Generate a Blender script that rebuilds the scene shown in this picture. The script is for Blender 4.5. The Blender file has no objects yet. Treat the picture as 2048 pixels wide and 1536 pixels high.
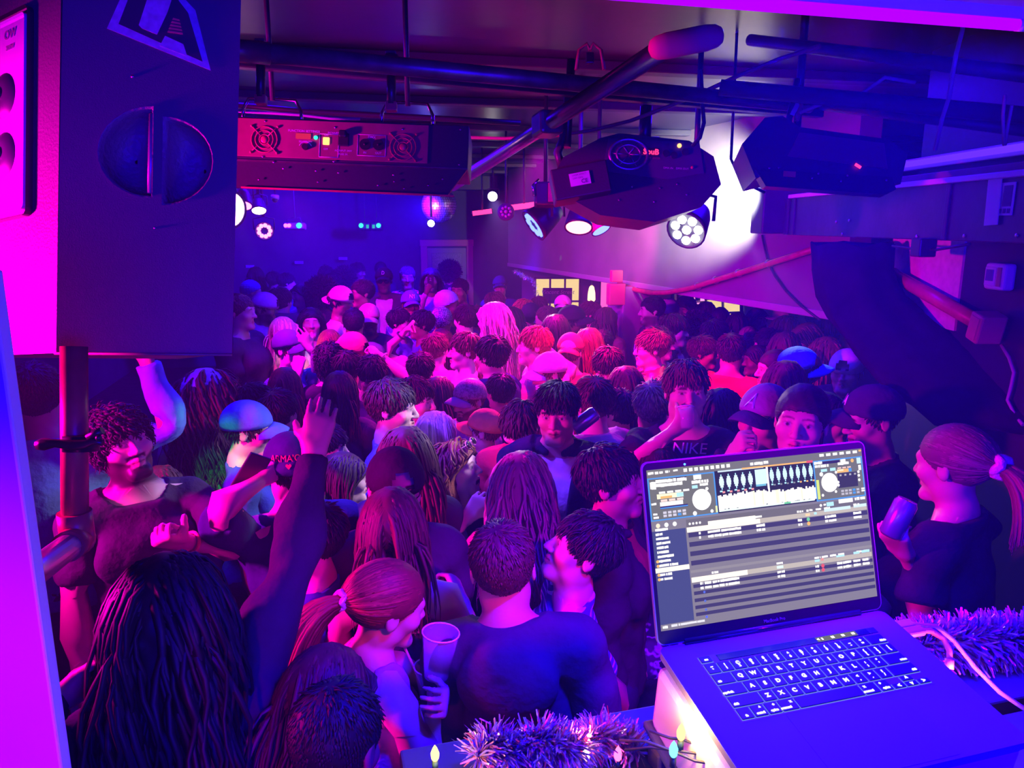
import bpy, bmesh, math, random, time
import numpy as np
from mathutils import Vector, Matrix, Euler
T0 = time.time()
random.seed(7)
RNG = np.random.default_rng(11)
SC = bpy.context.scene
COL = SC.collection
PI = math.pi

# ------------------------------------------------------------------ camera
FPX = 1500.0
CAM_H = 2.45
PITCH = math.atan(318 / 1500)
cam = bpy.data.cameras.new('camera')
cam.sensor_width = 36.0
cam.lens = 36.0 * FPX / 2048
cam.clip_start = 0.02
camo = bpy.data.objects.new('camera', cam)
camo.location = (0, 0, CAM_H)
camo.rotation_euler = (PI / 2 - PITCH, 0, 0)
COL.objects.link(camo)
SC.camera = camo


def P(px, py, d):
    """world point seen at pixel (px, py) of the 2048x1536 frame, d metres ahead along +Y"""
    x = (px - 1024) / FPX
    u = -(py - 768) / FPX
    c, s = math.cos(PITCH), math.sin(PITCH)
    vy = c + u * s
    vz = -s + u * c
    t = d / vy
    return Vector((x * t, d, CAM_H + vz * t))


# ------------------------------------------------------------------ world, exposure
SC.view_settings.view_transform = 'Standard'
SC.view_settings.look = 'None'
SC.view_settings.gamma = 1.0
SC.view_settings.exposure = 0.0
SC.view_settings.use_curve_mapping = False
SC.cycles.use_denoising = True
SC.cycles.max_bounces = 4
SC.cycles.volume_bounces = 0
SC.cycles.use_adaptive_sampling = True
SC.cycles.adaptive_threshold = 0.05
SC.cycles.diffuse_bounces = 2
SC.cycles.glossy_bounces = 2
SC.cycles.transmission_bounces = 4
SC.cycles.transparent_max_bounces = 6
SC.cycles.caustics_reflective = False
SC.cycles.caustics_refractive = False
SC.cycles.sample_clamp_indirect = 3.0
SC.cycles.use_light_tree = True
world = bpy.data.worlds.new('world')
SC.world = world
world.use_nodes = True
bg = world.node_tree.nodes['Background']
bg.inputs[0].default_value = (0.03, 0.0, 1.0, 1)
bg.inputs[1].default_value = 0.25
# thin stage haze in the whole room
haze = world.node_tree.nodes.new('ShaderNodeVolumeScatter')
haze.inputs['Density'].default_value = .014
haze.inputs['Color'].default_value = (.40, .30, 1.0, 1)  # blue ambient light put into the haze colour
haze.inputs['Anisotropy'].default_value = .25
world.node_tree.links.new(haze.outputs[0], world.node_tree.nodes['World Output'].inputs['Volume'])


def light(kind, loc, color, power, target=None, size=0.1, spot=60, blend=0.6, name='lamp_light', size_y=None):
    l = bpy.data.lights.new(name, kind)
    l.color = color
    l.energy = power
    if kind == 'AREA':
        l.size = size
        if size_y:
            l.shape = 'RECTANGLE'
            l.size_y = size_y
    else:
        l.shadow_soft_size = size
    if kind == 'SPOT':
        l.spot_size = math.radians(spot)
        l.spot_blend = blend
    o = bpy.data.objects.new(name, l)
    o.location = loc
    if target is not None:
        d = Vector(target) - Vector(loc)
        o.rotation_euler = d.to_track_quat('-Z', 'Y').to_euler()
    COL.objects.link(o)
    return o
# unseen blue ambient fill added behind the booth, magenta floods at the left of the booth
light('AREA', (.45, -1.0, 2.25), (.01, .0, 1.0), 125, (.2, 2.2, 2.1), 1.5, size_y=.5, name='booth_blue_fill')
light('SPOT', (-2.3, 1.50, 2.2), (1.0, .0, .6), 650, (.3, 2.6, 1.75), size=.10, spot=84, name='left_magenta_flood')
light('SPOT', (-.55, -.25, 1.95), (1.0, .0, .6), 42, (-.85, .86, 1.5), size=.05, spot=78, name='board_magenta_lamp')
# blue area lights added under the ceiling as ambient fill, without fixtures
for x_, y_, p_ in ((-1.6, 3.2, 50), (1.0, 3.9, 50), (-1.2, 5.8, 90), (-2.2, 8.6, 110), (-2.2, 11.8, 110)):
    light('AREA', (x_, y_, 3.13), (.03, .0, 1.0), p_, (x_, y_, 0), 1.4, size_y=.06, name='black_light')
# coloured lamps over the dance floor
light('SPOT', (.2, 5.6, 3.0), (1.0, .0, .42), 950, (.15, 4.9, 1.5), size=.05, spot=75, name='pink_spot')
light('SPOT', (.45, 4.4, 2.6), (1.0, .0, .14), 420, (.75, 4.6, 1.6), size=.06, spot=80, name='red_spot')
light('SPOT', (-1.75, 4.3, 2.75), (1.0, .0, .85), 450, (-.7, 5.2, 1.5), size=.08, spot=90, name='magenta_flood')
light('SPOT', (-1.9, 6.2, 2.7), (1.0, .0, .85), 260, (-.8, 7.5, 1.6), size=.06, spot=80, name='magenta_ring')
light('SPOT', (-.95, 8.5, 2.65), (.03, .0, 1.0), 2500, (-2, 13, 1.6), size=.08, spot=125, name='blue_pinspot')
light('SPOT', (-.9, 2.9, 2.62), (.12, .02, 1.0), 260, (-.5, 3.0, 1.5), size=.05, spot=60, name='effect_blue_beam')
light('SPOT', (.5, 2.9, 2.65), (.45, .02, 1.0), 260, (1.0, 3.4, 1.5), size=.05, spot=90, name='scanner_violet_beam')
light('SPOT', (.75, 3.2, 2.42), (.75, .6, 1.0), 170, (-.42, 2.95, 1.65), size=.04, spot=34, name='par_white_beam')
light('SPOT', (1.45, 4.8, 2.62), (1.0, .97, .92), 1100, (1.60, 5.75, 2.66), size=.05, spot=58, blend=1.0, name='white_flood')
light('SPOT', (.6, 6.3, 2.7), (1.0, .0, .6), 130, (.95, 7.6, 2.35), size=.05, spot=90, name='bulkhead_magenta')
light('SPOT', (-1.0, 2.2, 2.6), (.02, 1.0, .15), 130, (-1.22, 2.95, 1.6), size=.03, spot=11, name='green_beam')
light('SPOT', (-1.58, 4.35, 2.5), (1.0, .75, .2), 110, (-1.6, 5.35, 1.72), size=.03, spot=16, name='yellow_beam')
light('SPOT', (-.2, 8.0, 2.72), (1.0, .7, .95), 420, (.25, 4.4, 1.6), size=.04, spot=24, name='pinspot_beam')
light('SPOT', (.5, 2.7, 2.6), (1.0, .0, .7), 60, (1.1, 1.75, 1.55), size=.04, spot=50, name='scanner_magenta_beam')
light('SPOT', (1.45, 4.75, 2.36), (1.0, .75, .95), 120, (1.74, 3.45, 1.6), size=.03, spot=30, name='white_top_fill')  # added spot to brighten the woman in white, no lamp on the duct
light('SPOT', (-1.3, 7.3, 2.5), (.5, .5, 1.0), 60, (-.85, 8.8, 2.75), size=.06, spot=30, name='ball_fill')  # added unseen spot that brightens the mirror ball
light('SPOT', (-.6, 8.0, 2.6), (.0, 1.0, .35), 25, (.62, 9.0, 2.05), size=.005, spot=2.4, blend=.3, name='green_dot')
light('SPOT', (.9, .3, 2.95), (1.0, .0, .5), 220, (.0, 2.1, 1.6), size=.06, spot=42, name='booth_magenta_beam')

# ------------------------------------------------------------------ materials
MATS = {}


def mat(name, color=(0.5, 0.5, 0.5), rough=0.5, metal=0.0, emit=None, estr=0.0, spec=0.5, noise=0.0, nscale=30.0,
        bump=0.0, bscale=60.0, attr=None, alpha=None, trans=0.0, ior=1.45, coat=0.0):
    if name in MATS:
        return MATS[name]
    m = bpy.data.materials.new(name)
    m.use_nodes = True
    nt = m.node_tree
    b = nt.nodes['Principled BSDF']
    b.inputs['Base Color'].default_value = (*color, 1)
    b.inputs['Roughness'].default_value = rough
    b.inputs['Metallic'].default_value = metal
    b.inputs['Specular IOR Level'].default_value = spec
    if coat:
        b.inputs['Coat Weight'].default_value = coat
    if trans:
        b.inputs['Transmission Weight'].default_value = trans
        b.inputs['IOR'].default_value = ior
    if emit is not None:
        b.inputs['Emission Color'].default_value = (*emit, 1)
        b.inputs['Emission Strength'].default_value = estr
    src = None
    if attr:
        a = nt.nodes.new('ShaderNodeAttribute')
        a.attribute_name = attr
        src = a.outputs['Color']
        nt.links.new(src, b.inputs['Base Color'])
        if emit is not None:
            nt.links.new(src, b.inputs['Emission Color'])
    if noise or bump:
        tc = nt.nodes.new('ShaderNodeTexCoord')
        n = nt.nodes.new('ShaderNodeTexNoise')
        n.inputs['Scale'].default_value = nscale
        n.inputs['Detail'].default_value = 4
        nt.links.new(tc.outputs['Object'], n.inputs['Vector'])
        if noise:
            mx = nt.nodes.new('ShaderNodeMix')
            mx.data_type = 'RGBA'
            mx.blend_type = 'MULTIPLY'
            mx.inputs[0].default_value = 1.0
            if src:
                nt.links.new(src, mx.inputs[6])
            else:
                mx.inputs[6].default_value = (*color, 1)
            rmp = nt.nodes.new('ShaderNodeMapRange')
            rmp.inputs[1].default_value = 0.3
            rmp.inputs[2].default_value = 0.7
            rmp.inputs[3].default_value = 1 - noise
            rmp.inputs[4].default_value = 1 + noise * 0.6
            nt.links.new(n.outputs[0], rmp.inputs[0])
            nt.links.new(rmp.outputs[0], mx.inputs[7])
            nt.links.new(mx.outputs[2], b.inputs['Base Color'])
        if bump:
            n2 = nt.nodes.new('ShaderNodeTexNoise')
            n2.inputs['Scale'].default_value = bscale
            n2.inputs['Detail'].default_value = 3
            nt.links.new(tc.outputs['Object'], n2.inputs['Vector'])
            bp = nt.nodes.new('ShaderNodeBump')
            bp.inputs['Strength'].default_value = bump
            bp.inputs['Distance'].default_value = 0.02
            nt.links.new(n2.outputs[0], bp.inputs['Height'])
            nt.links.new(bp.outputs[0], b.inputs['Normal'])
    MATS[name] = m
    return m


def emat(name, color, strength):
    if name in MATS:
        return MATS[name]
    m = bpy.data.materials.new(name)
    m.use_nodes = True
    nt = m.node_tree
    nt.nodes.clear()
    e = nt.nodes.new('ShaderNodeEmission')
    e.inputs[0].default_value = (*color, 1)
    e.inputs[1].default_value = strength
    o = nt.nodes.new('ShaderNodeOutputMaterial')
    nt.links.new(e.outputs[0], o.inputs[0])
    MATS[name] = m
    return m


# ------------------------------------------------------------------ scene-graph helpers
def tag(o, label=None, cat=None, group=None, kind=None):
    if label: o['label'] = label
    if cat: o['category'] = cat
    if group: o['group'] = group
    if kind: o['kind'] = kind
    return o


def empty(name, loc, label=None, cat=None, group=None, rot=(0, 0, 0)):
    o = bpy.data.objects.new(name, None)
    o.empty_display_size = 0.1
    o.location = loc
    o.rotation_euler = rot
    COL.objects.link(o)
    return tag(o, label, cat, group)


def link(name, me, m=None, parent=None, loc=None, rot=None):
    o = bpy.data.objects.new(name, me)
    if m is not None and len(me.materials) == 0:
        me.materials.append(m)
    elif m is not None:
        o.material_slots[0].link = 'OBJECT'
        o.material_slots[0].material = m
    COL.objects.link(o)
    if parent is not None: o.parent = parent
    if loc is not None: o.location = loc
    if rot is not None: o.rotation_euler = rot
    return o


def np_mesh(name, V, Fq, smooth=True, col=None):
    """V (n,3), Fq (m,k) equal-sized faces"""
    me = bpy.data.meshes.new(name)
    V = np.asarray(V, np.float32)
    Fq = np.asarray(Fq, np.int32)
    m, k = Fq.shape
    me.vertices.add(len(V)); me.vertices.foreach_set('co', V.ravel())
    me.loops.add(m * k); me.loops.foreach_set('vertex_index', Fq.ravel())
    me.polygons.add(m)
    me.polygons.foreach_set('loop_start', np.arange(0, m * k, k, dtype=np.int32))
    me.polygons.foreach_set('loop_total', np.full(m, k, np.int32))
    me.update(calc_edges=True)
    if smooth: me.polygons.foreach_set('use_smooth', np.ones(m, bool))
    if col is not None:
        a = me.color_attributes.new('Col', 'FLOAT_COLOR', 'POINT')
        c = np.ones((len(V), 4), np.float32); c[:, :3] = col
        a.data.foreach_set('color', c.ravel())
    return me


class MB:
    """collects simple solids into one mesh; every solid may carry its own matrix"""
    def __init__(s):
        s.bm = bmesh.new()

    def _x(s, vs, M):
        if M is not None:
            bmesh.ops.transform(s.bm, matrix=M, verts=vs)

    def box(s, c, size, M=None, bevel=0.0, seg=2, mi=0):
        r = bmesh.ops.create_cube(s.bm, size=1.0)
        vs = r['verts']
        bmesh.ops.scale(s.bm, vec=size, verts=vs)
        bmesh.ops.translate(s.bm, vec=c, verts=vs)
        fs = {f for v in vs for f in v.link_faces}
        if bevel:
            es = {e for v in vs for e in v.link_edges}
            g = bmesh.ops.bevel(s.bm, geom=list(es), offset=bevel, segments=seg, affect='EDGES', profile=0.5)
            vs = list({v for f in g['faces'] for v in f.verts} | {v for v in vs if v.is_valid})
            fs = {f for v in vs for f in v.link_faces}
        for f in fs: f.material_index = mi
        s._x(vs, M)
        return s

    def cyl(s, a, b, r, r2=None, n=16, caps=True, M=None, mi=0, smooth=True):
        a, b = Vector(a), Vector(b)
        d = b - a
        q = d.to_track_quat('Z', 'Y').to_matrix().to_4x4()
        g = bmesh.ops.create_cone(s.bm, cap_ends=caps, segments=n, radius1=r, radius2=r if r2 is None else r2, depth=d.length)
        vs = g['verts']
        fs = {f for v in vs for f in v.link_faces}
        for f in fs:
            f.material_index = mi
            f.smooth = smooth and len(f.verts) == 4
        bmesh.ops.transform(s.bm, matrix=Matrix.Translation((a + b) / 2) @ q, verts=vs)
        s._x(vs, M)
        return s

    def sph(s, c, r, n=12, scale=(1, 1, 1), M=None, mi=0):
        g = bmesh.ops.create_uvsphere(s.bm, u_segments=n * 2, v_segments=n, radius=r)
        vs = g['verts']
        bmesh.ops.scale(s.bm, vec=scale, verts=vs)
        bmesh.ops.translate(s.bm, vec=c, verts=vs)
        for f in {f for v in vs for f in v.link_faces}:
            f.smooth = True; f.material_index = mi
        s._x(vs, M)
        return s

    def tube(s, pts, r, n=8, closed=False, M=None, mi=0, rad=None):
        pts = [Vector(p) for p in pts]
        m = len(pts)
        rings = []
        up = Vector((0, 0, 1))
        prev = None
        for i, p in enumerate(pts):
            if closed: t = pts[(i + 1) % m] - pts[i - 1]
            else: t = pts[min(i + 1, m - 1)] - pts[max(i - 1, 0)]
            t.normalize()
            if prev is None:
                x = t.cross(up)
                if x.length < 1e-3: x = t.cross(Vector((1, 0, 0)))
            else:
                x = prev - t * prev.dot(t)
            x.normalize(); prev = x
            y = t.cross(x)
            rr = r if rad is None else rad[i]
            rings.append([s.bm.verts.new(p + (x * math.cos(2 * PI * k / n) + y * math.sin(2 * PI * k / n)) * rr) for k in range(n)])
        for i in range(m if closed else m - 1):
            A, B = rings[i], rings[(i + 1) % m]
            for k in range(n):
                f = s.bm.faces.new((A[k], A[(k + 1) % n], B[(k + 1) % n], B[k])); f.smooth = True; f.material_index = mi
        if not closed:
            for rg, rev in ((rings[0], 0), (rings[-1], 1)):
                f = s.bm.faces.new(rg if rev else rg[::-1]); f.material_index = mi
        if M is not None: s._x([v for rg in rings for v in rg], M)
        return s

    def poly(s, pts, depth, M=None, mi=0, taper=1.0):
        """closed outline in the XY plane extruded along +Z by depth"""
        c = sum((Vector((p[0], p[1], 0)) for p in pts), Vector()) / len(pts)
        A = [s.bm.verts.new((p[0], p[1], 0)) for p in pts]
        B = [s.bm.verts.new((c.x + (p[0] - c.x) * taper, c.y + (p[1] - c.y) * taper, depth)) for p in pts]
        n = len(pts)
        fs = [s.bm.faces.new(A[::-1]), s.bm.faces.new(B)]
        fs += [s.bm.faces.new((A[k], A[(k + 1) % n], B[(k + 1) % n], B[k])) for k in range(n)]
        for f in fs: f.material_index = mi
        if M is not None: s._x(A + B, M)
        return s

    def lathe(s, prof, n=24, M=None, mi=0):
        rings = [[s.bm.verts.new((r * math.cos(2 * PI * k / n), r * math.sin(2 * PI * k / n), z)) for k in range(n)] for r, z in prof]
        for A, B in zip(rings, rings[1:]):
            for k in range(n):
                f = s.bm.faces.new((A[k], A[(k + 1) % n], B[(k + 1) % n], B[k])); f.smooth = True; f.material_index = mi
        if M is not None: s._x([v for rg in rings for v in rg], M)
        return s

    def quad(s, pts, mi=0):
        f = s.bm.faces.new([s.bm.verts.new(p) for p in pts]); f.material_index = mi
        return s

    def build(s, name, m, parent=None, loc=None, rot=None, recalc=True):
        bm = s.bm
        if recalc: bmesh.ops.recalc_face_normals(bm, faces=bm.faces)
        me = bpy.data.meshes.new(name)
        bm.to_mesh(me); bm.free()
        for x in (m if isinstance(m, (list, tuple)) else [m]): me.materials.append(x)
        return link(name, me, None, parent, loc, rot)


_TXT = {}


def text_mesh(body, size, depth=0.0, shear=0.0, bold=0.0, align='CENTER'):
    """built-in font as a flat (or slightly deep) mesh in the XY plane, centred"""
    key = (body, size, depth, shear, bold, align)
    if key in _TXT: return _TXT[key]
    c = bpy.data.curves.new('lettering', 'FONT')
    c.body = body; c.size = size; c.extrude = depth; c.shear = shear; c.offset = bold
    c.align_x = align; c.align_y = 'CENTER'; c.resolution_u = 3
    o = bpy.data.objects.new('lettering', c)
    COL.objects.link(o)
    dg = bpy.context.evaluated_depsgraph_get()
    me = bpy.data.meshes.new_from_object(o.evaluated_get(dg))
    me.name = 'lettering'
    bpy.data.objects.remove(o); bpy.data.curves.remove(c)
    me.materials.clear()
    _TXT[key] = me
    return me


def text(name, body, size, m, parent, M, depth=0.0004, **k):
    me = text_mesh(body, size, depth, **k).copy()
    me.materials.append(m)
    o = link(name, me, None, parent)
    o.matrix_local = M
    return o


def frame(x, y, o):
    """4x4 with the given x and y axes and origin"""
    x = Vector(x).normalized(); z = x.cross(Vector(y)).normalized(); y = z.cross(x)
    return Matrix(((x.x, y.x, z.x, o[0]), (x.y, y.y, z.y, o[1]), (x.z, y.z, z.z, o[2]), (0, 0, 0, 1)))
# ------------------------------------------------------------------ the room: turned 12 degrees against the view
PHI = math.radians(12)
EX = Vector((math.cos(PHI), math.sin(PHI), 0))
EY = Vector((-math.sin(PHI), math.cos(PHI), 0))
EZ = Vector((0, 0, 1))
CEIL = 3.2


def RM(a, b, z=0):
    """room coordinates -> world: a along the back wall, b into the room"""
    return EX * a + EY * b + Vector((0, 0, z))


ROOM = Matrix.Rotation(PHI, 4, 'Z')
M_black = mat('black_paint', (.05, .048, .06), rough=.45, spec=.4, noise=.25, nscale=5, bump=.05, bscale=20)
M_ceil = mat('ceiling_gloss_paint', (.04, .036, .05), rough=.30, spec=.45, noise=.35, nscale=1.6, bump=.04, bscale=9)
M_wall = mat('dark_wall_paint', (.09, .085, .12), rough=.6, noise=.2, nscale=3, bump=.06)
M_floor = mat('floor_boards', (.06, .045, .04), rough=.5, noise=.4, nscale=8)
M_pale = mat('pale_plaster', (.20, .175, .18), rough=.7, noise=.10, nscale=4, bump=.05, bscale=14)
M_steel = mat('galvanised_steel', (.42, .42, .44), rough=.28, metal=1.0, bump=.03)
M_chrome = mat('chrome', (.75, .75, .78), rough=.12, metal=1.0)
M_redpipe = mat('painted_pipe', (.50, .08, .10), rough=.35, spec=.5, noise=.2, nscale=18)
M_darkpipe = mat('scaffold_tube', (.20, .15, .17), rough=.36, metal=.6, noise=.4, nscale=12)
M_case = mat('black_case', (.045, .045, .055), rough=.42, spec=.45, bump=.06, bscale=120)
M_plastic = mat('black_plastic', (.03, .03, .035), rough=.35)
M_white = mat('white_paint', (.8, .8, .8), rough=.45)
M_cable = mat('black_cable', (.03, .03, .035), rough=.5)
M_rcable = mat('dusty_red_cable', (.28, .10, .11), rough=.6)
M_wood = mat('varnished_wood', (.28, .15, .08), rough=.45, noise=.3, nscale=12)
M_print = mat('pale_print', (.7, .66, .7), rough=.6)
M_screw = mat('screw_metal', (.7, .65, .6), rough=.3, metal=1.0)

o = MB().box((-.5, 6, -.05), (16, 22, .1), M=ROOM).build('floor', M_floor); tag(o, 'dark floor under the crowd', 'floor', kind='structure')
BW = 13.9
WALL_B = -4.6
c = MB().box((-.5, 7.2, CEIL + .06), (14, 15, .12), M=ROOM).build('ceiling', M_ceil); tag(c, 'low glossy black ceiling with dark battens', 'ceiling', kind='structure')
for i, b in enumerate([2.35, 3.6, 4.75, 5.95, 7.15, 8.35, 9.55, 10.75, 12.6]):
    MB().box((-.5, b, CEIL - .022), (13.6, .10, .044), M=ROOM, bevel=.006).build('batten', M_black, c)
MB().box((-1.5, 12.0, CEIL - .11), (9, .3, .22), M=ROOM, bevel=.01).build('beam', M_black, c)
w = MB().box((-1.2, BW + .1, 1.6), (11, .2, 3.3), M=ROOM).build('wall_back', M_wall); tag(w, 'dark blue back wall beyond the crowd', 'wall', kind='structure')
for (px, py, ww) in ((598, 525, 20), (686, 517, 15), (500, 533, 10)):
    p = P(px, py, 13.2)
    MB().box(p, (.15, .01, .05), bevel=.004).build('wall_plate', M_print, w)
# left wall with a patch of bare brick
w = MB().box((-3.85, 6, 1.6), (.2, 16, 3.3), M=ROOM).build('wall_left', M_wall); tag(w, 'dark left wall with a patch of bare brick', 'wall', kind='structure')
M_brick = mat('bare_brick', (.42, .17, .09), rough=.8, noise=.35, nscale=9, bump=.3)
bme = MB().box((0, 0, 0), (.03, .205, .062), bevel=.004, seg=1).build('brick', M_brick, w)
bme.matrix_local = ROOM @ Matrix.Translation((-3.745, 7.6, .62))
k = 0
for r in range(10):
    for q in range(6):
        if r == 0 and q == 0: continue
        b = bme.copy(); COL.objects.link(b); b.parent = w
        b.matrix_local = ROOM @ Matrix.Translation((-3.745 + random.uniform(-.004, .004), 7.6 + q * .216 - (.108 if r % 2 else 0), .62 + r * .073))
# ---- door in the back wall
dp = P(893, 560, 14.0)
da = dp.dot(EX)
d = empty('door_1', RM(da, BW - .03, 0), 'door with pink lit frame in the dark back wall', None)
tag(d, kind='structure'); d.rotation_euler = (0, 0, PHI)
M_frame = mat('door_frame_pink_lit', (.80, .16, .42), rough=.5)  # pink light falling on the frame is put into its colour
for x in (-.42, .42): MB().box((x, -.03, 1.04), (.12, .09, 2.08), bevel=.008).build('door_jamb', M_frame, d)
MB().box((0, -.03, 2.13), (.98, .10, .12), bevel=.008).build('door_head', M_frame, d)
MB().box((0, 0, 1.02), (.72, .05, 2.04), bevel=.004).build('door_leaf', mat('door_leaf_paint', (.30, .25, .35), rough=.4), d)
MB().box((0, -.04, 1.35), (.55, .02, 1.2), bevel=.004).build('door_glass', mat('door_mesh_glass', (.28, .28, .36), rough=.35, noise=.4, nscale=90), d)
# ---- bar fascia (bulkhead) on the right, running towards us
FA, FB = Vector((.02, 10.9, 0)), Vector((2.10, 4.6, 0))
FZ = 1.88
FD = (FB - FA).normalized(); FN = Vector((FD.y, -FD.x, 0))     # FN points into the room (left / towards us)
if FN.x > 0: FN = -FN
def on_fascia(px, py, off=0.0):
    o_ = Vector((0, 0, CAM_H)); r = P(px, py, 5.0) - o_
    t = ((FA + FN * off) - o_).dot(FN) / r.dot(FN)
    return o_ + r * t
FM = frame(FD, EZ, (FA + FB) / 2)
FL_ = (FB - FA).length
f = MB().box((0, (CEIL + FZ) / 2, 0), (FL_, CEIL - FZ, .16), M=FM).build('wall_bulkhead', M_pale)
tag(f, 'pale sloping bulkhead above the bar washed magenta and white', 'wall', kind='structure')
MB().box((0, FZ + .015, 0), (FL_, .05, .19), M=FM, bevel=.006).build('trim', mat('bulkhead_trim', (.35, .3, .33), rough=.6), f)
# bar back: wall, lit windows, shelves
BB = FA - FN * 2.6
w = MB().box((0, 1.5, 0), (12, 3.0, .12), M=frame(FD, EZ, BB + FD * 3.6)).build('wall_bar', mat('bar_back_paint', (.25, .16, .2), rough=.6)); tag(w, 'back wall of the bar with lit windows', 'wall', kind='structure')
def on_bar(px, py, off=.0):
    o_ = Vector((0, 0, CAM_H)); r = P(px, py, 5.0) - o_
    t = ((BB + FN * (.06 + off)) - o_).dot(FN) / r.dot(FN)
    return o_ + r * t
M_glow = emat('warm_window_glow', (1.0, .72, .22), .95)
def bar_window(n, x0, x1, y0, y1, cols, rows, lettering=None):
    a, b = on_bar(x0, y1, .02), on_bar(x1, y1, .02)
    top = on_bar(x0, y0, .02).z; z0 = a.z
    L = (b - a).length; H = top - z0
    r = empty('window_%d' % n, (a + b) / 2)
    tag(r, 'warm yellow lit window of the bar', kind='structure')
    M = frame(b - a, EZ, (0, 0, 0))
    r.rotation_euler = M.to_euler()
    for i in range(cols):
        for j in range(rows):
            MB().box(((i + .5) / cols * L - L / 2, (j + .5) / rows * H, 0), (L / cols - .02, H / rows - .02, .012)).build('pane', M_glow, r)
    m = MB()
    for i in range(cols + 1): m.box((i / cols * L - L / 2, H / 2, .012), (.028, H + .04, .04), bevel=.004)
    for j in range(rows + 1): m.box((0, j / rows * H, .012), (L + .04, .028, .04), bevel=.004)
    m.build('mullion', mat('window_frame_dark', (.12, .07, .04), rough=.5), r)
    if lettering:
        MB().box((0, H * .62, .02), (L * .66, H * .34, .012), bevel=.004).build('chalk_board', mat('window_board', (.18, .12, .05), rough=.7), r)
        text('lettering', lettering, .085, mat('gold_lettering', (.9, .75, .4), rough=.6), r, Matrix.Translation((0, H * .70, .032)), shear=.25)
EYP = 11.3
w = MB().box((2.1, EYP + .06, 1.5), (3.9, .12, 3.0)).build('wall_bar_end', MATS['bar_back_paint']); tag(w, 'end wall of the bar with the first lit window', 'wall', kind='structure')
_ob = on_bar
def on_bar(px, py, off=.0): return P(px, py, EYP - off)
bar_window(1, 1070, 1158, 556, 648, 3, 2, 'Vincent Street')
bar_window(3, 1198, 1236, 560, 640, 1, 1)
on_bar = _ob
bar_window(2, 1415, 1485, 598, 655, 2, 2)
for ob in [q for q in SC.objects if q.name.startswith('window_3')]:
    for ch in ob.children:
        if ch.name.startswith('pane'): ch.data.materials[0] = emat('pink_neon_glow', (1.0, .12, .55), 1.1)
    ob['label'] = 'pink lit window strip behind the bar pillar'
# lit back-bar shelf with bottles
a, b = on_bar(1288, 650, .05), on_bar(1412, 650, .05)
sh = empty('bar_shelf', (a + b) / 2, 'pink lit bottle shelf behind the bar', 'shelf', rot=frame(b - a, EZ, (0, 0, 0)).to_euler())
L = (b - a).length
MB().box((0, .45, -.02), (L, 1.1, .02)).build('light_panel', emat('pink_bar_panel', (1.0, .25, .62), 1.6), sh)
for j, z in enumerate((.0, .33, .66)): MB().box((0, z, .06), (L, .02, .16), bevel=.003).build('shelf_board', M_wood, sh)
gl = [mat('bottle_glass_%d' % i, c, rough=.15, spec=.6) for i, c in enumerate(((.08, .05, .02), (.02, .08, .03), (.3, .2, .1), (.35, .35, .4)))]
bt = None
ORD = 'first second third fourth fifth sixth seventh eighth ninth tenth eleventh'.split()
lab = ['amber', 'green', 'honey coloured', 'clear']
for j, z in enumerate((.01, .34)):
    for i in range(11):
        m = MB().lathe([(0, 0), (.036, 0), (.038, .01), (.038, .16), (.03, .19), (.013, .215), (.012, .275), (.015, .28), (.0, .282)], 10)
        p = sh.matrix_basis.copy()
        Mw = Matrix.Translation((a + b) / 2) @ frame(b - a, EZ, (0, 0, 0)) @ Matrix.Translation((-L / 2 + (i + .5) * L / 11, z + .003, .075)) @ Matrix.Rotation(-PI / 2, 4, 'X')
        if bt is None: bt = m.build('bottle', gl[0]); o = bt
        else:
            m.bm.free(); o = bt.copy(); COL.objects.link(o)
        o.matrix_world = Mw
        o.material_slots[0].link = 'OBJECT'; o.material_slots[0].material = gl[(i * 7 + j * 3) % 4]
        tag(o, '%s bottle, %s from the left on the %s bar shelf' % (lab[(i * 7 + j * 3) % 4], ORD[i], ('lower lit', 'upper lit')[j]), 'bottle', 'bottles on the pink lit bar shelf')
# pendant lamp by the bar
p = on_fascia(1183, 590, -.5)
pl = empty('pendant_lamp', p, 'small glowing pendant lamp over the bar', 'lamp')
MB().lathe([(.012, .12), (.03, .10), (.045, .03), (.05, -.06), (.03, -.09), (0, -.095)], 14).build('glass_shade', emat('pendant_glow', (1.0, .62, .25), 3.0), pl)
MB().cyl((0, 0, .11), (0, 0, CEIL - pl.location.z), .006, n=6).build('cord', M_cable, pl)
# pillar
pp = on_fascia(1268, 640, .02); pp.z = 0
pil = MB().box((0, 0, FZ / 2), (.34, .30, FZ), M=frame(FD, EZ.cross(FD), pp + FN * .06), bevel=.01).build('wall_pillar', mat('pillar_paint', (.30, .2, .3), rough=.55, noise=.15, nscale=6)); tag(pil, 'square purple pillar holding up the bulkhead', 'pillar', kind='structure')
bx = on_fascia(1232, 578, .28)
o = empty('switch_box', bx, 'red lit electrical box on the pillar under the bulkhead', 'switch box', rot=(0, 0, PHI))
M_redbox = mat('red_box_plastic', (.55, .16, .16), rough=.4)
MB().box((0, 0, -.05), (.16, .1, .20), bevel=.01).build('box_body', M_redbox, o)
MB().box((0, 0, .12), (.11, .07, .11), bevel=.008).build('junction_cover', M_redbox, o)
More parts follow.
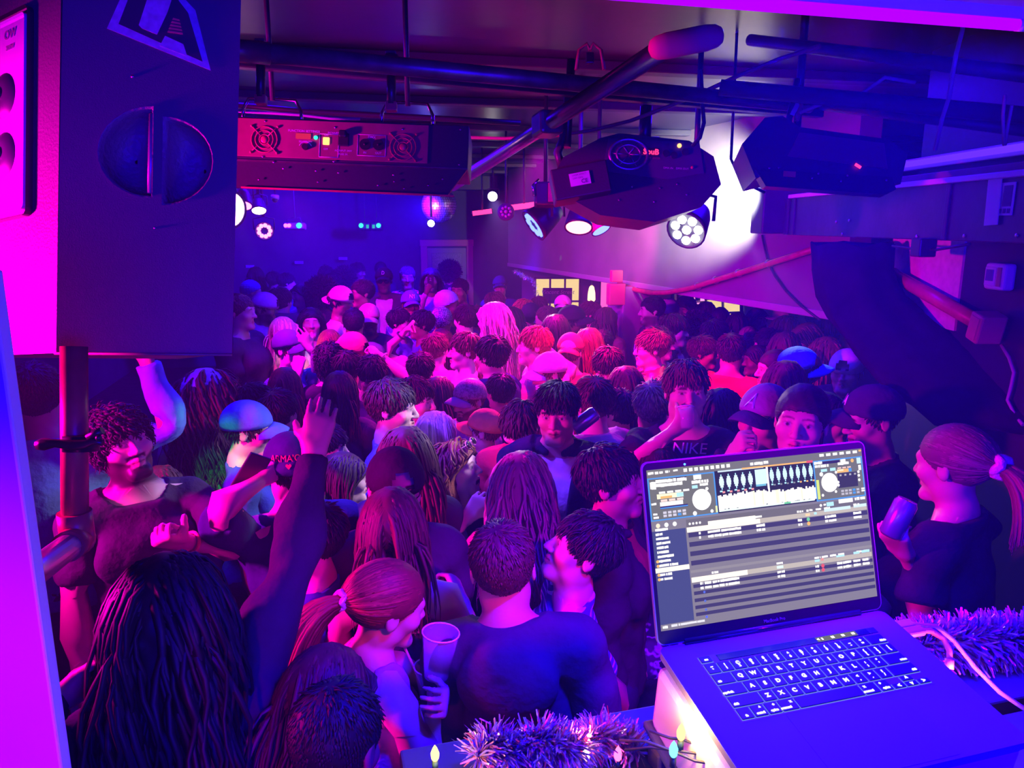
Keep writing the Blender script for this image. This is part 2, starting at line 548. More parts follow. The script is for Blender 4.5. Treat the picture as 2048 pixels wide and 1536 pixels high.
# conduit sweeping along the bulkhead, with clips
pts = [(1238, 566), (1250, 572), (1275, 581), (1305, 586), (1335, 585), (1380, 577), (1430, 561), (1480, 546), (1530, 530), (1580, 514), (1628, 498)]
cd = empty('conduit_pipe', on_fascia(1430, 561, .12), 'red lit conduit pipe sweeping along the pale bulkhead', 'pipe')
off = cd.location
MB().tube([on_fascia(x, y, .12) - off for x, y in pts], .022, 8).build('pipe', M_redpipe, cd)
for (x, y) in ((1396, 572), (1478, 546), (1538, 527), (1432, 560)):
    q = on_fascia(x, y, .11) - off
    MB().cyl(q - FD * .012, q + FD * .012, .030, n=10).build('clip', M_screw, cd)
o = MB().tube([on_fascia(x, y, .10) for x, y in ((1524, 470), (1530, 500), (1536, 525), (1550, 552), (1572, 582), (1600, 610), (1640, 640))], .008, 6).build('hanging_cable', M_cable)
tag(o, 'thin black cable hanging down the pale bulkhead', 'cable')
# tinsel sagging under the far end of the bulkhead
def tinsel(name, pts, r, n, label, group=None, cols=None, parent=None):
    V, Q = [], []
    rs = np.random.default_rng(len(pts) + n)
    pts = [Vector(p) for p in pts]
    for i in range(n):
        t = rs.uniform(0, len(pts) - 1.001); k_ = int(t); p = pts[k_].lerp(pts[k_ + 1], t - k_)
        ax = (pts[k_ + 1] - pts[k_]).normalized()
        d_ = Vector(rs.normal(0, 1, 3)); d_ = (d_ - ax * d_.dot(ax) * .7).normalized()
        s_ = d_.cross(Vector(rs.normal(0, 1, 3))).normalized() * rs.uniform(.0010, .0022) * (r / .05)
        L_ = r * rs.uniform(.6, 1.1)
        m_ = p + d_ * L_ * .55 + Vector(rs.normal(0, .06, 3)) * L_
        e = p + d_ * L_ + Vector((0, 0, -.12 * L_))
        b_ = len(V)
        V += [p - s_, p + s_, m_ + s_, m_ - s_, e + s_ * .6, e - s_ * .6]
        Q += [(b_, b_ + 1, b_ + 2, b_ + 3), (b_ + 3, b_ + 2, b_ + 4, b_ + 5)]
    c_ = np.repeat(np.array(cols or [(.8, .8, .85)])[rs.integers(0, len(cols or [1]), n)], 6, 0)
    me = np_mesh(name, np.array(V), np.array(Q), False, c_)
    o = link(name, me, mat('tinsel_foil', (.8, .8, .8), rough=.25, metal=.75, attr='Col'), parent)
    return o
o = tinsel('tinsel_swag', [on_fascia(x, y, .15) for x, y in ((1030, 541), (1042, 549), (1055, 556), (1066, 560), (1072, 572), (1072, 600))], .045, 500, '')
tag(o, 'silver tinsel swag at the far end of the bulkhead', 'tinsel', kind='stuff')
# ---- beam / duct box on the right with its light shelf
BX = 1.70
bm_ = MB().box((BX + .45, 3.55, 2.50), (.9, 2.5, .22), bevel=.004).build('wall_duct', mat('duct_black', (.04, .04, .055), rough=.4, noise=.5, nscale=3.5, bump=.08, bscale=14)); tag(bm_, 'boxed black duct crossing the upper right with screws and papers', 'duct', kind='structure')
MB().box((BX - .005, 3.55, 2.618), (.05, 2.25, .022), bevel=.004).build('trim', M_white, bm_)
for y in (4.72, 3.0, 4.62): MB().box((BX - .004, y, 2.50), (.012, .025, .215), bevel=.003).build('seam', M_black, bm_)
for px, py in ((1833, 473), (1928, 472), (2033, 471), (1672, 444), (1698, 441), (1684, 468)):
    q = P(px, py, 3.0); d_ = (BX - .004) / (q.x / 3.0); q = P(px, py, d_)
    MB().sph(q, .008, 5, (.5, 1, 1)).build('screw', M_screw, bm_)
def on_duct(px, py, off=.004):
    q = P(px, py, 1.0); return P(px, py, (BX - off) / q.x)
M_paper = mat('paper', (.75, .72, .75), rough=.7); M_ink = mat('dark_print', (.1, .1, .16), rough=.7)
q = on_duct(2012, 398)
nt_ = empty('paper_notice', q, 'white printed notices pinned to the black duct at the right edge', 'notice')
Mn = Matrix(((0, 0, -1, 0), (-1, 0, 0, 0), (0, 1, 0, 0), (0, 0, 0, 1)))
MB().box((0, 0, 0), (.085, .11, .003), M=Mn).build('sheet', M_paper, nt_)
MB().box((.01, .01, .002), (.045, .07, .003), M=Mn).build('printed_panel', M_ink, nt_)
MB().box((-.06, .0, .006), (.075, .17, .003), M=Mn @ Matrix.Rotation(.05, 4, 'Z')).build('sheet', M_paper, nt_)
for i in range(3): MB().box((.025 - i * .022, -.04, .003), (.012, .016, .003), M=Mn).build('printed_mark', M_ink, nt_)
# brown end block of the duct against the bulkhead
e0 = P(1560, 420, 5.0)
MB().box(e0 + Vector((.1, .0, .02)), (.50, .24, .34), M=None, bevel=.01).build('end_box', M_black, bm_)
pts = [(1478, 452), (1505, 430), (1520, 478), (1620, 482), (1612, 510), (1502, 512)]
# shelf over the duct with violet tube
sf = MB().box((BX + .32, 3.4, 2.645), (.60, 2.2, .03), bevel=.004).build('duct_shelf', mat('shelf_board_brown', (.22, .12, .10), rough=.6)); tag(sf, 'brown board shelf lying on top of the black duct', 'shelf')
tb = empty('tube_light', (BX + .10, 3.35, 2.72), 'long violet tube light lying on the duct shelf at upper right', 'tube light')
MB().cyl((0, -.85, 0), (0, .95, 0), .013, n=14).build('tube', emat('violet_tube', (.10, .02, 1.0), 1.6), tb)
MB().box((.04, .05, 0), (.03, 1.85, .05), bevel=.004).build('batten_body', M_white, tb)
for y in (-.87, .97): MB().cyl((0, y - .02, 0), (0, y + .02, 0), .016, n=12).build('end_cap', M_white, tb)
# ---- right wall
RWX = 1.86
w = MB().box((RWX + .08, 2.0, 1.6), (.16, 3.1, 3.2)).build('wall_right', mat('black_wall_right', (.02, .02, .026), rough=.5, noise=.3, nscale=5)); tag(w, 'black right wall behind the hanging drape', 'wall', kind='structure')
def on_rw(px, py, off=.0):
    q = P(px, py, 1.0); return P(px, py, (RWX - off) / q.x)
a, b = on_rw(1782, 560), on_rw(1925, 560)
zt, zb = on_rw(1850, 495).z, on_rw(1880, 640).z
m = MB()
m.box((RWX - .004, (a.y + b.y) / 2, (zt + zb) / 2 + .02), (.012, abs(a.y - b.y), zt - zb + .10)); o = m.build('wall_patch', mat('cream_plaster', (.55, .53, .45), rough=.8, noise=.15), w)
q = on_rw(2000, 553, .03)
th = empty('thermostat', q, 'square white thermostat on the dark right wall', 'thermostat')
MB().box((0, 0, 0), (.05, .115, .10), bevel=.012, seg=3).build('case', mat('thermostat_white', (.75, .72, .78), rough=.4), th)
MB().box((-.026, .016, .0), (.006, .062, .07), bevel=.002).build('display_frame', M_print, th)
MB().box((-.028, .016, .004), (.006, .046, .042), bevel=.001).build('display', mat('thermostat_lcd', (.12, .12, .3), rough=.2), th)
MB().box((-.027, -.036, 0), (.004, .022, .07)).build('side_label', mat('thermostat_label', (.5, .22, .2), rough=.6), th)
A, B = on_rw(1786, 549, .05), on_rw(1962, 648, .05)
o = empty('diagonal_pipe', A, 'dull red pipe running down diagonally across the pale wall patch', 'pipe')
MB().cyl((0, 0, 0), B - A, .030, n=12).build('pipe', M_redpipe, o)
MB().sph((0, 0, 0), .032, 8).build('pipe_end', M_redpipe, o)
q = on_rw(1973, 655, .07)
o = empty('red_box', q, 'dull red square box on the dark right wall', 'box')
MB().box((0, 0, 0), (.10, .075, .11), bevel=.008, M=Matrix.Rotation(.25, 4, 'X')).build('box_body', M_redbox, o)
MB().box((-.051, 0, 0), (.006, .055, .085), bevel=.002, M=Matrix.Rotation(.25, 4, 'X')).build('box_lid', M_redbox, o)
o = MB().tube([on_rw(x, y, .02) for x, y in ((2003, 690), (2018, 715), (2028, 745), (2022, 775), (2015, 800), (2030, 830), (2046, 850))], .007, 6).build('wall_cable', mat('grey_cable', (.3, .3, .36), rough=.5)); tag(o, 'grey cable looping down the right wall below the red box', 'cable')
o = MB().tube([on_duct(x, y, .02) for x, y in ((1785, 492), (1830, 498), (1870, 500), (1905, 494), (1940, 488))], .006, 6).build('duct_cable', M_cable); tag(o, 'black cable sagging under the duct', 'cable')
o = MB().box(on_duct(1847, 495, .03), (.07, .075, .075), bevel=.006).build('sensor_box', M_plastic); tag(o, 'small black box fixed under the duct', 'box')
# ---- black drape column hanging under the duct
secs = [(488, 1626, 1788, 3.75, .16), (540, 1628, 1786, 3.7, .16), (590, 1638, 1806, 3.62, .17), (640, 1660, 1868, 3.5, .19), (700, 1705, 1985, 3.3, .22), (760, 1754, 2070, 3.1, .24), (808, 1814, 2110, 2.95, .24), (838, 1856, 2130, 2.9, .20)]
V, Q = [], []
n = 40
for j, (y, x0, x1, dd, hh) in enumerate(secs):
    a, b = P(x0, y, dd), P(x1, y, dd - .15)
    c_ = (a + b) / 2; ax_ = (b - a) / 2
    for i in range(n):
        t = 2 * PI * i / n
        rr = 1 + .05 * math.sin(7 * t + j * .5) + .02 * math.sin(17 * t - j)
        V.append(c_ + ax_ * math.cos(t) * rr + Vector((.15, 1, 0)) * hh * math.sin(t) * rr + Vector((0, 0, .012 * math.sin(5 * t + 1.7 * j))))
for j in range(len(secs) - 1):
    for i in range(n): Q.append((j * n + i, j * n + (i + 1) % n, (j + 1) * n + (i + 1) % n, (j + 1) * n + i))
bm_ = bmesh.new()
vs = [bm_.verts.new(v) for v in V]
for q in Q: bm_.faces.new([vs[i] for i in q]).smooth = True
bm_.faces.new(vs[:n]); bm_.faces.new(vs[-n:][::-1])
mb = MB(); mb.bm.free(); mb.bm = bm_
o = mb.build('hanging_drape', mat('black_drape', (.018, .018, .022), rough=.9, spec=.1, bump=.5, bscale=7, noise=.3, nscale=6)); tag(o, 'bulky black wrapped drape hanging from the duct at right', 'drape')
lod_ = o
# ------------------------------------------------------------------ pipes and lamps under the ceiling
CR, CU, CB = Vector((1, 0, 0)), Vector((0, math.sin(PITCH), math.cos(PITCH))), Vector((0, -math.cos(PITCH), math.sin(PITCH)))


def CF(px, py, d, yaw=0, tilt=0, roll=0):
    """placing frame facing us at (px, py), d metres ahead; 1 unit = what one photo pixel spans there. yaw/tilt/roll in degrees"""
    p = P(px, py, d)
    depth = -(p - Vector((0, 0, CAM_H))).dot(CB)
    s = depth / FPX
    R = Matrix((CR, CU, CB)).transposed().to_4x4()
    R = R @ Euler((math.radians(tilt), math.radians(yaw), math.radians(roll))).to_matrix().to_4x4()
    return Matrix.Translation(p), R @ Matrix.Scale(s, 4), s


class CM(MB):
    pass


def root_at(name, T, label, cat, group=None):
    return empty(name, T.translation, label, cat, group)


M_redlit = emat('red_display', (1.0, .02, .10), 3.0)
M_led = emat('white_led', (1.0, .95, 1.0), 8.0)
M_pinkled = emat('pink_led', (1.0, .10, .45), 4.0)
M_magled = emat('magenta_led', (1.0, .12, .75), 6.0)
M_grnled = emat('green_led', (.02, 1.0, .35), 3.0)
M_bluled = emat('blue_led', (.08, .12, 1.0), 6.0)
M_redled = emat('red_led', (1.0, .16, .22), 6.0)
M_redtube = emat('red_tube', (1.0, .03, .18), 3.0)
M_orgled = emat('orange_led', (1.0, .35, .10), 3.0)
M_redpanel = mat('fixture_panel', (.30, .06, .10), rough=.45, noise=.15, nscale=20)

# main scaffold tube across the picture
a, b = P(440, 98, 1.98), P(1620, 212, 2.80)
t = empty('scaffold_tube', a, 'long dark scaffold tube spanning below the ceiling', 'pipe')
v = b - a
MB().cyl((0, 0, 0), v, .0242, n=18).build('tube', M_darkpipe, t)
MB().cyl(v * -.02, v * .06, .0275, n=16).build('sleeve', M_darkpipe, t)
# second thin rail just behind
a2, b2 = P(440, 122, 2.3), P(1640, 228, 3.2)
o = empty('cable_rail', a2, 'thin dark cable rail running behind the scaffold tube', 'rail')
MB().box((0, 0, 0), ((b2 - a2).length, .03, .045), M=frame(b2 - a2, EZ, (b2 - a2) / 2), bevel=.004).build('rail', M_black, o)
# third tube right, its shade put into a darker colour
a3, b3 = P(1440, 175, 2.45), P(2060, 232, 2.2)
o = empty('scaffold_tube', a3, 'unlit scaffold tube running to the right edge below the ceiling', 'pipe')
MB().cyl((0, 0, 0), b3 - a3, .024, n=16).build('tube', mat('dark_tube', (.05, .04, .05), rough=.6, spec=.25), o)
for y_, dd in ((150, 2.0), (262, 2.55)):
    a3, b3 = P(1500, y_ - 70, dd + .9), P(2060, y_, dd)
    o = empty('scaffold_tube', a3, 'black crossing tube %s the right lamp housing near the ceiling' % ('high above' if y_ < 200 else 'just over'), 'pipe')
    MB().cyl((0, 0, 0), b3 - a3, .02, n=12).build('tube', M_black, o)
# blue lit diagonal tube
a, b = P(905, 372, 3.5), P(1335, 92, 1.75)
t = empty('scaffold_tube', a, 'blue lit diagonal scaffold tube rising to the upper right', 'pipe')
MB().cyl((0, 0, 0), b - a, .0242, n=18).build('tube', M_steel, t)
q = (b - a) * .62
MB().box((0, 0, 0), (.09, .07, .075), M=frame(b - a, EZ, q), bevel=.01).build('coupler', M_darkpipe, t)
T, R, s = CF(1372, 80, 1.7)
T = t.matrix_basis.inverted() @ T
MB().tube([(-74, -19, 0), (-70, -18, 0), (-60, -16, 0), (-40, -12, 0), (0, -4, 0), (40, 4, 0), (60, 8, 0), (70, 10, 0), (74, 11, 0)], 24, 16, M=T @ R, rad=[6, 16, 22, 25, 25, 25, 22, 16, 6]).build('padded_sleeve', mat('red_foam', (.36, .08, .12), rough=.9), t)
# half-coupler of bent wire on the tube
T, R, s = CF(1180, 115, 2.55)
o = root_at('wire_bracket', T, 'bent red wire bracket clipped over the scaffold tube', 'bracket')
MB().tube([(-28, -25, 0), (-22, 15, 0), (-6, 28, 0), (0, 14, 0)], 3.5, 6, M=R).tube([(28, -25, 0), (22, 15, 0), (6, 28, 0), (0, 14, 0)], 3.5, 6, M=R).build('wire', M_redpipe, o)
MB().box((0, 0, -4), (16, 22, 10), M=R, bevel=2).build('clamp', M_plastic, o)


def HANG(o, loc, R, r=.008):
    a_ = R @ Vector(loc)
    MB().cyl(a_, Vector((a_.x, a_.y, CEIL - o.location.z)), r, n=8).build('hanging_rod', M_case, o)


def clamp_rod(px, py, d, h, label):
    T, R, s = CF(px, py, d)
    o = root_at('hook_clamp', T, label, 'clamp')
    MB().cyl((0, -16, 0), (0, 16, 0), 15, n=14, M=R @ Matrix.Rotation(PI / 2, 4, 'Y')).box((0, 18, 0), (20, 10, 24), M=R, bevel=2).build('clamp_jaw', M_darkpipe, o)
    MB().cyl((0, -16, 2), (0, -h, 2), 9, n=12, M=R).build('rod', M_plastic, o)
    MB().cyl((0, -24, 4), (0, -42, 4), 6, n=10, M=R).build('red_tag', M_redpipe, o)
    MB().box((0, -h - 4, 0), (22, 18, 18), M=R, bevel=2).build('foot', M_redpipe, o)
clamp_rod(522, 104, 2.12, 92, 'hook clamp holding the left chrome yoke of the effect light')
clamp_rod(783, 128, 2.28, 82, 'hook clamp holding the right chrome yoke of the effect light')

# the long effect-light box with its red control panel
T, R, s = CF(700, 285, 2.30, roll=-2.3)
fx = root_at('effect_light', T, 'long black effect light box with red lit control panel and chrome yokes', 'stage light')
MB().box((0, 0, -60), (474, 88, 120), M=R, bevel=3).build('housing', M_case, fx)
# lower angled underside with lens strip
m = MB().poly([(-236, -44), (236, -44), (198, -98), (-228, -98)], 8, M=R @ Matrix.Translation((0, 0, -10)) )
m.build('underside', M_case, fx)
MB().box((0, -44, 0), (474, 3, 4), M=R).build('edge_strip', M_darkpipe, fx)
MB().box((0, -99, 2), (426, 3, 4), M=R).build('edge_strip', M_redpipe, fx)
pn = MB().box((-36, 2, 1), (386, 76, 3), M=R, bevel=1).build('control_panel', M_redpanel, fx)
for x, y in ((-170, -2), (107, -6)):
    g = MB()
    for r_ in (26, 18, 10): g.tube([(x + r_ * math.cos(q), y + r_ * math.sin(q), 4) for q in np.linspace(0, 2 * PI, 20)[:-1]], 1.3, 5, closed=True, M=R)
    for sx in (-1, 1):
        for sy in (-1, 1): g.tube([(x + sx * 7, y + sy * 7, 4), (x + sx * 27, y + sy * 27, 4)], 1.4, 5, M=R).sph((x + sx * 26, y + sy * 26, 4), 3, 4, M=R)
    g.sph((x, y, 4), 8, 6, (1, 1, .4), M=R)
    g.build('fan_grille', M_redpipe, fx)
MB().box((-93, 8, 3), (30, 11, 3), M=R, bevel=1).build('display', emat('fixture_display', (.9, .02, .12), .8), fx)
MB().sph((-68, 6, 3), 4, 6, M=R).build('indicator', M_grnled, fx)
MB().cyl((-88, -14, 2), (-88, -14, 9), 6, n=12, M=R).build('knob', M_plastic, fx)
MB().tube([(-88 + 13 * math.cos(q), -16 + 13 * math.sin(q), 3) for q in np.linspace(.4, PI - .4, 8)], .8, 4, M=R).build('dial_mark', M_print, fx)
sw = MB().box((-47, 0, 3), (13, 15, 4), M=R, bevel=1.5).build('switch', M_orgled, fx)
MB().box((-12, 4, 3), (22, 26, 6), M=R, bevel=2).build('power_socket', M_plastic, fx)
MB().box((-13, 14, 8), (15, 14, 12), M=R, bevel=3).build('power_plug', M_plastic, fx)
for x in (31, 58): MB().cyl((x, -4, 2), (x, -4, 6), 11, n=16, M=R).sph((x, -4, 6), 3, 4, M=R).build('data_socket', M_plastic, fx)
g = MB()
for x0, y0, x1, y1 in ((-60, -32, -22, 14), (16, -26, 72, 16)):
    for p_, q_ in (((x0, y0), (x1, y0)), ((x1, y0), (x1, y1)), ((x1, y1), (x0, y1)), ((x0, y1), (x0, y0))): g.tube([(*p_, 3), (*q_, 3)], .6, 4, M=R)
g.build('panel_outline', M_print, fx)['kind'] = 'stuff'
for tx, x, y, z_ in (('FUNCTION SETTINGS', -92, 18, 6.5), ('SENSITIVITY', -88, -3, 5), ('POWER', -32, 16, 7), ('DMX', 44, 11, 7), ('IN', 31, -20, 6), ('OUT', 58, -20, 6), ('ON', -47, 12, 5), ('OFF', -47, -16, 5), ('AC INPUT 240V', -12, -18, 5), ('FUSE 3A', -12, -25, 5)):
    text('lettering', tx, z_, M_print, fx, R @ Matrix.Translation((x, y, 3.2)), bold=.1)
for x, y in ((-170, 35), (-172, -36), (-30, 28), (104, 30), (220, 34), (220, -36), (-150, -46), (-30, -40), (-20, -62), (90, -62), (92, -75), (-130, -58), (-65, -60), (188, -66), (160, -80), (-60, -82), (-178, -82), (60, -84), (112, -88)):
    MB().sph((x, y, 3), 2.4, 4, (1, 1, .5), M=R).build('screw', M_screw, fx)
for x, wd, h in ((-168, 118, 48), (108, 104, 52)):
    pts = [(x - wd / 2, 42, -30), (x - wd / 2, 42 + h * .6, -30), (x - wd / 2 + 10, 42 + h, -30), (x, 42 + h + 2, -30), (x + wd / 2 - 12, 42 + h, -30), (x + wd / 2, 42 + h * .55, -30), (x + wd / 2 + 2, 40, -30)]
    MB().tube(pts, 3.6, 8, M=R).build('yoke', M_chrome, fx)

for x_ in (-168, 108): HANG(fx, (x_, 88, -30), R)
# centre effect projector
T, R, s = CF(1275, 350, 2.75, roll=-3)
pj = root_at('scanner_light', T, 'bulky black scanner light with red digits hanging centre right', 'stage light')
prof = [(-168, -10), (-150, 28), (-78, 70), (-40, 82), (100, 74), (150, 45), (168, -10), (130, -58), (40, -92), (-70, -84), (-160, -40)]
MB().poly(prof, -150, M=R, taper=.85).build('housing', M_case, pj)
MB().box((-118, 2, 8), (112, 62, 60), M=R @ Matrix.Rotation(.24, 4, 'Z'), bevel=3).build('side_module', M_case, pj)
MB().box((-120, 4, 40), (40, 25, 2), M=R @ Matrix.Rotation(.24, 4, 'Z')).build('rating_label', M_print, pj)
g = R @ Matrix.Rotation(.24, 4, 'Z')
text('lettering', 'CE', 11, M_ink, pj, g @ Matrix.Translation((-112, -2, 42)), bold=.2)
text('lettering', 'LASER EFFECT', 4.6, M_ink, pj, g @ Matrix.Translation((-120, 12, 42)))
text('lettering', '230V 50Hz', 4.6, M_ink, pj, g @ Matrix.Translation((-124, 6, 42)))
MB().box((-64, 22, 4), (10, 44, 10), M=R @ Matrix.Rotation(.3, 4, 'Z'), bevel=2).build('bracket_plate', M_darkpipe, pj)
fr = MB()
fr.tube([(-20 + 38 * math.cos(q), 40 + 30 * math.sin(q), 2) for q in np.linspace(0, 2 * PI, 24)[:-1]], 4, 6, closed=True, M=R)
fr.tube([(-20 + 24 * math.cos(q), 40 + 19 * math.sin(q), 2) for q in np.linspace(0, 2 * PI, 20)[:-1]], 2.4, 5, closed=True, M=R)
for q in range(6): fr.tube([(-20, 40, 2), (-20 + 34 * math.cos(q * PI / 3), 40 + 27 * math.sin(q * PI / 3), 2)], 1.6, 4, M=R)
fr.build('fan_grille', mat('grille_metal', (.4, .4, .46), rough=.35, metal=.8), pj)
MB().poly([(-70, 4), (-62, 70), (120, 70), (132, 10), (60, -6)], 3, M=R @ Matrix.Translation((0, 0, -1))).build('control_panel', mat('panel_dark', (.07, .06, .09), rough=.4), pj)
text('lettering', 'SouB', 15, M_redlit, pj, R @ Matrix.Translation((24, 46, 5)), bold=.5)
MB().box((24, 46, 2.5), (34, 18, 1), M=R).build('display', M_plastic, pj)
text('lettering', 'SET  ENTER', 5, M_redpipe, pj, R @ Matrix.Translation((30, 34, 4)))
text('lettering', 'DMX IN', 5.5, M_print, pj, R @ Matrix.Translation((60, 16, 4)))
text('lettering', 'DMX OUT', 5.5, M_print, pj, R @ Matrix.Translation((88, 16, 4)))
MB().sph((80, 62, 3), 4.5, 6, M=R).build('indicator', M_orgled, pj)
MB().sph((108, 20, 3), 3.5, 5, M=R).build('indicator', M_redpipe, pj)
for x, y in ((54, 45), (70, 42), (92, 50)): MB().cyl((x, y, 0), (x, y, 6), 7, n=12, M=R).build('socket', M_plastic, pj)
for x, y in ((-76, -32), (-10, -24), (46, -24), (100, -34), (-34, -52), (36, -52), (80, -14)): MB().sph((x, y, 1), 2.4, 4, (1, 1, .5), M=R).build('screw', M_screw, pj)
MB().tube([(-150, 20, -40), (-160, 48, -40), (-150, 78, -40), (-146, 150, -40)], 9, 8, M=R).build('yoke', M_case, pj)
MB().box((-140, 150, -40), (26, 40, 22), M=R, bevel=3).cyl((-142, 60, -40), (-142, 240, -40), 9, n=10, M=R).build('hanging_rod', M_plastic, pj)
MB().cyl((20, 80, -60), (20, 160, -60), 13, n=10, M=R).build('hanging_rod', M_plastic, pj)
MB().box((20, 86, -50), (60, 14, 20), M=R, bevel=3).build('foot', M_redpipe, pj)

# right effect projector
T, R, s = CF(1655, 310, 2.6, roll=-4)
pr_ = root_at('scanner_light', T, 'dark scanner light with small red readout at upper right', 'stage light')
MB().poly([(-172, 10), (-130, 66), (-95, 72), (-60, 52), (120, 40), (160, 16), (150, -48), (-90, -40), (-140, -56)], -140, M=R, taper=.85).build('housing', M_case, pr_)
MB().poly([(-142, -40), (130, -36), (140, -60), (120, -72), (-120, -72)], 24, M=R @ Matrix.Translation((0, 0, -20))).build('underside', M_plastic, pr_)
MB().poly([(-80, -8), (-60, 40), (110, 30), (120, -20)], 4, M=R).build('control_panel', mat('panel_maroon', (.15, .06, .09), rough=.5), pr_)
MB().box((62, 12, 5), (13, 5, 2), M=R @ Matrix.Rotation(-.5, 4, 'Z')).build('readout', M_redlit, pr_)
MB().box((-76, -46, 8), (24, 11, 2), M=R).build('warning_label', mat('orange_label', (.6, .25, .08), rough=.6), pr_)
for x, y in ((-98, -34), (-116, -36), (-18, -40), (40, -40), (28, -52), (-30, -50), (118, -44)): MB().sph((x, y, 6), 2.4, 4, (1, 1, .5), M=R).build('screw', M_screw, pr_)
HANG(pr_, (-40, 40, -70), R, .014)
MB().tube([(-70, 45, -30), (-72, 75, -30), (-66, 110, -30), (-60, 160, -30)], 7, 7, M=R).build('yoke', M_case, pr_)
MB().box((-68, 84, -22), (8, 44, 8), M=R @ Matrix.Rotation(-.15, 4, 'Z'), bevel=2).build('red_tag', M_redpipe, pr_)
MB().box((-96, 62, -20), (9, 26, 3), M=R @ Matrix.Rotation(-.4, 4, 'Z')).build('rating_label', M_print, pr_)


def par_can(px, py, d, r, aim, label, lens_m, n_led=0, r2=None, group=None, body=None, cat='stage light'):
    """a lamp can whose mouth is at the pixel and points along aim"""
    p = P(px, py, d)
    o = empty('par_can', p, label, cat, group)
    aim = Vector(aim).normalized()
    q = aim.to_track_quat('Z', 'Y').to_matrix().to_4x4()
    L_ = r * 1.9
    MB().lathe([(0, -L_), (r * .55, -L_), (r * .75, -L_ * .75), (r * 1.0, -L_ * .15), (r * 1.05, 0), (r * .96, .0), (r * .94, -r * .12), (0, -r * .13)], 22, M=q).build('can', body or M_case, o)
    if n_led:
        g = MB()
        for i in range(n_led):
            a_ = 2 * PI * i / n_led
            g.cyl(Vector((math.cos(a_) * r * .62, math.sin(a_) * r * .62, -r * .13)), Vector((math.cos(a_) * r * .62, math.sin(a_) * r * .62, -r * .03)), r * .23, n=10, M=q)
        if n_led < 9: g.cyl((0, 0, -r * .13), (0, 0, -r * .03), r * .23, n=10, M=q)
        g.build('led_lens', lens_m, o)
    else:
        MB().cyl((0, 0, -r * .12), (0, 0, -r * .04), r * .92, n=22, M=q).build('lens', lens_m, o)
    side = aim.cross(Vector((0, 0, 1))).normalized()
    up = Vector((0, 0, 1))
    MB().tube([side * r * 1.1 - aim * L_ * .5, side * r * 1.15 - aim * L_ * .5 + up * r * 1.2, -aim * L_ * .5 + up * r * 1.5, -side * r * 1.15 - aim * L_ * .5 + up * r * 1.2, -side * r * 1.1 - aim * L_ * .5], r * .09, 6).build('yoke', M_case, o)
    MB().cyl(-aim * L_ * .5 + up * r * 1.5, Vector((0, 0, CEIL - p.z)) - aim * L_ * .5, .012, n=8).build('hanging_rod', M_case, o)
    return o
par_can(1372, 462, 3.3, .085, (-.55, -.75, -.55), 'black par can with white LEDs beside the bright bulkhead', M_led, 7)
par_can(1157, 456, 4.2, .075, (-.1, -.6, -1), 'round par can glowing hot red near the centre', M_redled)
par_can(1203, 461, 4.6, .06, (.5, -.5, -1), 'small par can glowing blue next to the red one', M_bluled)
par_can(1066, 452, 4.6, .10, (-.75, -.25, -.55), 'black par can with blue edged lens left of the red lamp', M_bluled, 9)
par_can(529, 462, 6.2, .072, (.35, -1, -.15), 'round par can with a ring of pink LEDs by the speaker', M_magled, 9)
par_can(486, 412, 5.2, .06, (.1, -.6, -1), 'flat par can glowing pink above the LED ring', M_magled)
par_can(518, 422, 5.8, .055, (.2, -.6, -1), 'small white lamp head right of the pink par can', M_led)
par_can(462, 420, 4.2, .10, (1, -.62, -.2), 'bright pink flood partly hidden by the speaker', emat('hot_pink_flood', (1.0, .35, .85), 12))
par_can(985, 393, 8.2, .055, (-.1, -1, -.2), 'bright white pinspot by the far ceiling beam', M_led)
par_can(862, 447, 8.2, .04, (0, -1, -.25), 'blue white pinspot shining just below the mirror ball', emat('blue_white_lamp', (.45, .55, 1.0), 25))
for px, py, x2, y2, dd, lb in ((945, 427, 984, 422, 7.4, 'short glowing red tube left of the other under the beam'), (1018, 416, 1078, 408, 6.2, 'longer glowing red tube right of the other under the beam')):
    A, B = P(px, py, dd), P(x2, y2, dd)
    o = empty('tube_light', A, lb, 'tube light')
    MB().cyl((0, 0, 0), B - A, .022, n=10).build('tube', M_redtube, o)
    MB().cyl(Vector((0, 0, 0)) - (B - A) * .05, (B - A) * .01, .026, n=10).build('end_cap', M_plastic, o)
    MB().cyl((B - A) * .99, (B - A) * 1.05, .026, n=10).build('end_cap', M_plastic, o)
    MB().cyl((B - A) * .5, (B - A) * .5 + Vector((0, 0, CEIL - A.z - .02)), .01, n=6).build('hanging_rod', M_plastic, o)
# moon-flower disc
T, R, s = CF(1012, 424, 6.0)
o = root_at('moonflower_light', T, 'small round moonflower light between the red tubes', 'stage light')
MB().lathe([(0, -20), (12, -18), (17, -4), (17, 2), (14, 3), (0, 3)], 18, M=R).build('housing', M_case, o)
g = MB()
for i in range(8): g.sph((9 * math.cos(i * PI / 4), 9 * math.sin(i * PI / 4), 3), 3.2, 5, M=R)
g.sph((0, 0, 3), 4, 5, M=R).build('lens', mat('moonflower_lens', (.5, .15, .3), rough=.1), o)
HANG(o, (0, 12, -10), R)
# small box lamp (orange-lit) left of the centre projector
T, R, s = CF(1098, 385, 4.4)
o = root_at('strobe_light', T, 'small strobe box with red side left of the centre scanner', 'stage light')
MB().box((-8, 0, -20), (42, 46, 40), M=R, bevel=5).build('housing', M_case, o)
MB().box((8, 0, 1), (20, 38, 4), M=R, bevel=1).build('face_plate', M_redpipe, o)
MB().tube([(-30, -8, 2), (-32, 14, 2), (-20, 26, 2)], 2.5, 6, M=R).build('yoke', M_chrome, o)
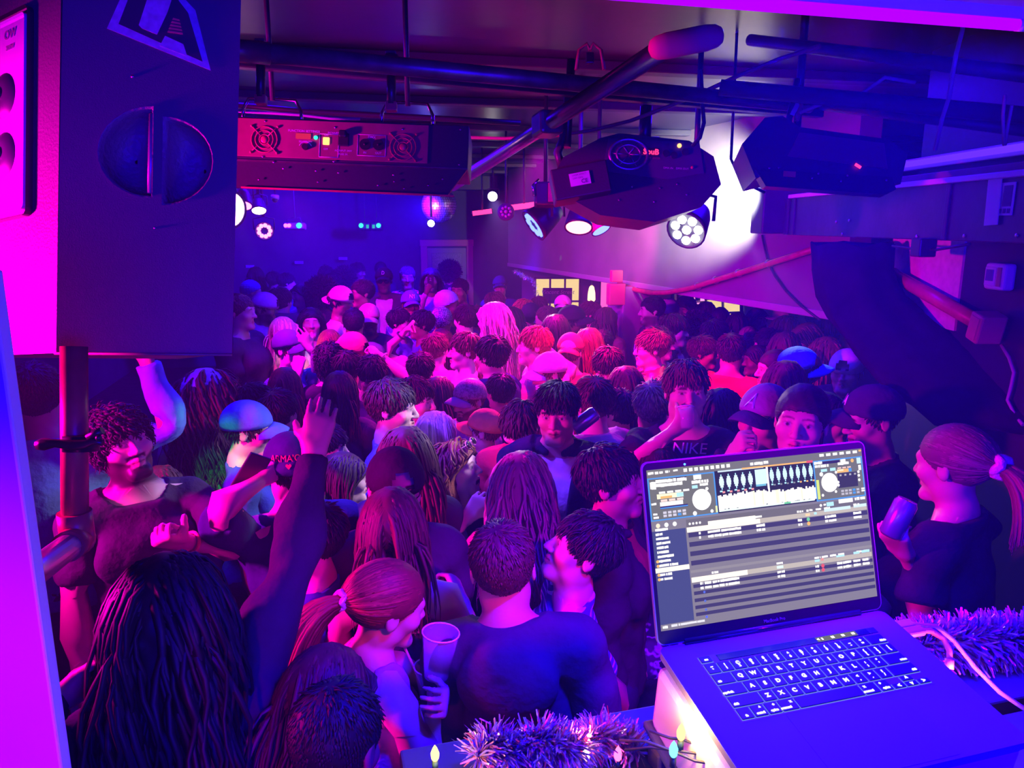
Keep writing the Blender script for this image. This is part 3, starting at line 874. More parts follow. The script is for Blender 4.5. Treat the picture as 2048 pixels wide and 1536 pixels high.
# laser boxes on the back wall
for cx, side in ((728, 'left'), (752, 'right')):
    T, R, s = CF(cx, 451, 11.5)
    o = root_at('laser_box', T, 'small laser box with green lens, the %s one of the pair at the back' % side, 'laser')
    MB().box((0, 0, -12), (22, 14, 22), M=R, bevel=2).build('housing', M_case, o)
    MB().sph((-6 if side == 'left' else 5, 0, 0), 4.6, 6, M=R).build('lens', M_grnled, o)
    MB().box((7 if side == 'left' else -5, -2, 0), (5, 7, 2), M=R).build('window', emat('green_dim', (.02, .5, .3), 1.0), o)
    HANG(o, (0, 6, -10), R)
T, R, s = CF(588, 451, 9.5)
o = root_at('led_bar', T, 'slim LED effect bar with pink and green lenses at the back left', 'stage light')
MB().box((0, 0, -8), (42, 12, 14), M=R, bevel=2).build('housing', mat('bar_pink', (.45, .12, .3), rough=.5), o)
for x, m_ in ((-17, M_pinkled), (-10, M_pinkled), (10, M_grnled)): MB().sph((x, 0, 0), 4 if x < 0 else 5.5, 6, (1, 1, .5), M=R).build('lens', m_, o)
MB().tube([(-16, 6, -6), (-15, 16, -6), (10, 17, -6), (14, 6, -6)], 1, 5, M=R).build('yoke', M_case, o)
HANG(o, (0, 16, -6), R)
# dome camera
T, R, s = CF(550, 398, 6.0)
o = root_at('dome_camera', T, 'small white dome camera under the dark far ceiling', 'camera')
MB().lathe([(0, 8), (8, 7), (8, 0), (0, 0)], 14, M=R @ Matrix.Rotation(-PI / 2, 4, 'X')).build('base', M_print, o)
MB().sph((0, -2, 0), 5.5, 8, M=R).build('lens_dome', M_plastic, o)
HANG(o, (0, 8, 0), R)
# mirror ball: every row of little mirrors is real
p = P(878, 410, 8.8)
mbp = empty('mirror_ball', p, 'mirror ball hanging from the ceiling above the crowd', 'mirror ball')
RB = .20
MB().sph((0, 0, 0), RB * .975, 16).build('core', M_plastic, mbp)
V, Q = [], []
rows = 22
for i in range(rows):
    la0, la1 = -PI / 2 + PI * (i + .06) / rows, -PI / 2 + PI * (i + .94) / rows
    nn = max(4, int(44 * math.cos((la0 + la1) / 2)))
    for k_ in range(nn):
        l0, l1 = 2 * PI * (k_ + .06) / nn, 2 * PI * (k_ + .94) / nn
        b_ = len(V)
        for la, lo in ((la0, l0), (la0, l1), (la1, l1), (la1, l0)):
            V.append((RB * math.cos(la) * math.cos(lo) + random.uniform(-.0012, .0012), RB * math.cos(la) * math.sin(lo) + random.uniform(-.0012, .0012), RB * math.sin(la) + random.uniform(-.0012, .0012)))
        Q.append((b_, b_ + 1, b_ + 2, b_ + 3))
o = link('mirror_tiles', np_mesh('mirror_tiles', np.array(V), np.array(Q), False), mat('mirror', (.92, .92, .95), rough=.3, metal=.95), mbp); o['kind'] = 'stuff'
MB().lathe([(0, RB + .05), (.035, RB + .05), (.04, RB - .01), (.0, RB - .01)], 14).cyl((0, 0, RB + .04), (0, 0, CEIL - p.z), .008, n=8).build('motor_mount', M_chrome, mbp)
# cables along the ceiling
def cable(label, pts, r=.008, m_=None, dd=None):
    W_ = [P(*q) for q in pts]
    if any(q in label for q in ('thin black', 'grey dusty', 'plastic strip')): W_.insert(0, Vector((W_[0].x, W_[0].y + .02, CEIL)))
    o = MB().tube(W_, r, 6).build('overhead_cable', m_ or M_cable); tag(o, label, 'cable'); return o
cable('dusty red cable strung from the tube to the far right joist', [(938, 275, 3.2), (1010, 277, 3.1), (1100, 273, 3.0), (1180, 262, 2.9), (1260, 242, 2.8), (1340, 212, 2.7), (1420, 178, 2.6), (1480, 150, 2.5), (1560, 118, 2.4), (1640, 92, 2.3)], .007, M_rcable)
cable('black cable hanging to the centre scanner', [(1402, 140, 2.6), (1404, 200, 2.62), (1408, 245, 2.65), (1400, 275, 2.68), (1385, 292, 2.7)], .007)
cable('thin black cable crossing the white lit bulkhead', [(1462, 318, 3.2), (1470, 336, 3.2), (1488, 358, 3.2), (1510, 376, 3.2), (1530, 385, 3.2)], .006)
cable('grey dusty cable hanging from the tube at upper right', [(1925, 60, 2.0), (1912, 110, 2.0), (1905, 150, 2.02), (1898, 195, 2.05), (1885, 235, 2.1), (1870, 300, 2.15)], .006, mat('grey_dusty_cable', (.3, .28, .34), rough=.8))
cable('pair of dusty cords hanging near the right edge, left cord', [(2010, 190, 1.9), (2006, 230, 1.9), (2008, 290, 1.95)], .004, MATS['grey_dusty_cable'])
cable('pair of dusty cords hanging near the right edge, right cord', [(2024, 210, 1.9), (2016, 250, 1.92), (2010, 290, 1.95)], .004, MATS['grey_dusty_cable'])
cable('black cable arcing over the right scanner', [(1600, 225, 2.5), (1650, 205, 2.45), (1720, 190, 2.4), (1770, 155, 2.3), (1830, 165, 2.3)], .006, MATS['grey_dusty_cable'])
cable('cable bundle running along the ceiling behind the effect light', [(470, 210, 3.0), (600, 222, 3.05), (760, 231, 3.1), (900, 238, 3.2), (1040, 246, 3.3)], .012)
# glossy tape garland sagging behind the effect light yokes
cable('pale sagging plastic strip behind the effect light', [(470, 224, 2.7), (540, 226, 2.7), (600, 230, 2.72), (660, 237, 2.75), (720, 238, 2.78)], .005, mat('plastic_strip', (.45, .4, .55), rough=.3))
# white laser-like reflection strips on the bar-side ceiling: a louvred vent catching the lamp
p0 = on_fascia(1450, 318, .25)
# ------------------------------------------------------------------ things of the booth: speaker, post, pole, ledge, laptop
# ---- loudspeaker at upper left (tilted down like the view)
def cam_pt(px, py, depth):
    o_ = Vector((0, 0, CAM_H))
    return o_ + (CR * ((px - 1024) / FPX) + CU * (-(py - 768) / FPX) - CB) * depth
DS = 1.6
A0 = cam_pt(112, 706, DS)
sx = DS / FPX
ups = (CU + CR * .014).normalized()
rgt = (CR * math.cos(math.radians(3)) - CB * math.sin(math.radians(3))).normalized()
nrm_ = rgt.cross(ups).normalized()
sp = empty('loudspeaker', A0, 'large dark loudspeaker with recessed handles at upper left', 'loudspeaker')
wS, hS = 346 * sx, 900 * sx
lf = (-CR * .90 - CB * .44).normalized()       # direction of the rear face, running back to the left
def spt(u, v, w_=0.0): return rgt * (u * sx) + ups * (v * sx) + nrm_ * w_     # on the side panel, in photo pixels from its lower left corner
M_spk = mat('speaker_paint', (.12, .115, .16), rough=.5, spec=.4, bump=.08, bscale=400)
m = MB()
Bc = spt(346, 0); Dc = lf * .46; Cc = Bc - nrm_ * .38 - rgt * .26
pl_ = [Vector((0, 0, 0)) - nrm_ * .004, Bc - nrm_ * .004, Cc, Dc - nrm_ * .05]
lo = [m.bm.verts.new(p) for p in pl_]; hi = [m.bm.verts.new(p + ups * hS) for p in pl_]
# side panel with two handle openings
from mathutils.geometry import tessellate_polygon
def half(cx, y0, y1, x_flat, rx, left):
    cy, ry_ = (y0 + y1) / 2, (y1 - y0) / 2
    q = [(x_flat, y0), (x_flat, y1)] if not left else []
    ts = np.linspace(PI / 2, 1.5 * PI, 17) if left else np.linspace(-PI / 2, PI / 2, 17)
    q = [(x_flat + rx * math.cos(t), cy + ry_ * math.sin(t)) for t in ts]
    return q
H1 = half(0, 316, 492, 182, 104, True); H2 = half(0, 301, 472, 206, 96, False)
outer = [(0, 0), (346, 0), (356, 900), (4, 900)]
loops = [outer, H1, H2]
flat = [p for l in loops for p in l]
tri = tessellate_polygon([[Vector((p[0], p[1], 0)) for p in l] for l in loops])
vs = [m.bm.verts.new(spt(*p)) for p in flat]
for t in tri:
    try: m.bm.faces.new([vs[i] for i in t])
    except ValueError: pass
for i in (1, 2, 3):
    j = (i + 1) % 4
    m.bm.faces.new((lo[i], lo[j], hi[j], hi[i]))
m.bm.faces.new(lo[::-1]); m.bm.faces.new(hi)
m.build('cabinet', M_spk, sp)
M_cup = mat('handle_cup_plastic', (.22, .13, .2), rough=.45, bump=.3, bscale=90)
for H in (H1, H2):
    m = MB(); rings = []
    cx = sum(p[0] for p in H) / len(H); cy = sum(p[1] for p in H) / len(H)
    for f_, dp_ in ((1.05, .003), (1, .002), (.97, -.02), (.86, -.05), (.55, -.07), (.05, -.075)):
        rings.append([m.bm.verts.new(spt(cx + (p[0] - cx) * f_, cy + (p[1] - cy) * f_, dp_)) for p in H])
    for a_, b_ in zip(rings, rings[1:]):
        for i in range(len(H)):
            j = (i + 1) % len(H)
            f = m.bm.faces.new((a_[i], a_[j], b_[j], b_[i])); f.smooth = True
    m.build('handle_cup', M_cup, sp)
MB().cyl(spt(178, 322, -.004), spt(180, 482, -.004), .0068, n=12).build('handle_bar', mat('handle_bar', (.45, .32, .4), rough=.3, metal=.3), sp)
# sticker: slanted frame with big letters
M_st = mat('sticker_print', (.62, .5, .75), rough=.55, noise=.2, nscale=60); M_stb = mat('sticker_black', (.06, .05, .09), rough=.5)
def spoly(name, pts, m_, z0=.0008, par=sp):
    b = MB()
    a_ = [b.bm.verts.new(spt(x - 112, 706 - y, z0)) for x, y in pts]; c_ = [b.bm.verts.new(spt(x - 112, 706 - y, z0 + .0008)) for x, y in pts]
    n_ = len(pts)
    b.bm.faces.new(a_[::-1]); b.bm.faces.new(c_)
    for i in range(n_): b.bm.faces.new((a_[i], a_[(i + 1) % n_], c_[(i + 1) % n_], c_[i]))
    return b.build(name, m_, par)
stk = spoly('sticker', [(203, 55), (232, -14), (330, -34), (376, 14), (408, 135)], M_st)
spoly('sticker_field', [(226, 46), (247, -12), (326, -26), (362, 20), (392, 118)], M_stb, .0018, sp)
spoly('letter', [(266, 48), (287, -22), (336, -26), (322, 20), (302, 66), (272, 54)], M_st, .003, sp)
spoly('letter', [(318, 68), (354, 84), (362, 108), (308, 88)], M_st, .003, sp)
M_sto = mat('sticker_orange', (.8, .22, .18), rough=.5)
for i in range(5): spoly('stripe', [(334 - i * 2.4, 32 + i * 6.4), (346 + i * 1.6, 35 + i * 6.6), (347 + i * 1.6, 38.5 + i * 6.6), (332 - i * 2.4, 35.5 + i * 6.4)], M_sto, .004, sp)
MB().sph(spt(142, 556, 0), .004, 5).sph(spt(190, 252, 0), .003, 5).build('screw', M_screw, sp)
MB().tube([spt(-2, -1, .002), spt(346, -3, .002)], .003, 6).build('bottom_edge', mat('worn_edge', (.3, .12, .14), rough=.5), sp)
# rear face with its connector plate
ln = lf.cross(ups).normalized()
if ln.dot(Vector((0, 0, CAM_H)) - A0) < 0: ln = -ln
m = MB()
m.quad([Vector((0, 0, 0)), ups * hS, Dc - nrm_ * .05 + ups * hS, Dc - nrm_ * .05])
m.build('rear_panel', mat('rear_panel_paint', (.16, .10, .14), rough=.5, bump=.15, bscale=150), sp)
def on_rear(px, py, off=.0):
    o_ = Vector((0, 0, CAM_H)); r = cam_pt(px, py, 1.0) - o_
    l2 = (Dc - nrm_ * .05).normalized(); n2 = l2.cross(ups).normalized()
    if n2.dot(-r) < 0: n2 = -n2
    t = (A0 + n2 * off - o_).dot(n2) / r.dot(n2)
    return o_ + r * t - A0, n2
pc, n2 = on_rear(25, 235, .002)
l2 = (Dc - nrm_ * .05).normalized()
Mr = frame(-l2 if (-l2).dot(CR) > 0 else l2, ups, pc)
c0, _ = on_rear(64, 235, .002)
half_w = (c0 - pc).length
plate = MB().box((-.10, 0, 0), (.20 + half_w * 2, 410 * sx * 1.06, .006), M=Mr, bevel=.016, seg=3).build('plate_frame', M_plastic, sp)
MB().box((-.10, 0, .004), (.185 + half_w * 2 - .006, 384 * sx * 1.06, .005), M=Mr, bevel=.012, seg=3).build('connector_plate', mat('connector_plate', (.78, .62, .76), rough=.4), sp)
for py in (192, 310):
    q, _ = on_rear(8, py, .008)
    Mk = frame(Mr.col[0].xyz, Mr.col[1].xyz, q)
    MB().lathe([(0, .012), (.024, .012), (.036, .010), (.050, .002), (.052, 0)], 24, M=Mk).build('socket', mat('socket_grey', (.05, .035, .08), rough=.45), sp)
    MB().cyl((0, 0, .008), (0, 0, .016), .013, n=16, M=Mk).build('socket_hole', M_plastic, sp)
for tx, py, sz in (('OW', 68, .028), ('300W', 94, .014)):
    q, _ = on_rear(20, py, .0098)
    text('lettering', tx, sz, mat('plate_ink', (.35, .12, .3), rough=.6), sp, frame(Mr.col[0].xyz, Mr.col[1].xyz, q), bold=.0006)

# ---- scaffold pole under the speaker, elbow, chrome rail, clamp handle
p0 = cam_pt(148, 700, 1.46); p1 = cam_pt(150, 1035, 1.46)
po = empty('scaffold_pole', p1, 'red lit scaffold pole under the loudspeaker with an elbow fitting', 'pole')
MB().cyl(p0 - p1 + (p0 - p1) * .02, Vector((0, 0, 0)), .0245, n=20).build('pole', M_redpipe, po)
MB().cyl(Vector((0, 0, .012)), Vector((0, 0, -.045)), .031, n=18).sph((0, 0, -.045), .032, 10).build('elbow_fitting', M_redpipe, po)
e1 = cam_pt(48, 1160, 1.22) - p1
e0 = Vector((0, 0, -.045))
MB().cyl(e0, e0 + (e1 - e0) * .22, .030, n=18).build('elbow_socket', M_redpipe, po)
MB().cyl(e0 + (e1 - e0) * .2, e0 + (e1 - e0) * 1.6, .0242, n=20).build('chrome_rail', mat('chrome_rail', (.85, .85, .88), rough=.36, metal=1), po)
T, R, s = CF(146, 890, 1.46)
T = Matrix.Translation(cam_pt(146, 890, 1.43))
hc_ = root_at('clamp_handle', T, 'dark T-handle clamp screwed onto the scaffold pole', 'clamp')
MB().cyl((0, -14, -26), (0, 16, -26), 32, n=18, M=R).build('clamp_ring', M_plastic, hc_)
MB().tube([(-64, 0, 6), (-52, 2, 6), (-30, 4, 6), (0, 0, 6), (26, 2, 6), (44, 8, 6), (60, 4, 6)], 6, 8, M=R, rad=[9, 12, 8, 10, 9, 6, 6]).build('handle', M_plastic, hc_)
MB().cyl((30, 14, 4), (58, 28, 4), 7, n=10, M=R).sph((54, 14, 10), 6, 6, M=R).build('bolt', M_plastic, hc_)

# ---- booth side post
wp = MB().box((-.585 - .35, .86, 1.2), (.70, .022, 2.4), bevel=.003).build('wall_booth', mat('booth_board_white', (.72, .66, .74), rough=.32, spec=.5, noise=.06, nscale=3)); tag(wp, 'pale booth side board glowing violet at the left edge', 'wall', kind='structure')
# ---- booth header board + violet tube
hb = empty('header_board', (.6, .9, 2.72), 'pink lit board of the booth header at the top right', 'board', rot=(0, 0, math.radians(30)))
A_, B_ = P(1686, 0, 1.185), P(2048, 40, 1.295)
ex_ = (B_ - A_).normalized(); nb = Vector((ex_.y, -ex_.x, 0))
hb.location = A_; hb.rotation_euler = (0, 0, math.atan2(ex_.y, ex_.x))
MB().box((.30, -.35, .011), (2.2, .70, .022), bevel=.003).build('board', mat('header_pink_lit', (.75, .36, .48), rough=.5), hb)  # pink light from below is partly put into the board colour
a, b = P(1400, 0, 1.10), P(2034, 50, 1.228)
tb = empty('tube_light', a, 'violet tube light along the booth header at the top', 'tube light')
MB().cyl((b - a) * -.35, b - a, .0085, n=18).build('tube', emat('uv_tube', (.30, .0, 1.0), 1.7), tb)
MB().cyl(b - a, (b - a) * 1.03, .009, n=18).build('end_cap', M_print, tb)
light('AREA', (a + b) / 2 + Vector((0, -.0, -.016)), (.01, .0, 1.0), 95, (a + b) / 2 + Vector((.05, 0, -1)), (b - a).length, size_y=.02, name='uv_tube_light')
_tl = SC.objects['uv_tube_light']; _tl.rotation_euler = (0, 0, math.atan2((b - a).y, (b - a).x)); _tl.data.spread = math.radians(105)
MB().box((0, 0, 0), ((b - a).length * 1.4, .02, .014), M=frame(b - a, EZ, (b - a) * .35 + Vector((0, .0, .017)))).build('batten_body', M_white, tb)

# ---- ledge of the booth with tinsel and string lights
LG = lambda x, y=0, z=0: Vector((x, .885 + .27 * x + y, 1.74 + z))
LM = frame((1, .27, 0), (-.27, 1, 0), LG(.72))
lg = MB().box((0, 0, -.02), (1.78, .13, .04), M=LM, bevel=.004).build('booth_ledge', M_black); tag(lg, 'black ledge along the front of the booth under the tinsel', 'ledge')
MB().box((0, .055, -.89), (1.78, .02, 1.70), M=LM).build('front_board', M_black, lg)
MB().box((-.51, .01, .012), (.12, .03, .03), M=LM @ Matrix.Rotation(.12, 4, 'Z'), bevel=.004).build('wood_block', M_wood, lg)
FC = [(.95, .65, .9), (.95, .6, .9), (.45, .35, .9), (.95, .12, .35), (.9, .5, .75), (.95, .3, .6)]
o = tinsel('tinsel_garland', [P(955, 1515, .85), P(985, 1488, .87), P(1030, 1512, .86), P(1075, 1478, .88), P(1110, 1494, .875), P(1150, 1506, .88), P(1200, 1470, .91), P(1245, 1490, .91), P(1275, 1505, .90)], .042, 2600, '', cols=FC)
tag(o, 'shaggy pink and silver tinsel garland on the ledge at the bottom centre', 'tinsel', kind='stuff')
o = tinsel('tinsel_garland', [LG(.64, .06, .02), LG(.70, .05, .03), LG(.78, .04, .03), LG(.86, .02, .03), LG(.95, .0, .02), LG(1.05, .0, .02)], .06, 4200, '', cols=FC)
tag(o, 'shaggy dark pink tinsel garland to the right of the laptop', 'tinsel', kind='stuff')
bulbs = [(870, 1512, .82, (1.0, .55, .12), 'warm yellow fairy light left of the tinsel garland'), (1170, 1484, .90, (1.0, .12, .30), 'red fairy light in the middle of the tinsel'),
         (1172, 1512, .88, (1.0, .55, .5), 'pale pink fairy light just below the red one'), (1362, 1470, .80, (1.0, .50, .10), 'large warm fairy light beside the laptop stand'),
         (1347, 1504, .79, (.1, .6, 1.0), 'cyan fairy light below the warm one by the laptop stand'), (1046, 1508, .88, (.25, .3, 1.0), 'blue fairy light in the left part of the tinsel'),
         (1236, 1512, .88, (.9, .1, .3), 'dim red fairy light at the right end of the tinsel'),
         (1912, 1378, .93, (1.0, .20, .12), 'red fairy light in the tinsel right of the laptop')]
wire = []
for px, py, dd, cc, lb in bulbs:
    p = P(px, py, dd)
    o = empty('fairy_light', p, lb, 'fairy light')
    big = 'large' in lb or 'yellow' in lb
    MB().lathe([(0, .016), (.003, .011), (.0055, .004), (.0048, -.003), (.003, -.006)], 10).build('bulb', emat('bulb_%d%d%d' % tuple(int(c * 9) for c in cc), cc, 5 if big else 4), o)
    MB().cyl((0, 0, -.006), (0, 0, -.02), .004, n=8).build('socket', mat('green_socket', (.02, .06, .03), rough=.5), o)
    if big or 'red fairy light in the' in lb:
        light('POINT', p + Vector((0, -.01, .02)), cc, .8 if big else .5 if 'right of' in lb else .2, size=.008)
for k_, seq in enumerate((((1250, 1500, .85), (1300, 1494, .82), (1347, 1500, .80), (1400, 1508, .79), (1450, 1512, .77)), ((1240, 1480, .86), (1290, 1482, .83), (1340, 1500, .80), (1390, 1522, .78), (1440, 1530, .76)), ((1300, 1462, .84), (1340, 1476, .82), (1362, 1478, .81), (1395, 1490, .80), (1440, 1500, .78)))):
    o = MB().tube([P(*q) for q in seq], .0018, 5).build('fairy_light_wire', mat('dark_wire', (.04, .04, .06), rough=.5))
    tag(o, ('upper', 'lower', 'short')[k_] + ' dark fairy light wire running to the laptop stand', 'wire')

# ---- laptop
LO = Vector((.3678, .9546, 1.8987)); LYAW, LPIT, LROL, LLID = .2677, .155, -.0111, .4339
LRot = Matrix.Rotation(LYAW, 4, 'Z') @ Matrix.Rotation(LPIT, 4, 'X') @ Matrix.Rotation(LROL, 4, 'Y')
lp = empty('laptop', LO, 'open silver laptop with a DJ program on its lit screen', 'laptop'); lp.rotation_euler = LRot.to_euler()
LW, LDp = .3579, .2459
M_alu = mat('blue_lit_aluminium', (.17, .16, .32), rough=.5, metal=0.0, spec=.2)  # blue light on the silver case is put into its colour
M_bez = mat('laptop_bezel', (.02, .02, .03), rough=.15, spec=.5)
m = MB()
def rrect(w_, h_, r_, n_=6):
    out = []
    for cx, cy, a0 in ((w_ / 2 - r_, h_ / 2 - r_, 0), (-w_ / 2 + r_, h_ / 2 - r_, PI / 2), (-w_ / 2 + r_, -h_ / 2 + r_, PI), (w_ / 2 - r_, -h_ / 2 + r_, 1.5 * PI)):
        out += [(cx + r_ * math.cos(a0 + PI / 2 * i / n_), cy + r_ * math.sin(a0 + PI / 2 * i / n_)) for i in range(n_ + 1)]
    return out
m.poly(rrect(LW, LDp, .011), .0105, M=Matrix.Translation((0, -LDp / 2, -.0105)))
m.poly([(x * .985, y * .985) for x, y in rrect(LW, LDp, .011)], .004, M=Matrix.Translation((0, -LDp / 2, -.0145)))
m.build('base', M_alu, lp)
LM2 = Matrix.Rotation(-LLID, 4, 'X')   # lid: local x right, z up the lid, y behind
lidm = Matrix(((1, 0, 0, 0), (0, math.sin(LLID), -math.cos(LLID), 0), (0, math.cos(LLID), math.sin(LLID), 0), (0, 0, 0, 1)))
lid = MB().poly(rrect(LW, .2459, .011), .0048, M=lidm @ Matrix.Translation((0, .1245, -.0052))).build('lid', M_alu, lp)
MB().poly(rrect(LW - .0035, .2425, .009), .0004, M=lidm @ Matrix.Translation((0, .1245, -.0002))).build('bezel', M_bez, lid)
MB().cyl((-.14, .002, .001), (.14, .002, .001), .0052, n=14).build('hinge', M_bez, lp)
MB().cyl((0, 0, 0), (0, 0, .0006), .0016, n=10, M=lidm @ Matrix.Translation((-.1145, .2395, .0002))).build('camera_light', emat('camera_led', (.05, .15, 1), 6), lid)
text('lettering', 'MacBook Pro', .0062, mat('bezel_print', (.18, .15, .25), rough=.5), lid, lidm @ Matrix.Translation((0, .0115, .0003)))
# screen picture: real quads on the glass, colours given off by the screen
SW_, SH_, SB_ = .3447, .2154, .021
SQ, SC_ = [], []
def sq(u0, v0, u1, v1, col, z=1):
    zz = .0003 + z * .00006
    for u, v in ((u0, v1), (u1, v1), (u1, v0), (u0, v0)):
        SQ.append(lidm @ Vector(((u - .5) * SW_, SB_ + (1 - v) * SH_, zz)))
        SC_.append(col)
def sell(cu, cv, r, col, z=2, n_=20):
    for i in range(n_):
        a0, a1 = 2 * PI * i / n_, 2 * PI * (i + 1) / n_
        for u, v in ((cu, cv), (cu + r * math.cos(a0), cv + r * 1.6 * math.sin(a0)), (cu + r * math.cos((a0 + a1) / 2), cv + r * 1.6 * math.sin((a0 + a1) / 2)), (cu + r * math.cos(a1), cv + r * 1.6 * math.sin(a1))):
            SQ.append(lidm @ Vector(((u - .5) * SW_, SB_ + (1 - v) * SH_, .0003 + z * .00006))); SC_.append(col)
rs_ = random.Random(5)
def blob(u0, v, u1, h=.017, col=(1.15, 1.1, 1.1), z=4, rag=True):
    """a blurred line of lettering: little boxes of uneven height"""
    u = u0
    while u < u1:
        w_ = rs_.uniform(.006, .016)
        sq(u, v - h / 2 * rs_.uniform(.75, 1.05), min(u + w_, u1), v + h / 2 * rs_.uniform(.75, 1.05), col, z)
        u += w_ * (1.0 if rs_.random() > .2 else 1.25)
GR, DK, SD = (.27, .235, .32), (.072, .055, .19), (.08, .085, .28)
W1, CY, BL, YL, RDc, ORc, GNc = (1.2, 1.15, 1.15), (.55, .95, 1.2), (.10, .36, .95), (1.2, 1.1, .75), (.9, .12, .2), (1.1, .55, .18), (.2, .7, .4)
sq(0, 0, 1, 1, GR, 0)
sq(0, 0, 1, .05, (.22, .2, .23), 1)
blob(.005, .022, .03); blob(.035, .022, .07); blob(.08, .02, .10); blob(.115, .018, .135, .012)
for i in range(9): sq(.16 + i * .024, .012, .176 + i * .024, .034, W1, 3)
blob(.46, .028, .545, .022)
for i in range(6): sq(.79 + i * .033, .010, .812 + i * .033, .028, W1, 3)
sq(.985, .008, .998, .02, ORc, 4)
# decks
for d0, d1, lr in ((.0, .295, 0), (.755, .998, 1)):
    sq(d0, .052, d1, .322, BL, 1); sq(d0 + .006, .06, d1 - .006, .314, (.20, .19, .21), 2)
for r_ in range(2): blob(.035, .078 + r_ * .024, .17 + r_ * -.02, .022, W1)
blob(.01, .10, .035, .05, W1); blob(.20, .075, .235, .03); blob(.19, .105, .265, .022)
sq(.115, .063, .17, .075, (.05, .03, .16), 3)
for i in range(4): sq(.045 + i * .035, .142, .072 + i * .035, .155, W1, 4)
sq(.035, .157, .15, .187, YL, 3); sq(.05, .172, .10, .186, ORc, 4); sq(.12, .16, .15, .185, CY, 4)
for i in range(3): sq(.05 + i * .035, .192, .078 + i * .035, .206, (1.1, .8, .75), 4)
sq(.045, .208, .145, .234, W1, 4); sq(.045, .236, .165, .252, (.06, .03, .2), 3); sq(.045, .243, .165, .250, BL, 4)
for i in range(5):
    for r_ in range(2): sq(.055 + i * .021, .268 + r_ * .02, .070 + i * .021, .283 + r_ * .02, BL if (i == 3 and r_) else (.75, .7, .85), 4)
blob(.012, .28, .03, .014); blob(.012, .3, .035, .014); blob(.008, .215, .03, .014)
sell(.228, .22, .042, (1.35, 1.3, 1.3), 4)
sq(.19, .125, .215, .145, CY, 4); blob(.225, .125, .262, .02); sell(.255, .155, .007, W1, 5, 8); sell(.192, .302, .009, W1, 5, 8); sell(.268, .30, .007, W1, 5, 8)
# waveforms
sq(.295, .05, .755, .32, (.04, .03, .10), 1)
sq(.31, .05, .52, .06, (.75, .9, 1), 3); sq(.42, .047, .74, .057, ORc, 4); sq(.725, .045, .755, .06, RDc, 5)
for i in range(5):
    u = .312 + i * .033
    for k_ in range(7):
        a_ = math.sin(PI * (k_ + .5) / 7)
        sq(u + .011 - .011 * a_, .075 + k_ * .014, u + .011 + .011 * a_, .075 + (k_ + 1) * .014, CY if k_ in (0, 6) else (.85, 1.1, 1.25), 3)
    sq(u, .178, u + .012, .188, CY, 3); sq(u + .011, .184, u + .023, .196, (1.0, .35, .4), 3)
sq(.478, .068, .53, .165, (.8, 1.05, 1.25), 3); sq(.478, .165, .525, .178, (.2, .55, .8), 3)
for i in range(7):
    u = .545 + i * .031
    for k_ in range(7):
        a_ = math.sin(PI * (k_ + .5) / 7)
        sq(u + .010 - .010 * a_, .066 + k_ * .014, u + .010 + .010 * a_, .066 + (k_ + 1) * .014, CY if k_ in (0, 6) else (.75, 1.05, 1.25), 3)
    sq(u + .004, .17, u + .013, .18, CY, 3); sq(u + .015, .174, u + .024, .184, ORc if i > 3 else (.3, .3, .35), 3)
sq(.53, .055, .54, .20, (1.0, .95, 1.1), 4)
u = .30
while u < .755:
    w_ = .008
    top = (.205 if u < .54 else .218) + rs_.uniform(-.008, .012); bot = .305 + rs_.uniform(-.01, .006)
    sq(u, top, u + w_, bot, (1.3, 1.25, 1.2) if rs_.random() > .12 else (1.2, 1.2, .8), 3)
    u += w_
sq(.30, .30, .745, .312, (.95, 1.15, 1.1), 4); sq(.60, .30, .63, .312, GNc, 5)
sq(.285, .27, .294, .312, (.9, .95, .5), 4); sq(.762, .18, .775, .308, (.8, .9, .25), 4)
# right deck
blob(.76, .068, .80, .02); blob(.762, .09, .83, .02); blob(.89, .07, .915, .025); blob(.875, .088, .93, .02)
sq(.80, .062, .885, .08, (.05, .03, .16), 3); sell(.948, .075, .008, ORc, 5, 8); sq(.97, .06, .99, .10, (.7, .95, 1.2), 4); sq(.975, .11, .988, .145, W1, 4)
sq(.79, .112, .82, .13, CY, 4); sq(.835, .11, .862, .13, CY, 4)
sq(.868, .125, .925, .148, ORc, 4); sq(.868, .125, .90, .138, (1.15, .9, .6), 5); sq(.925, .124, .94, .147, BL, 5)
for i in range(3): sq(.872 + i * .024, .112, .89 + i * .024, .121, (1.1, .7, .65), 4)
sq(.868, .152, .965, .25, (.06, .045, .13), 3)
for i in range(4): sq(.878 + i * .024, .16, .888 + i * .024, .172, (.5, .48, .55), 4)
sell(.826, .205, .040, (1.35, 1.3, 1.3), 4)
for i in range(5):
    for r_ in range(2): sq(.878 + i * .019, .265 + r_ * .02, .892 + i * .019, .279 + r_ * .02, BL if (i == 3) else (.6, .56, .66), 4)
for v in (.155, .18, .21): sell(.973, v, .006, W1, 5, 8)
sell(.79, .145, .009, W1, 5, 8); sell(.862, .142, .006, W1, 5, 8); sell(.868, .21, .006, W1, 5, 8); sell(.868, .23, .006, W1, 5, 8); sell(.852, .27, .006, W1, 5, 8); sell(.787, .285, .006, W1, 5, 8)
blob(.978, .27, .995, .012); blob(.978, .285, .995, .012)
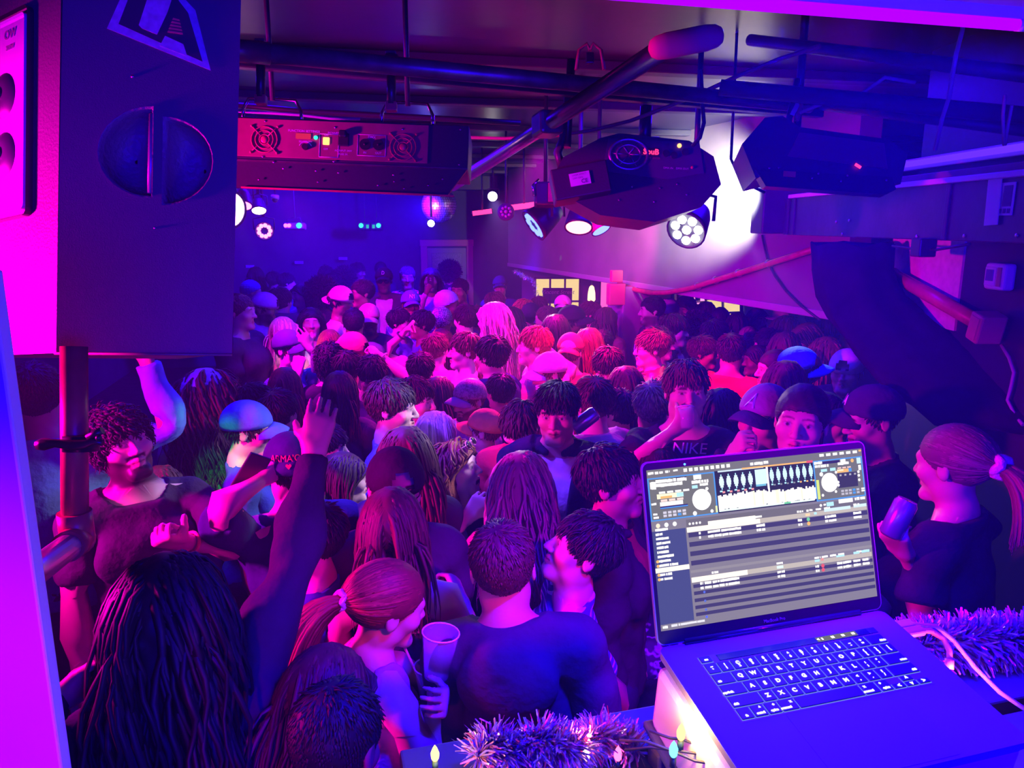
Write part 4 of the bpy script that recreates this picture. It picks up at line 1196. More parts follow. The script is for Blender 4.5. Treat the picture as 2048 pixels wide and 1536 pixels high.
# toolbar and side list
sq(.80, .335, .835, .362, CY, 4); sell(.772, .35, .006, W1, 4, 8); blob(.785, .348, .797, .014); sq(.86, .325, .93, .352, W1, 4); blob(.94, .335, .992, .022)
for i in range(3): sell(.028 + i * .036, .352, .009, (1.2, .95, .7) if i == 0 else W1, 4, 8)
sq(.0, .385, .145, .962, SD, 1)
wd = (.055, .03, .055, .06, .05, .05, .07, .055, .085, 0, .055, .055)
for i, w_ in enumerate(wd):
    v = .378 + i * .0278
    if i == 9: sq(.0, v - .015, .146, v + .015, (1.25, 1.15, .95), 3)
    else:
        blob(.014, v, .014 + w_, .017)
        if i in (7, 8, 10, 11): sell(.012, v, .006, ORc, 6, 8)
# two track lists with stripes
sq(.15, .335, 1, .385, (.20, .175, .23), 1)
for v0, v1, n_ in ((.42, .655, 4), (.745, .965, 5)):
    st = (v1 - v0) / n_
    for i in range(n_): sq(.155, v0 + i * st, .996, v0 + i * st + st * .5, DK, 1)
sq(.15, .655, 1, .672, (.34, .30, .36), 2)
def lst(v, hdr, rows_, cols_):
    sq(.15, v, .995, v + .03, (.62, .54, .50), 2); sq(.15, v, .48 if hdr else .40, v + .032, (1.2, 1.08, .95), 3)
    for u in cols_[0]: blob(u, v - .012, u + .03, .015)
    for r_ in range(rows_):
        for u, w_ in cols_[1]: blob(u, v + .045 + r_ * .028, u + w_, .018)
lst(.385, True, 2, ([.46, .655, .70, .745, .785, .93], [(.20, .009), (.24, .15), (.46, .04), (.655, .02), (.785, .055), (.925, .04)]))
sq(.785, .375, .915, .396, (.75, .95, 1.1), 4); sq(.93, .372, .995, .392, (.75, .95, 1.1), 4); sq(.245, .362, .46, .394, (1.25, 1.15, 1.0), 4)
sell(.705, .43, .008, GNc, 6, 8); sell(.705, .458, .008, ORc, 6, 8); sq(.694, .392, .715, .408, (1.1, .75, .45), 5); sq(.735, .39, .748, .405, CY, 5)
for i in range(4): sell(.165 + i * .015, .352 + .012, .005, W1, 4, 8)
lst(.70, False, 2, ([.24, .535, .715, .75, .79, .83, .92, .955], [(.185, .014), (.205, .03), (.24, .12), (.535, .035), (.715, .018), (.82, .07), (.90, .035), (.945, .035)]))
sq(.535, .705, .565, .722, (.85, 1.1, 1.1), 5); sq(.715, .70, .738, .715, CY, 5); sq(.745, .695, .758, .713, (.9, .35, .35), 5); sq(.82, .692, .86, .704, CY, 5); sq(.905, .685, .935, .70, CY, 5); sq(.945, .682, .985, .698, CY, 5)
sell(.751, .745, .008, RDc, 6, 8); sell(.751, .772, .008, RDc, 6, 8)
blob(.008, .978, .03, .018); blob(.045, .976, .19, .016, (.9, .88, .95))
for v, c_ in ((.80, .45), (.855, .3), (.91, .35), (.955, 1.0)): sell(.20, v, .005, (.12, .18, 1.1 * c_ + .4), 6, 8)
scr = link('screen', np_mesh('screen', np.array([tuple(v) for v in SQ]), np.arange(len(SQ)).reshape(-1, 4), False, np.array(SC_)), None, lid)
ms = bpy.data.materials.new('screen_picture'); ms.use_nodes = True; nt = ms.node_tree; nt.nodes.clear()
at_ = nt.nodes.new('ShaderNodeAttribute'); at_.attribute_name = 'Col'; em = nt.nodes.new('ShaderNodeEmission'); ou = nt.nodes.new('ShaderNodeOutputMaterial')
nt.links.new(at_.outputs[0], em.inputs[0]); nt.links.new(em.outputs[0], ou.inputs[0]); em.inputs[1].default_value = 1.0
scr.data.materials.append(ms)
# keyboard
KD, KH, KW = .0294, .1113, .274
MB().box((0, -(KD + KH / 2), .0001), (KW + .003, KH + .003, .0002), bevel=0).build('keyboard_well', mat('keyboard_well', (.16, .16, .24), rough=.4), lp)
U = KW / 14.5
rowsK = [[('`', 1)] + [(c, 1) for c in '1234567890-='] + [('delete', 1.5)],
         [('tab', 1.5)] + [(c, 1) for c in 'QWERTYUIOP[]\\'],
         [('caps', 1.75)] + [(c, 1) for c in "ASDFGHJKL;'"] + [('return', 1.75)],
         [('shift', 2.3)] + [(c, 1) for c in 'ZXCVBNM,./'] + [('shift', 2.2)],
         [('fn', 1), ('control', 1), ('option', 1), ('command', 1.25), ('', 5), ('command', 1.25), ('option', 1), ('<', 1), ('v', 1), ('>', 1)]]
SHF = dict(zip("`1234567890-=[]\\;',./", "~!@#$%^&*()_+{}|:\"<>?"))
M_key = mat('key_black', (.018, .018, .03), rough=.4); M_keyl = emat('key_legend', (1.0, .98, 1.0), 1.4)
M_bl = emat('key_backlight', (.30, .45, 1.0), .55)
blm = MB()
keymesh = {}
TBH = .0128
def add_key(x, y, w_, h_, leg):
    k_ = (round(w_, 5), round(h_, 5))
    if k_ not in keymesh:
        o = MB().box((0, 0, .0007), (w_, h_, .0014), bevel=.0009, seg=2).build('key', M_key, lp); keymesh[k_] = o.data
    else: o = link('key', keymesh[k_], None, lp)
    o.location = (x, y, .0003)
    blm.box((x, y - .0003, .0003), (w_ + .0013, h_ + .0011, .0002))
    if leg:
        if len(leg) == 1:
            t_ = SHF[leg] + '\n' + leg if leg in SHF else leg
            sz = .0056 if leg in SHF else .0082
            text('legend', t_, sz, M_keyl, o, Matrix.Translation((0, -.0003, .00155)), bold=.0004)
        else:
            right = leg in ('delete', 'return') or (leg == 'shift' and x > 0)
            sz = .0036
            text('legend', {'caps': 'caps lock'}.get(leg, leg), sz, M_keyl, o, Matrix.Translation(((w_ / 2 - .0055) if right else (-w_ / 2 + .0055 if w_ > .02 else 0), -h_ / 2 + .0042, .00155)), bold=.0005)
            sym = {'control': '^', 'option': '+', 'command': 'x'}.get(leg)
            if sym: text('legend', sym, .005, M_keyl, o, Matrix.Translation((w_ / 2 - .005 if x < 0 else -w_ / 2 + .005, h_ / 2 - .0045, .00155)), bold=.0004)
for r_, row in enumerate(rowsK):
    x = -KW / 2
    y = -(KD + TBH + .0012 + (r_ + .5) * .0194)
    for leg, w_ in row:
        ww = w_ * U
        if leg == 'v':
            add_key(x + ww / 2, y - .0045, ww - .0024, .0076, 'v'); add_key(x + ww / 2, y + .0045, ww - .0024, .0076, '^')
        elif leg in ('<', '>') and r_ == 4: add_key(x + ww / 2, y - .0045, ww - .0024, .0076, leg)
        else: add_key(x + ww / 2, y, ww - .0024, .0168, leg)
        x += ww
add_key(-KW / 2 + .009, -(KD + TBH / 2), .016, .0108, 'esc')
blm.build('backlight', M_bl, lp)
MB().box((.009, -(KD + TBH / 2), .0006), (KW - .036, .0112, .0008), bevel=.0004).build('touch_strip', M_bez, lp)
MB().box((KW / 2 - .006, -(KD + TBH / 2), .0007), (.013, .0108, .001), bevel=.0006).build('power_key', M_key, lp)
g = MB().box((.073, -(KD + TBH / 2), .0011), (.064, .0086, .0002)); tsg = g.build('touch_strip_group', emat('strip_grey', (.22, .2, .22), .8), lp)
for i in range(4): MB().box((.05 + i * .0165, -(KD + TBH / 2), .0014), (.005 if i else .0025, .0042, .0002)).build('touch_icon', M_keyl, tsg)
text('touch_icon', '<', .006, M_keyl, tsg, Matrix.Translation((.0435, -(KD + TBH / 2), .0014)), bold=.0004)
MB().box((0, -(KD + KH + .052), .0002), (.16, .098, .0004), bevel=.0002).build('trackpad', mat('trackpad', (.16, .15, .31), rough=.48, spec=.2), lp)  # trackpad colour carries the same blue light
# stand under the laptop
st_ = empty('laptop_stand', LO, 'white block stand lit pink under the laptop', 'stand'); st_.rotation_euler = LRot.to_euler()
MB().box((.0, -.125, -.067), (.370, .225, .100), bevel=.010, seg=3).build('stand_block', mat('stand_white', (.80, .74, .76), rough=.4), st_)
MB().box((.0, -.125, -.122), (.384, .240, .012), bevel=.004).build('stand_foot', mat('stand_foot', (.2, .15, .2), rough=.5), st_)
dk = empty('booth_table', LO + Vector((.05, -.1, -.16)), 'dark booth table under the laptop stand', 'table', rot=(0, 0, LYAW))
MB().box((.22, -.24, -.012), (1.0, .55, .04), M=Matrix.Rotation(LPIT, 4, 'X'), bevel=.004).build('tabletop', M_black, dk)
for x in (-.25, .69):
    for y in (-.42, -.05): MB().box((x, y, -.88), (.05, .05, 1.72)).build('leg', M_black, dk)
# cables of the laptop
Lw = lambda x, y, z=0: LO + (LRot @ Vector((x, y, z)))
o = empty('usb_cable', Lw(.179, -.03, -.005), 'pale cable plugged into the laptop side running to the right edge', 'cable')
off = o.location
MB().box((.012, 0, 0), (.03, .014, .008), M=LRot.to_3x3().to_4x4(), bevel=.002).build('plug', mat('white_plug', (.8, .75, .8), rough=.4), o)
MB().tube([Lw(.20, -.03, -.005) - off, P(1872, 1252, 1.0) - off, P(1908, 1282, .99) - off, P(1950, 1335, .96) - off, P(2000, 1385, .93) - off, P(2070, 1432, .90) - off], .0032, 8).build('cord', mat('pale_cord', (.75, .5, .65), rough=.5), o)
o = empty('adapter_cable', Lw(.179, -.046, -.005), 'short orange cable looping from the laptop side into the tinsel', 'cable')
off = o.location
MB().box((.014, 0, 0), (.034, .015, .010), M=LRot.to_3x3().to_4x4(), bevel=.003).build('plug', mat('orange_plug', (.85, .30, .38), rough=.4), o)
MB().tube([Lw(.205, -.046, -.005) - off, P(1862, 1262, .985) - off, P(1888, 1278, .975) - off, P(1899, 1302, .96) - off, P(1899, 1322, .95) - off], .0042, 8).build('cord', mat('orange_cord', (.9, .25, .18), rough=.45), o)
MB().cyl(P(1899, 1318, .951) - off, P(1898, 1338, .945) - off, .006, n=10).build('plug', mat('orange_cord'), o)
# ------------------------------------------------------------------ people: signed-distance sculpt -> one continuous mesh, posed by skinning
def v3(*a): return np.array(a, np.float64)


HEAD0 = v3(0, 0, 1.635)
FSX = .148
SH = v3(.168, .012, 1.41)
AD = v3(math.sqrt(.5), 0, -math.sqrt(.5))
AN = v3(-math.sqrt(.5), 0, -math.sqrt(.5))
UL, FL = .285, .255
ELB = SH + AD * UL
WRI = ELB + AD * FL
FING = {}
for nm, yo, ln, k0 in (('index', -.032, .070, .094), ('middle', -.0105, .079, .098), ('ring', .011, .073, .095), ('little', .031, .057, .087)):
    a = WRI + AD * k0 + v3(0, yo, 0)
    d = AD + v3(0, yo * 2.2, 0) + AN * .10
    d /= np.linalg.norm(d)
    FING[nm] = (a, a + d * ln * .54, a + d * ln)
a = WRI + AD * .028 + v3(0, -.026, 0)
d = AD * .72 + v3(0, -.66, 0) + AN * .25; d /= np.linalg.norm(d)
d2 = AD * .92 + v3(0, -.34, 0) + AN * .25; d2 /= np.linalg.norm(d2)
FING['thumb'] = (a, a + d * .042, a + d * .042 + d2 * .034)
BONES = ['pelvis', 'spine', 'chest', 'neck', 'head', 'jaw']
for s in 'LR':
    BONES += ['uarm' + s, 'farm' + s, 'hand' + s, 'thigh' + s, 'shin' + s]
    BONES += [f + i + s for f in FING for i in '12']
BI = {b: i for i, b in enumerate(BONES)}
BSOFT = np.array([.018 if b[:4] not in ('inde', 'midd', 'ring', 'litt', 'thum') else .0025 for b in BONES])
BSOFT[BI['head']] = .012; BSOFT[BI['jaw']] = .006
for s in 'LR': BSOFT[BI['hand' + s]] = .008; BSOFT[BI['uarm' + s]] = .024


def mir(p): return p * v3(-1, 1, 1)


def body_prims(fem):
    """list of (kind, bone, geometry, radii, blend k, group)"""
    L = []
    C = lambda bone, a, b, ra, rb, k=.03, sc=None, g='body': L.append(('c', bone, v3(*a), v3(*b), ra, rb, k, sc, g))
    E = lambda bone, c, r, k=.03, g='body': L.append(('e', bone, v3(*c), v3(*r), 0, 0, k, None, g))
    w = .93 if fem else 1.0
    E('pelvis', (0, .005, .93), (.162 if fem else .148, .106, .125))
    E('spine', (0, .0, 1.075), (.128 * w, .092, .15), .05)
    E('chest', (0, .008, 1.25), (.148 * w, .106, .2), .05)
    sx = FSX if fem else SH[0]
    for s, m in (('L', lambda p: p), ('R', mir)):
        sh = v3(sx, SH[1], SH[2]); off = sh - SH
        C('chest', m(v3(.04, .012, 1.41)), m(sh - v3(.02, 0, .0)), .050, .046, .04, g='torso')
        C('chest', m(v3(.0, .02, 1.50)), m(sh + v3(-.035, .006, .014)), .044, .030, .05, g='torso')
        if fem:
            E('chest', m(v3(.068, -.092, 1.255)), (.058, .056, .06), .03, 'torso')
        else:
            E('chest', m(v3(.075, -.078, 1.30)), (.08, .038, .066), .04, 'torso')
        E('pelvis', m(v3(.075, .055, .915)), (.092, .09, .1), .05, 'torso')
        ar = .78 if fem else .92
        el = ELB + off; wr = WRI + off
        E('uarm' + s, m(sh + AD * .02), (.052 * ar, .056 * ar, .056 * ar), .04, 'arm')
        C('uarm' + s, m(sh), m(el), .050 * ar, .040 * ar, .03, g='arm')
        E('uarm' + s, m(sh + AD * .14 + v3(0, -.008, 0)), (.05 * ar, .05 * ar, .05 * ar), .05, 'arm')
        C('farm' + s, m(el), m(wr), .041 * ar, .0265 * ar, .02, g='farm')
        E('farm' + s, m(el + AD * .07), (.046 * ar, .046 * ar, .046 * ar), .05, 'farm')
        hs = .92 if fem else 1.0
        for f, (a, b, c) in FING.items():
            a, b, c = [wr + (q - WRI) * hs for q in (a, b, c)]
            r0 = (.0115 if f == 'thumb' else .0088 if f != 'little' else .0078) * hs
            if f != 'thumb':
                C('hand' + s, m(wr + v3(0, (a - wr)[1] * .5, 0) - AD * .005), m(a), .0155 * hs, .0125 * hs, .014, g='hand')
            else:
                C('hand' + s, m(wr + AD * .01 + v3(0, -.008, 0)), m(a), .017 * hs, .0155 * hs, .012, g='hand')
            C(f + '1' + s, m(a), m(b), r0 * 1.08, r0 * .98, .005, g='hand')
            C(f + '2' + s, m(b), m(c), r0 * .98, r0 * .82, .003, g='hand')
        C('thigh' + s, m(v3(.088, 0, .92)), m(v3(.092, -.008, .50)), .09, .056, .04, g='leg')
        C('shin' + s, m(v3(.092, -.008, .50)), m(v3(.095, .02, .085)), .052, .036, .03, g='leg')
        E('shin' + s, m(v3(.094, .022, .36)), (.048, .054, .12), .04, 'leg')
        C('shin' + s, m(v3(.095, .025, .05)), m(v3(.108, -.15, .034)), .042, .03, .03, g='foot')
    nr = .8 if fem else .95
    C('neck', (0, .026, 1.42), (0, .012, 1.585), .058 * nr, .053 * nr, .03, g='neck')
    # head, all relative to HEAD0
    h = HEAD0
    H = lambda c, r, k=.02, b='head': E(b, h + v3(*c), r, k, 'head')
    H((0, .014, .032), (.0765, .097, .088), .02)
    H((0, -.018, -.035), (.057, .067, .083), .03)
    j = .88 if fem else 1.0
    for x in (-1, 1):
        H((x * .043 * j, .0, -.068), (.020, .038, .026), .03, 'head')
        H((x * .042, -.056, -.024), (.026, .026, .024), .03)
    L.append(('c', 'jaw', h + v3(-.018 * j, -.072, -.101), h + v3(.018 * j, -.072, -.101), .020, .020, .03, None, 'head'))
    L.append(('c', 'head', h + v3(-.038, -.073, .024), h + v3(.038, -.073, .024), .014 if fem else .0165, .014 if fem else .0165, .025, None, 'head'))
    # eye sockets
    for x in (-1, 1):
        L.append(('s', 'head', h + v3(x * .031, -.100, .002), v3(.017, .015, .0115), 0, 0, .012, None, 'head'))
    # nose
    L.append(('c', 'head', h + v3(0, -.084, .014), h + v3(0, -.108, -.031), .0075, .0115, .012, None, 'head'))
    for x in (-1, 1):
        H((x * .0125, -.0965, -.034), (.0085, .010, .008), .007)
    # eyeballs + lids
    for x in (-1, 1):
        H((x * .0315, -.0755, .002), (.0125, .0115, .0115), .004)
        L.append(('c', 'head', h + v3(x * .019, -.0835, .0055), h + v3(x * .045, -.0775, .0045), .0045, .004, .005, None, 'head'))
        L.append(('c', 'head', h + v3(x * .031, -.0865, .0085), h + v3(x * .031, -.0855, .0085), .0045, .0045, .006, None, 'head'))
    # lips
    lw = .020
    L.append(('c', 'head', h + v3(-lw, -.080, -.0605), h + v3(0, -.0905, -.0575), .0045, .0065, .008, None, 'head'))
    L.append(('c', 'head', h + v3(lw, -.080, -.0605), h + v3(0, -.0905, -.0575), .0045, .0065, .008, None, 'head'))
    L.append(('c', 'jaw', h + v3(-lw, -.079, -.064), h + v3(0, -.0885, -.0715), .004, .0075, .008, None, 'head'))
    L.append(('c', 'jaw', h + v3(lw, -.079, -.064), h + v3(0, -.0885, -.0715), .004, .0075, .008, None, 'head'))
    L.append(('sc', 'head', h + v3(-.021, -.089, -.0642), h + v3(.021, -.089, -.0642), .0018, .0018, .004, None, 'head'))
    # ears
    for x in (-1, 1):
        H((x * .0785, .014, -.004), (.0075, .019, .031), .006)
        L.append(('s', 'head', h + v3(x * .087, .009, .0), v3(.006, .009, .016), 0, 0, .005, None, 'head'))
    return L


def smin(a, b, k):
    h = np.maximum(k - np.abs(a - b), 0) / k
    return np.minimum(a, b) - h * h * k * .25


def prim_d(p, X, Y, Z):
    kind, bone, a, b, ra, rb, k, sc, g = p
    if kind in ('e', 's'):
        qx, qy, qz = (X - a[0]) / b[0], (Y - a[1]) / b[1], (Z - a[2]) / b[2]
        k0 = np.sqrt(qx * qx + qy * qy + qz * qz)
        k1 = np.sqrt((qx / b[0]) ** 2 + (qy / b[1]) ** 2 + (qz / b[2]) ** 2) + 1e-9
        return k0 * (k0 - 1) / k1
    ab = b - a
    t = np.clip(((X - a[0]) * ab[0] + (Y - a[1]) * ab[1] + (Z - a[2]) * ab[2]) / (ab @ ab + 1e-12), 0, 1)
    return np.sqrt((X - a[0] - t * ab[0]) ** 2 + (Y - a[1] - t * ab[1]) ** 2 + (Z - a[2] - t * ab[2]) ** 2) - (ra + t * (rb - ra))


def field(prims, xs, ys, zs, inflate=0.0, F=None):
    if F is None: F = np.full((len(xs), len(ys), len(zs)), 1.0, np.float32)
    for p in prims:
        kind, bone, a, b, ra, rb, k, sc, g = p
        if kind in ('e', 's'): lo, hi = a - b, a + b
        else: lo, hi = np.minimum(a, b) - max(ra, rb), np.maximum(a, b) + max(ra, rb)
        pad = .05 + inflate
        i = [np.searchsorted(ax, lo[n] - pad) for n, ax in enumerate((xs, ys, zs))]
        j = [np.searchsorted(ax, hi[n] + pad) for n, ax in enumerate((xs, ys, zs))]
        if any(q >= r for q, r in zip(i, j)): continue
        sl = tuple(slice(q, r) for q, r in zip(i, j))
        X = xs[sl[0]][:, None, None]; Y = ys[sl[1]][None, :, None]; Z = zs[sl[2]][None, None, :]
        d = prim_d(p, X, Y, Z)
        if kind in ('s', 'sc'):
            F[sl] = -smin(-F[sl], d, k)
        else:
            F[sl] = smin(F[sl], d - inflate, k)
    return F


def axis(segs):
    out = [segs[0][0]]
    for a, b, st in segs:
        n = max(1, int(round((b - a) / st)))
        out += list(a + (b - a) * (np.arange(1, n + 1) / n))
    return np.array(out)


def nets(F, xs, ys, zs):
    ins = F < 0
    c = [ins[i:ins.shape[0] - 1 + i, j:ins.shape[1] - 1 + j, k:ins.shape[2] - 1 + k] for i in (0, 1) for j in (0, 1) for k in (0, 1)]
    s = sum(q.astype(np.int8) for q in c)
    act = (s > 0) & (s < 8)
    I, J, K = np.nonzero(act)
    idx = np.full(act.shape, -1, np.int64); idx[I, J, K] = np.arange(len(I))
    acc = np.zeros((len(I), 3)); cnt = np.zeros(len(I))
    co = [(i, j, k) for i in (0, 1) for j in (0, 1) for k in (0, 1)]
    val = {q: F[I + q[0], J + q[1], K + q[2]] for q in co}
    for q in co:
        for ax in range(3):
            if q[ax]: continue
            r = list(q); r[ax] = 1; r = tuple(r)
            f0, f1 = val[q], val[r]
            m = (f0 < 0) != (f1 < 0)
            t = np.where(m, f0 / np.where(m, f0 - f1, 1), 0)
            pos = np.stack([xs[I + q[0]], ys[J + q[1]], zs[K + q[2]]], 1)
            A = (xs, ys, zs)[ax]; ii = (I, J, K)[ax]
            pos[:, ax] = A[ii] + t * (A[ii + 1] - A[ii])
            acc[m] += pos[m]; cnt[m] += 1
    V = acc / cnt[:, None]
    Q = []
    for ax in range(3):
        a0 = [slice(None)] * 3; a1 = [slice(None)] * 3
        a0[ax] = slice(0, -1); a1[ax] = slice(1, None)
        o = [q for q in range(3) if q != ax]
        for q in o: a0[q] = slice(1, -1); a1[q] = slice(1, -1)
        f0, f1 = ins[tuple(a0)], ins[tuple(a1)]
        m = f0 != f1
        ijk = list(np.nonzero(m)); flip = f0[m]
        for q in o: ijk[q] = ijk[q] + 1
        def at(du, dv):
            z = list(ijk); z[o[0]] = z[o[0]] - du; z[o[1]] = z[o[1]] - dv
            return idx[tuple(z)]
        q4 = np.stack([at(1, 1), at(0, 1), at(0, 0), at(1, 0)], 1)
        if ax == 1: flip = ~flip
        q4[~flip] = q4[~flip][:, ::-1]
        Q.append(q4)
    return V, np.concatenate(Q)


def bone_w(V, prims):
    D = np.full((len(V), len(BONES)), 9.0)
    X, Y, Z = V.T
    for p in prims:
        if p[0] in ('s', 'sc'): continue
        b = BI[p[1]]
        D[:, b] = np.minimum(D[:, b], prim_d(p, X, Y, Z))
    D -= D.min(1, keepdims=True)
    # keep limbs of one side from grabbing the other side, legs from arms
    W = np.exp(-D / BSOFT[None, :])
    W[W < .01] = 0
    W /= W.sum(1, keepdims=True)
    return W.astype(np.float32)


def relax(V, Q, n=1, f=.5):
    for _ in range(n):
        S = np.zeros_like(V); N = np.zeros(len(V))
        for a, b in ((0, 1), (1, 2), (2, 3), (3, 0)):
            np.add.at(S, Q[:, a], V[Q[:, b]]); np.add.at(S, Q[:, b], V[Q[:, a]])
            np.add.at(N, Q[:, a], 1); np.add.at(N, Q[:, b], 1)
        V = V + f * (S / np.maximum(N, 1)[:, None] - V)
    return V


BODY, GARM, PRIMS = {}, {}, {}


def grid(lod, garment=False):
    hd, hn, bd, yy = ((.0036, .0050, .018, .0040), (.0062, .0078, .026, .0075), (.0105, .011, .036, .012))[lod]
    if garment:
        st = (.0125, .020, .030)[lod]
        return axis([(-.80, -.16, st), (-.16, .16, st * .75), (.16, .80, st)]), axis([(-.24, -.12, st), (-.12, .14, st * .75), (.14, .24, st)]), axis([(-.02, .84, st * 1.5), (.84, 1.40, st), (1.40, 1.54, st * .6), (1.54, 1.62, st)])
    xs = axis([(-.78, -.10, bd * .5), (-.10, .10, hd), (.10, .78, bd * .5)])
    ys = axis([(-.22, -.135, bd), (-.135, -.05, yy), (-.05, .13, yy * 1.7), (.13, .19, bd)])
    zs = axis([(-.02, .84, bd * 1.6), (.84, 1.10, hn), (1.10, 1.49, bd), (1.49, 1.79, hd)])
    return xs, ys, zs


def thin_out(V, Q, tris, even=False):
    me = np_mesh('template', V, Q)
    o = bpy.data.objects.new('template', me); COL.objects.link(o)
    h = V - HEAD0
    g = o.vertex_groups.new(name='w')
    face = (h[:, 2] > -.13) & (h[:, 1] < -.02) & (np.abs(h[:, 0]) < .09)
    hd = (h[:, 2] > -.14) & ~face
    hand = (np.abs(V[:, 0]) > .5) & (V[:, 2] > .8) & (V[:, 2] < 1.12)
    for m_, w_ in () if even else ((face, .03), (hd, .35), (hand, .2), (~(face | hd | hand), 1.0)):
        g.add([int(q) for q in np.nonzero(m_)[0]], w_, 'REPLACE')
    md = o.modifiers.new('d', 'DECIMATE')
    md.ratio = min(1.0, tris / (2 * len(Q))); 
    if not even: md.vertex_group = 'w'; md.vertex_group_factor = 8.0
    ev = o.evaluated_get(bpy.context.evaluated_depsgraph_get()); m2 = ev.to_mesh()
    n = len(m2.vertices); co = np.empty(n * 3, np.float32); m2.vertices.foreach_get('co', co)
    m2.calc_loop_triangles(); t = np.empty(len(m2.loop_triangles) * 3, np.int32); m2.loop_triangles.foreach_get('vertices', t)
    ev.to_mesh_clear(); bpy.data.objects.remove(o); bpy.data.meshes.remove(me)
    return co.reshape(-1, 3).astype(np.float64), t.reshape(-1, 3)


def get_body(fem, lod):
    key = (fem, lod)
    if key not in BODY:
        pr = PRIMS.setdefault(fem, body_prims(fem))
        xs, ys, zs = grid(lod)
        F = field(pr, xs, ys, zs)
        V, Q = nets(F, xs, ys, zs)
        V[:, 2] = np.maximum(V[:, 2], 0)
        V, Q = thin_out(V, Q, (17000, 8000, 3800)[lod])
        BODY[key] = (V, Q, bone_w(V, pr))
    return BODY[key]


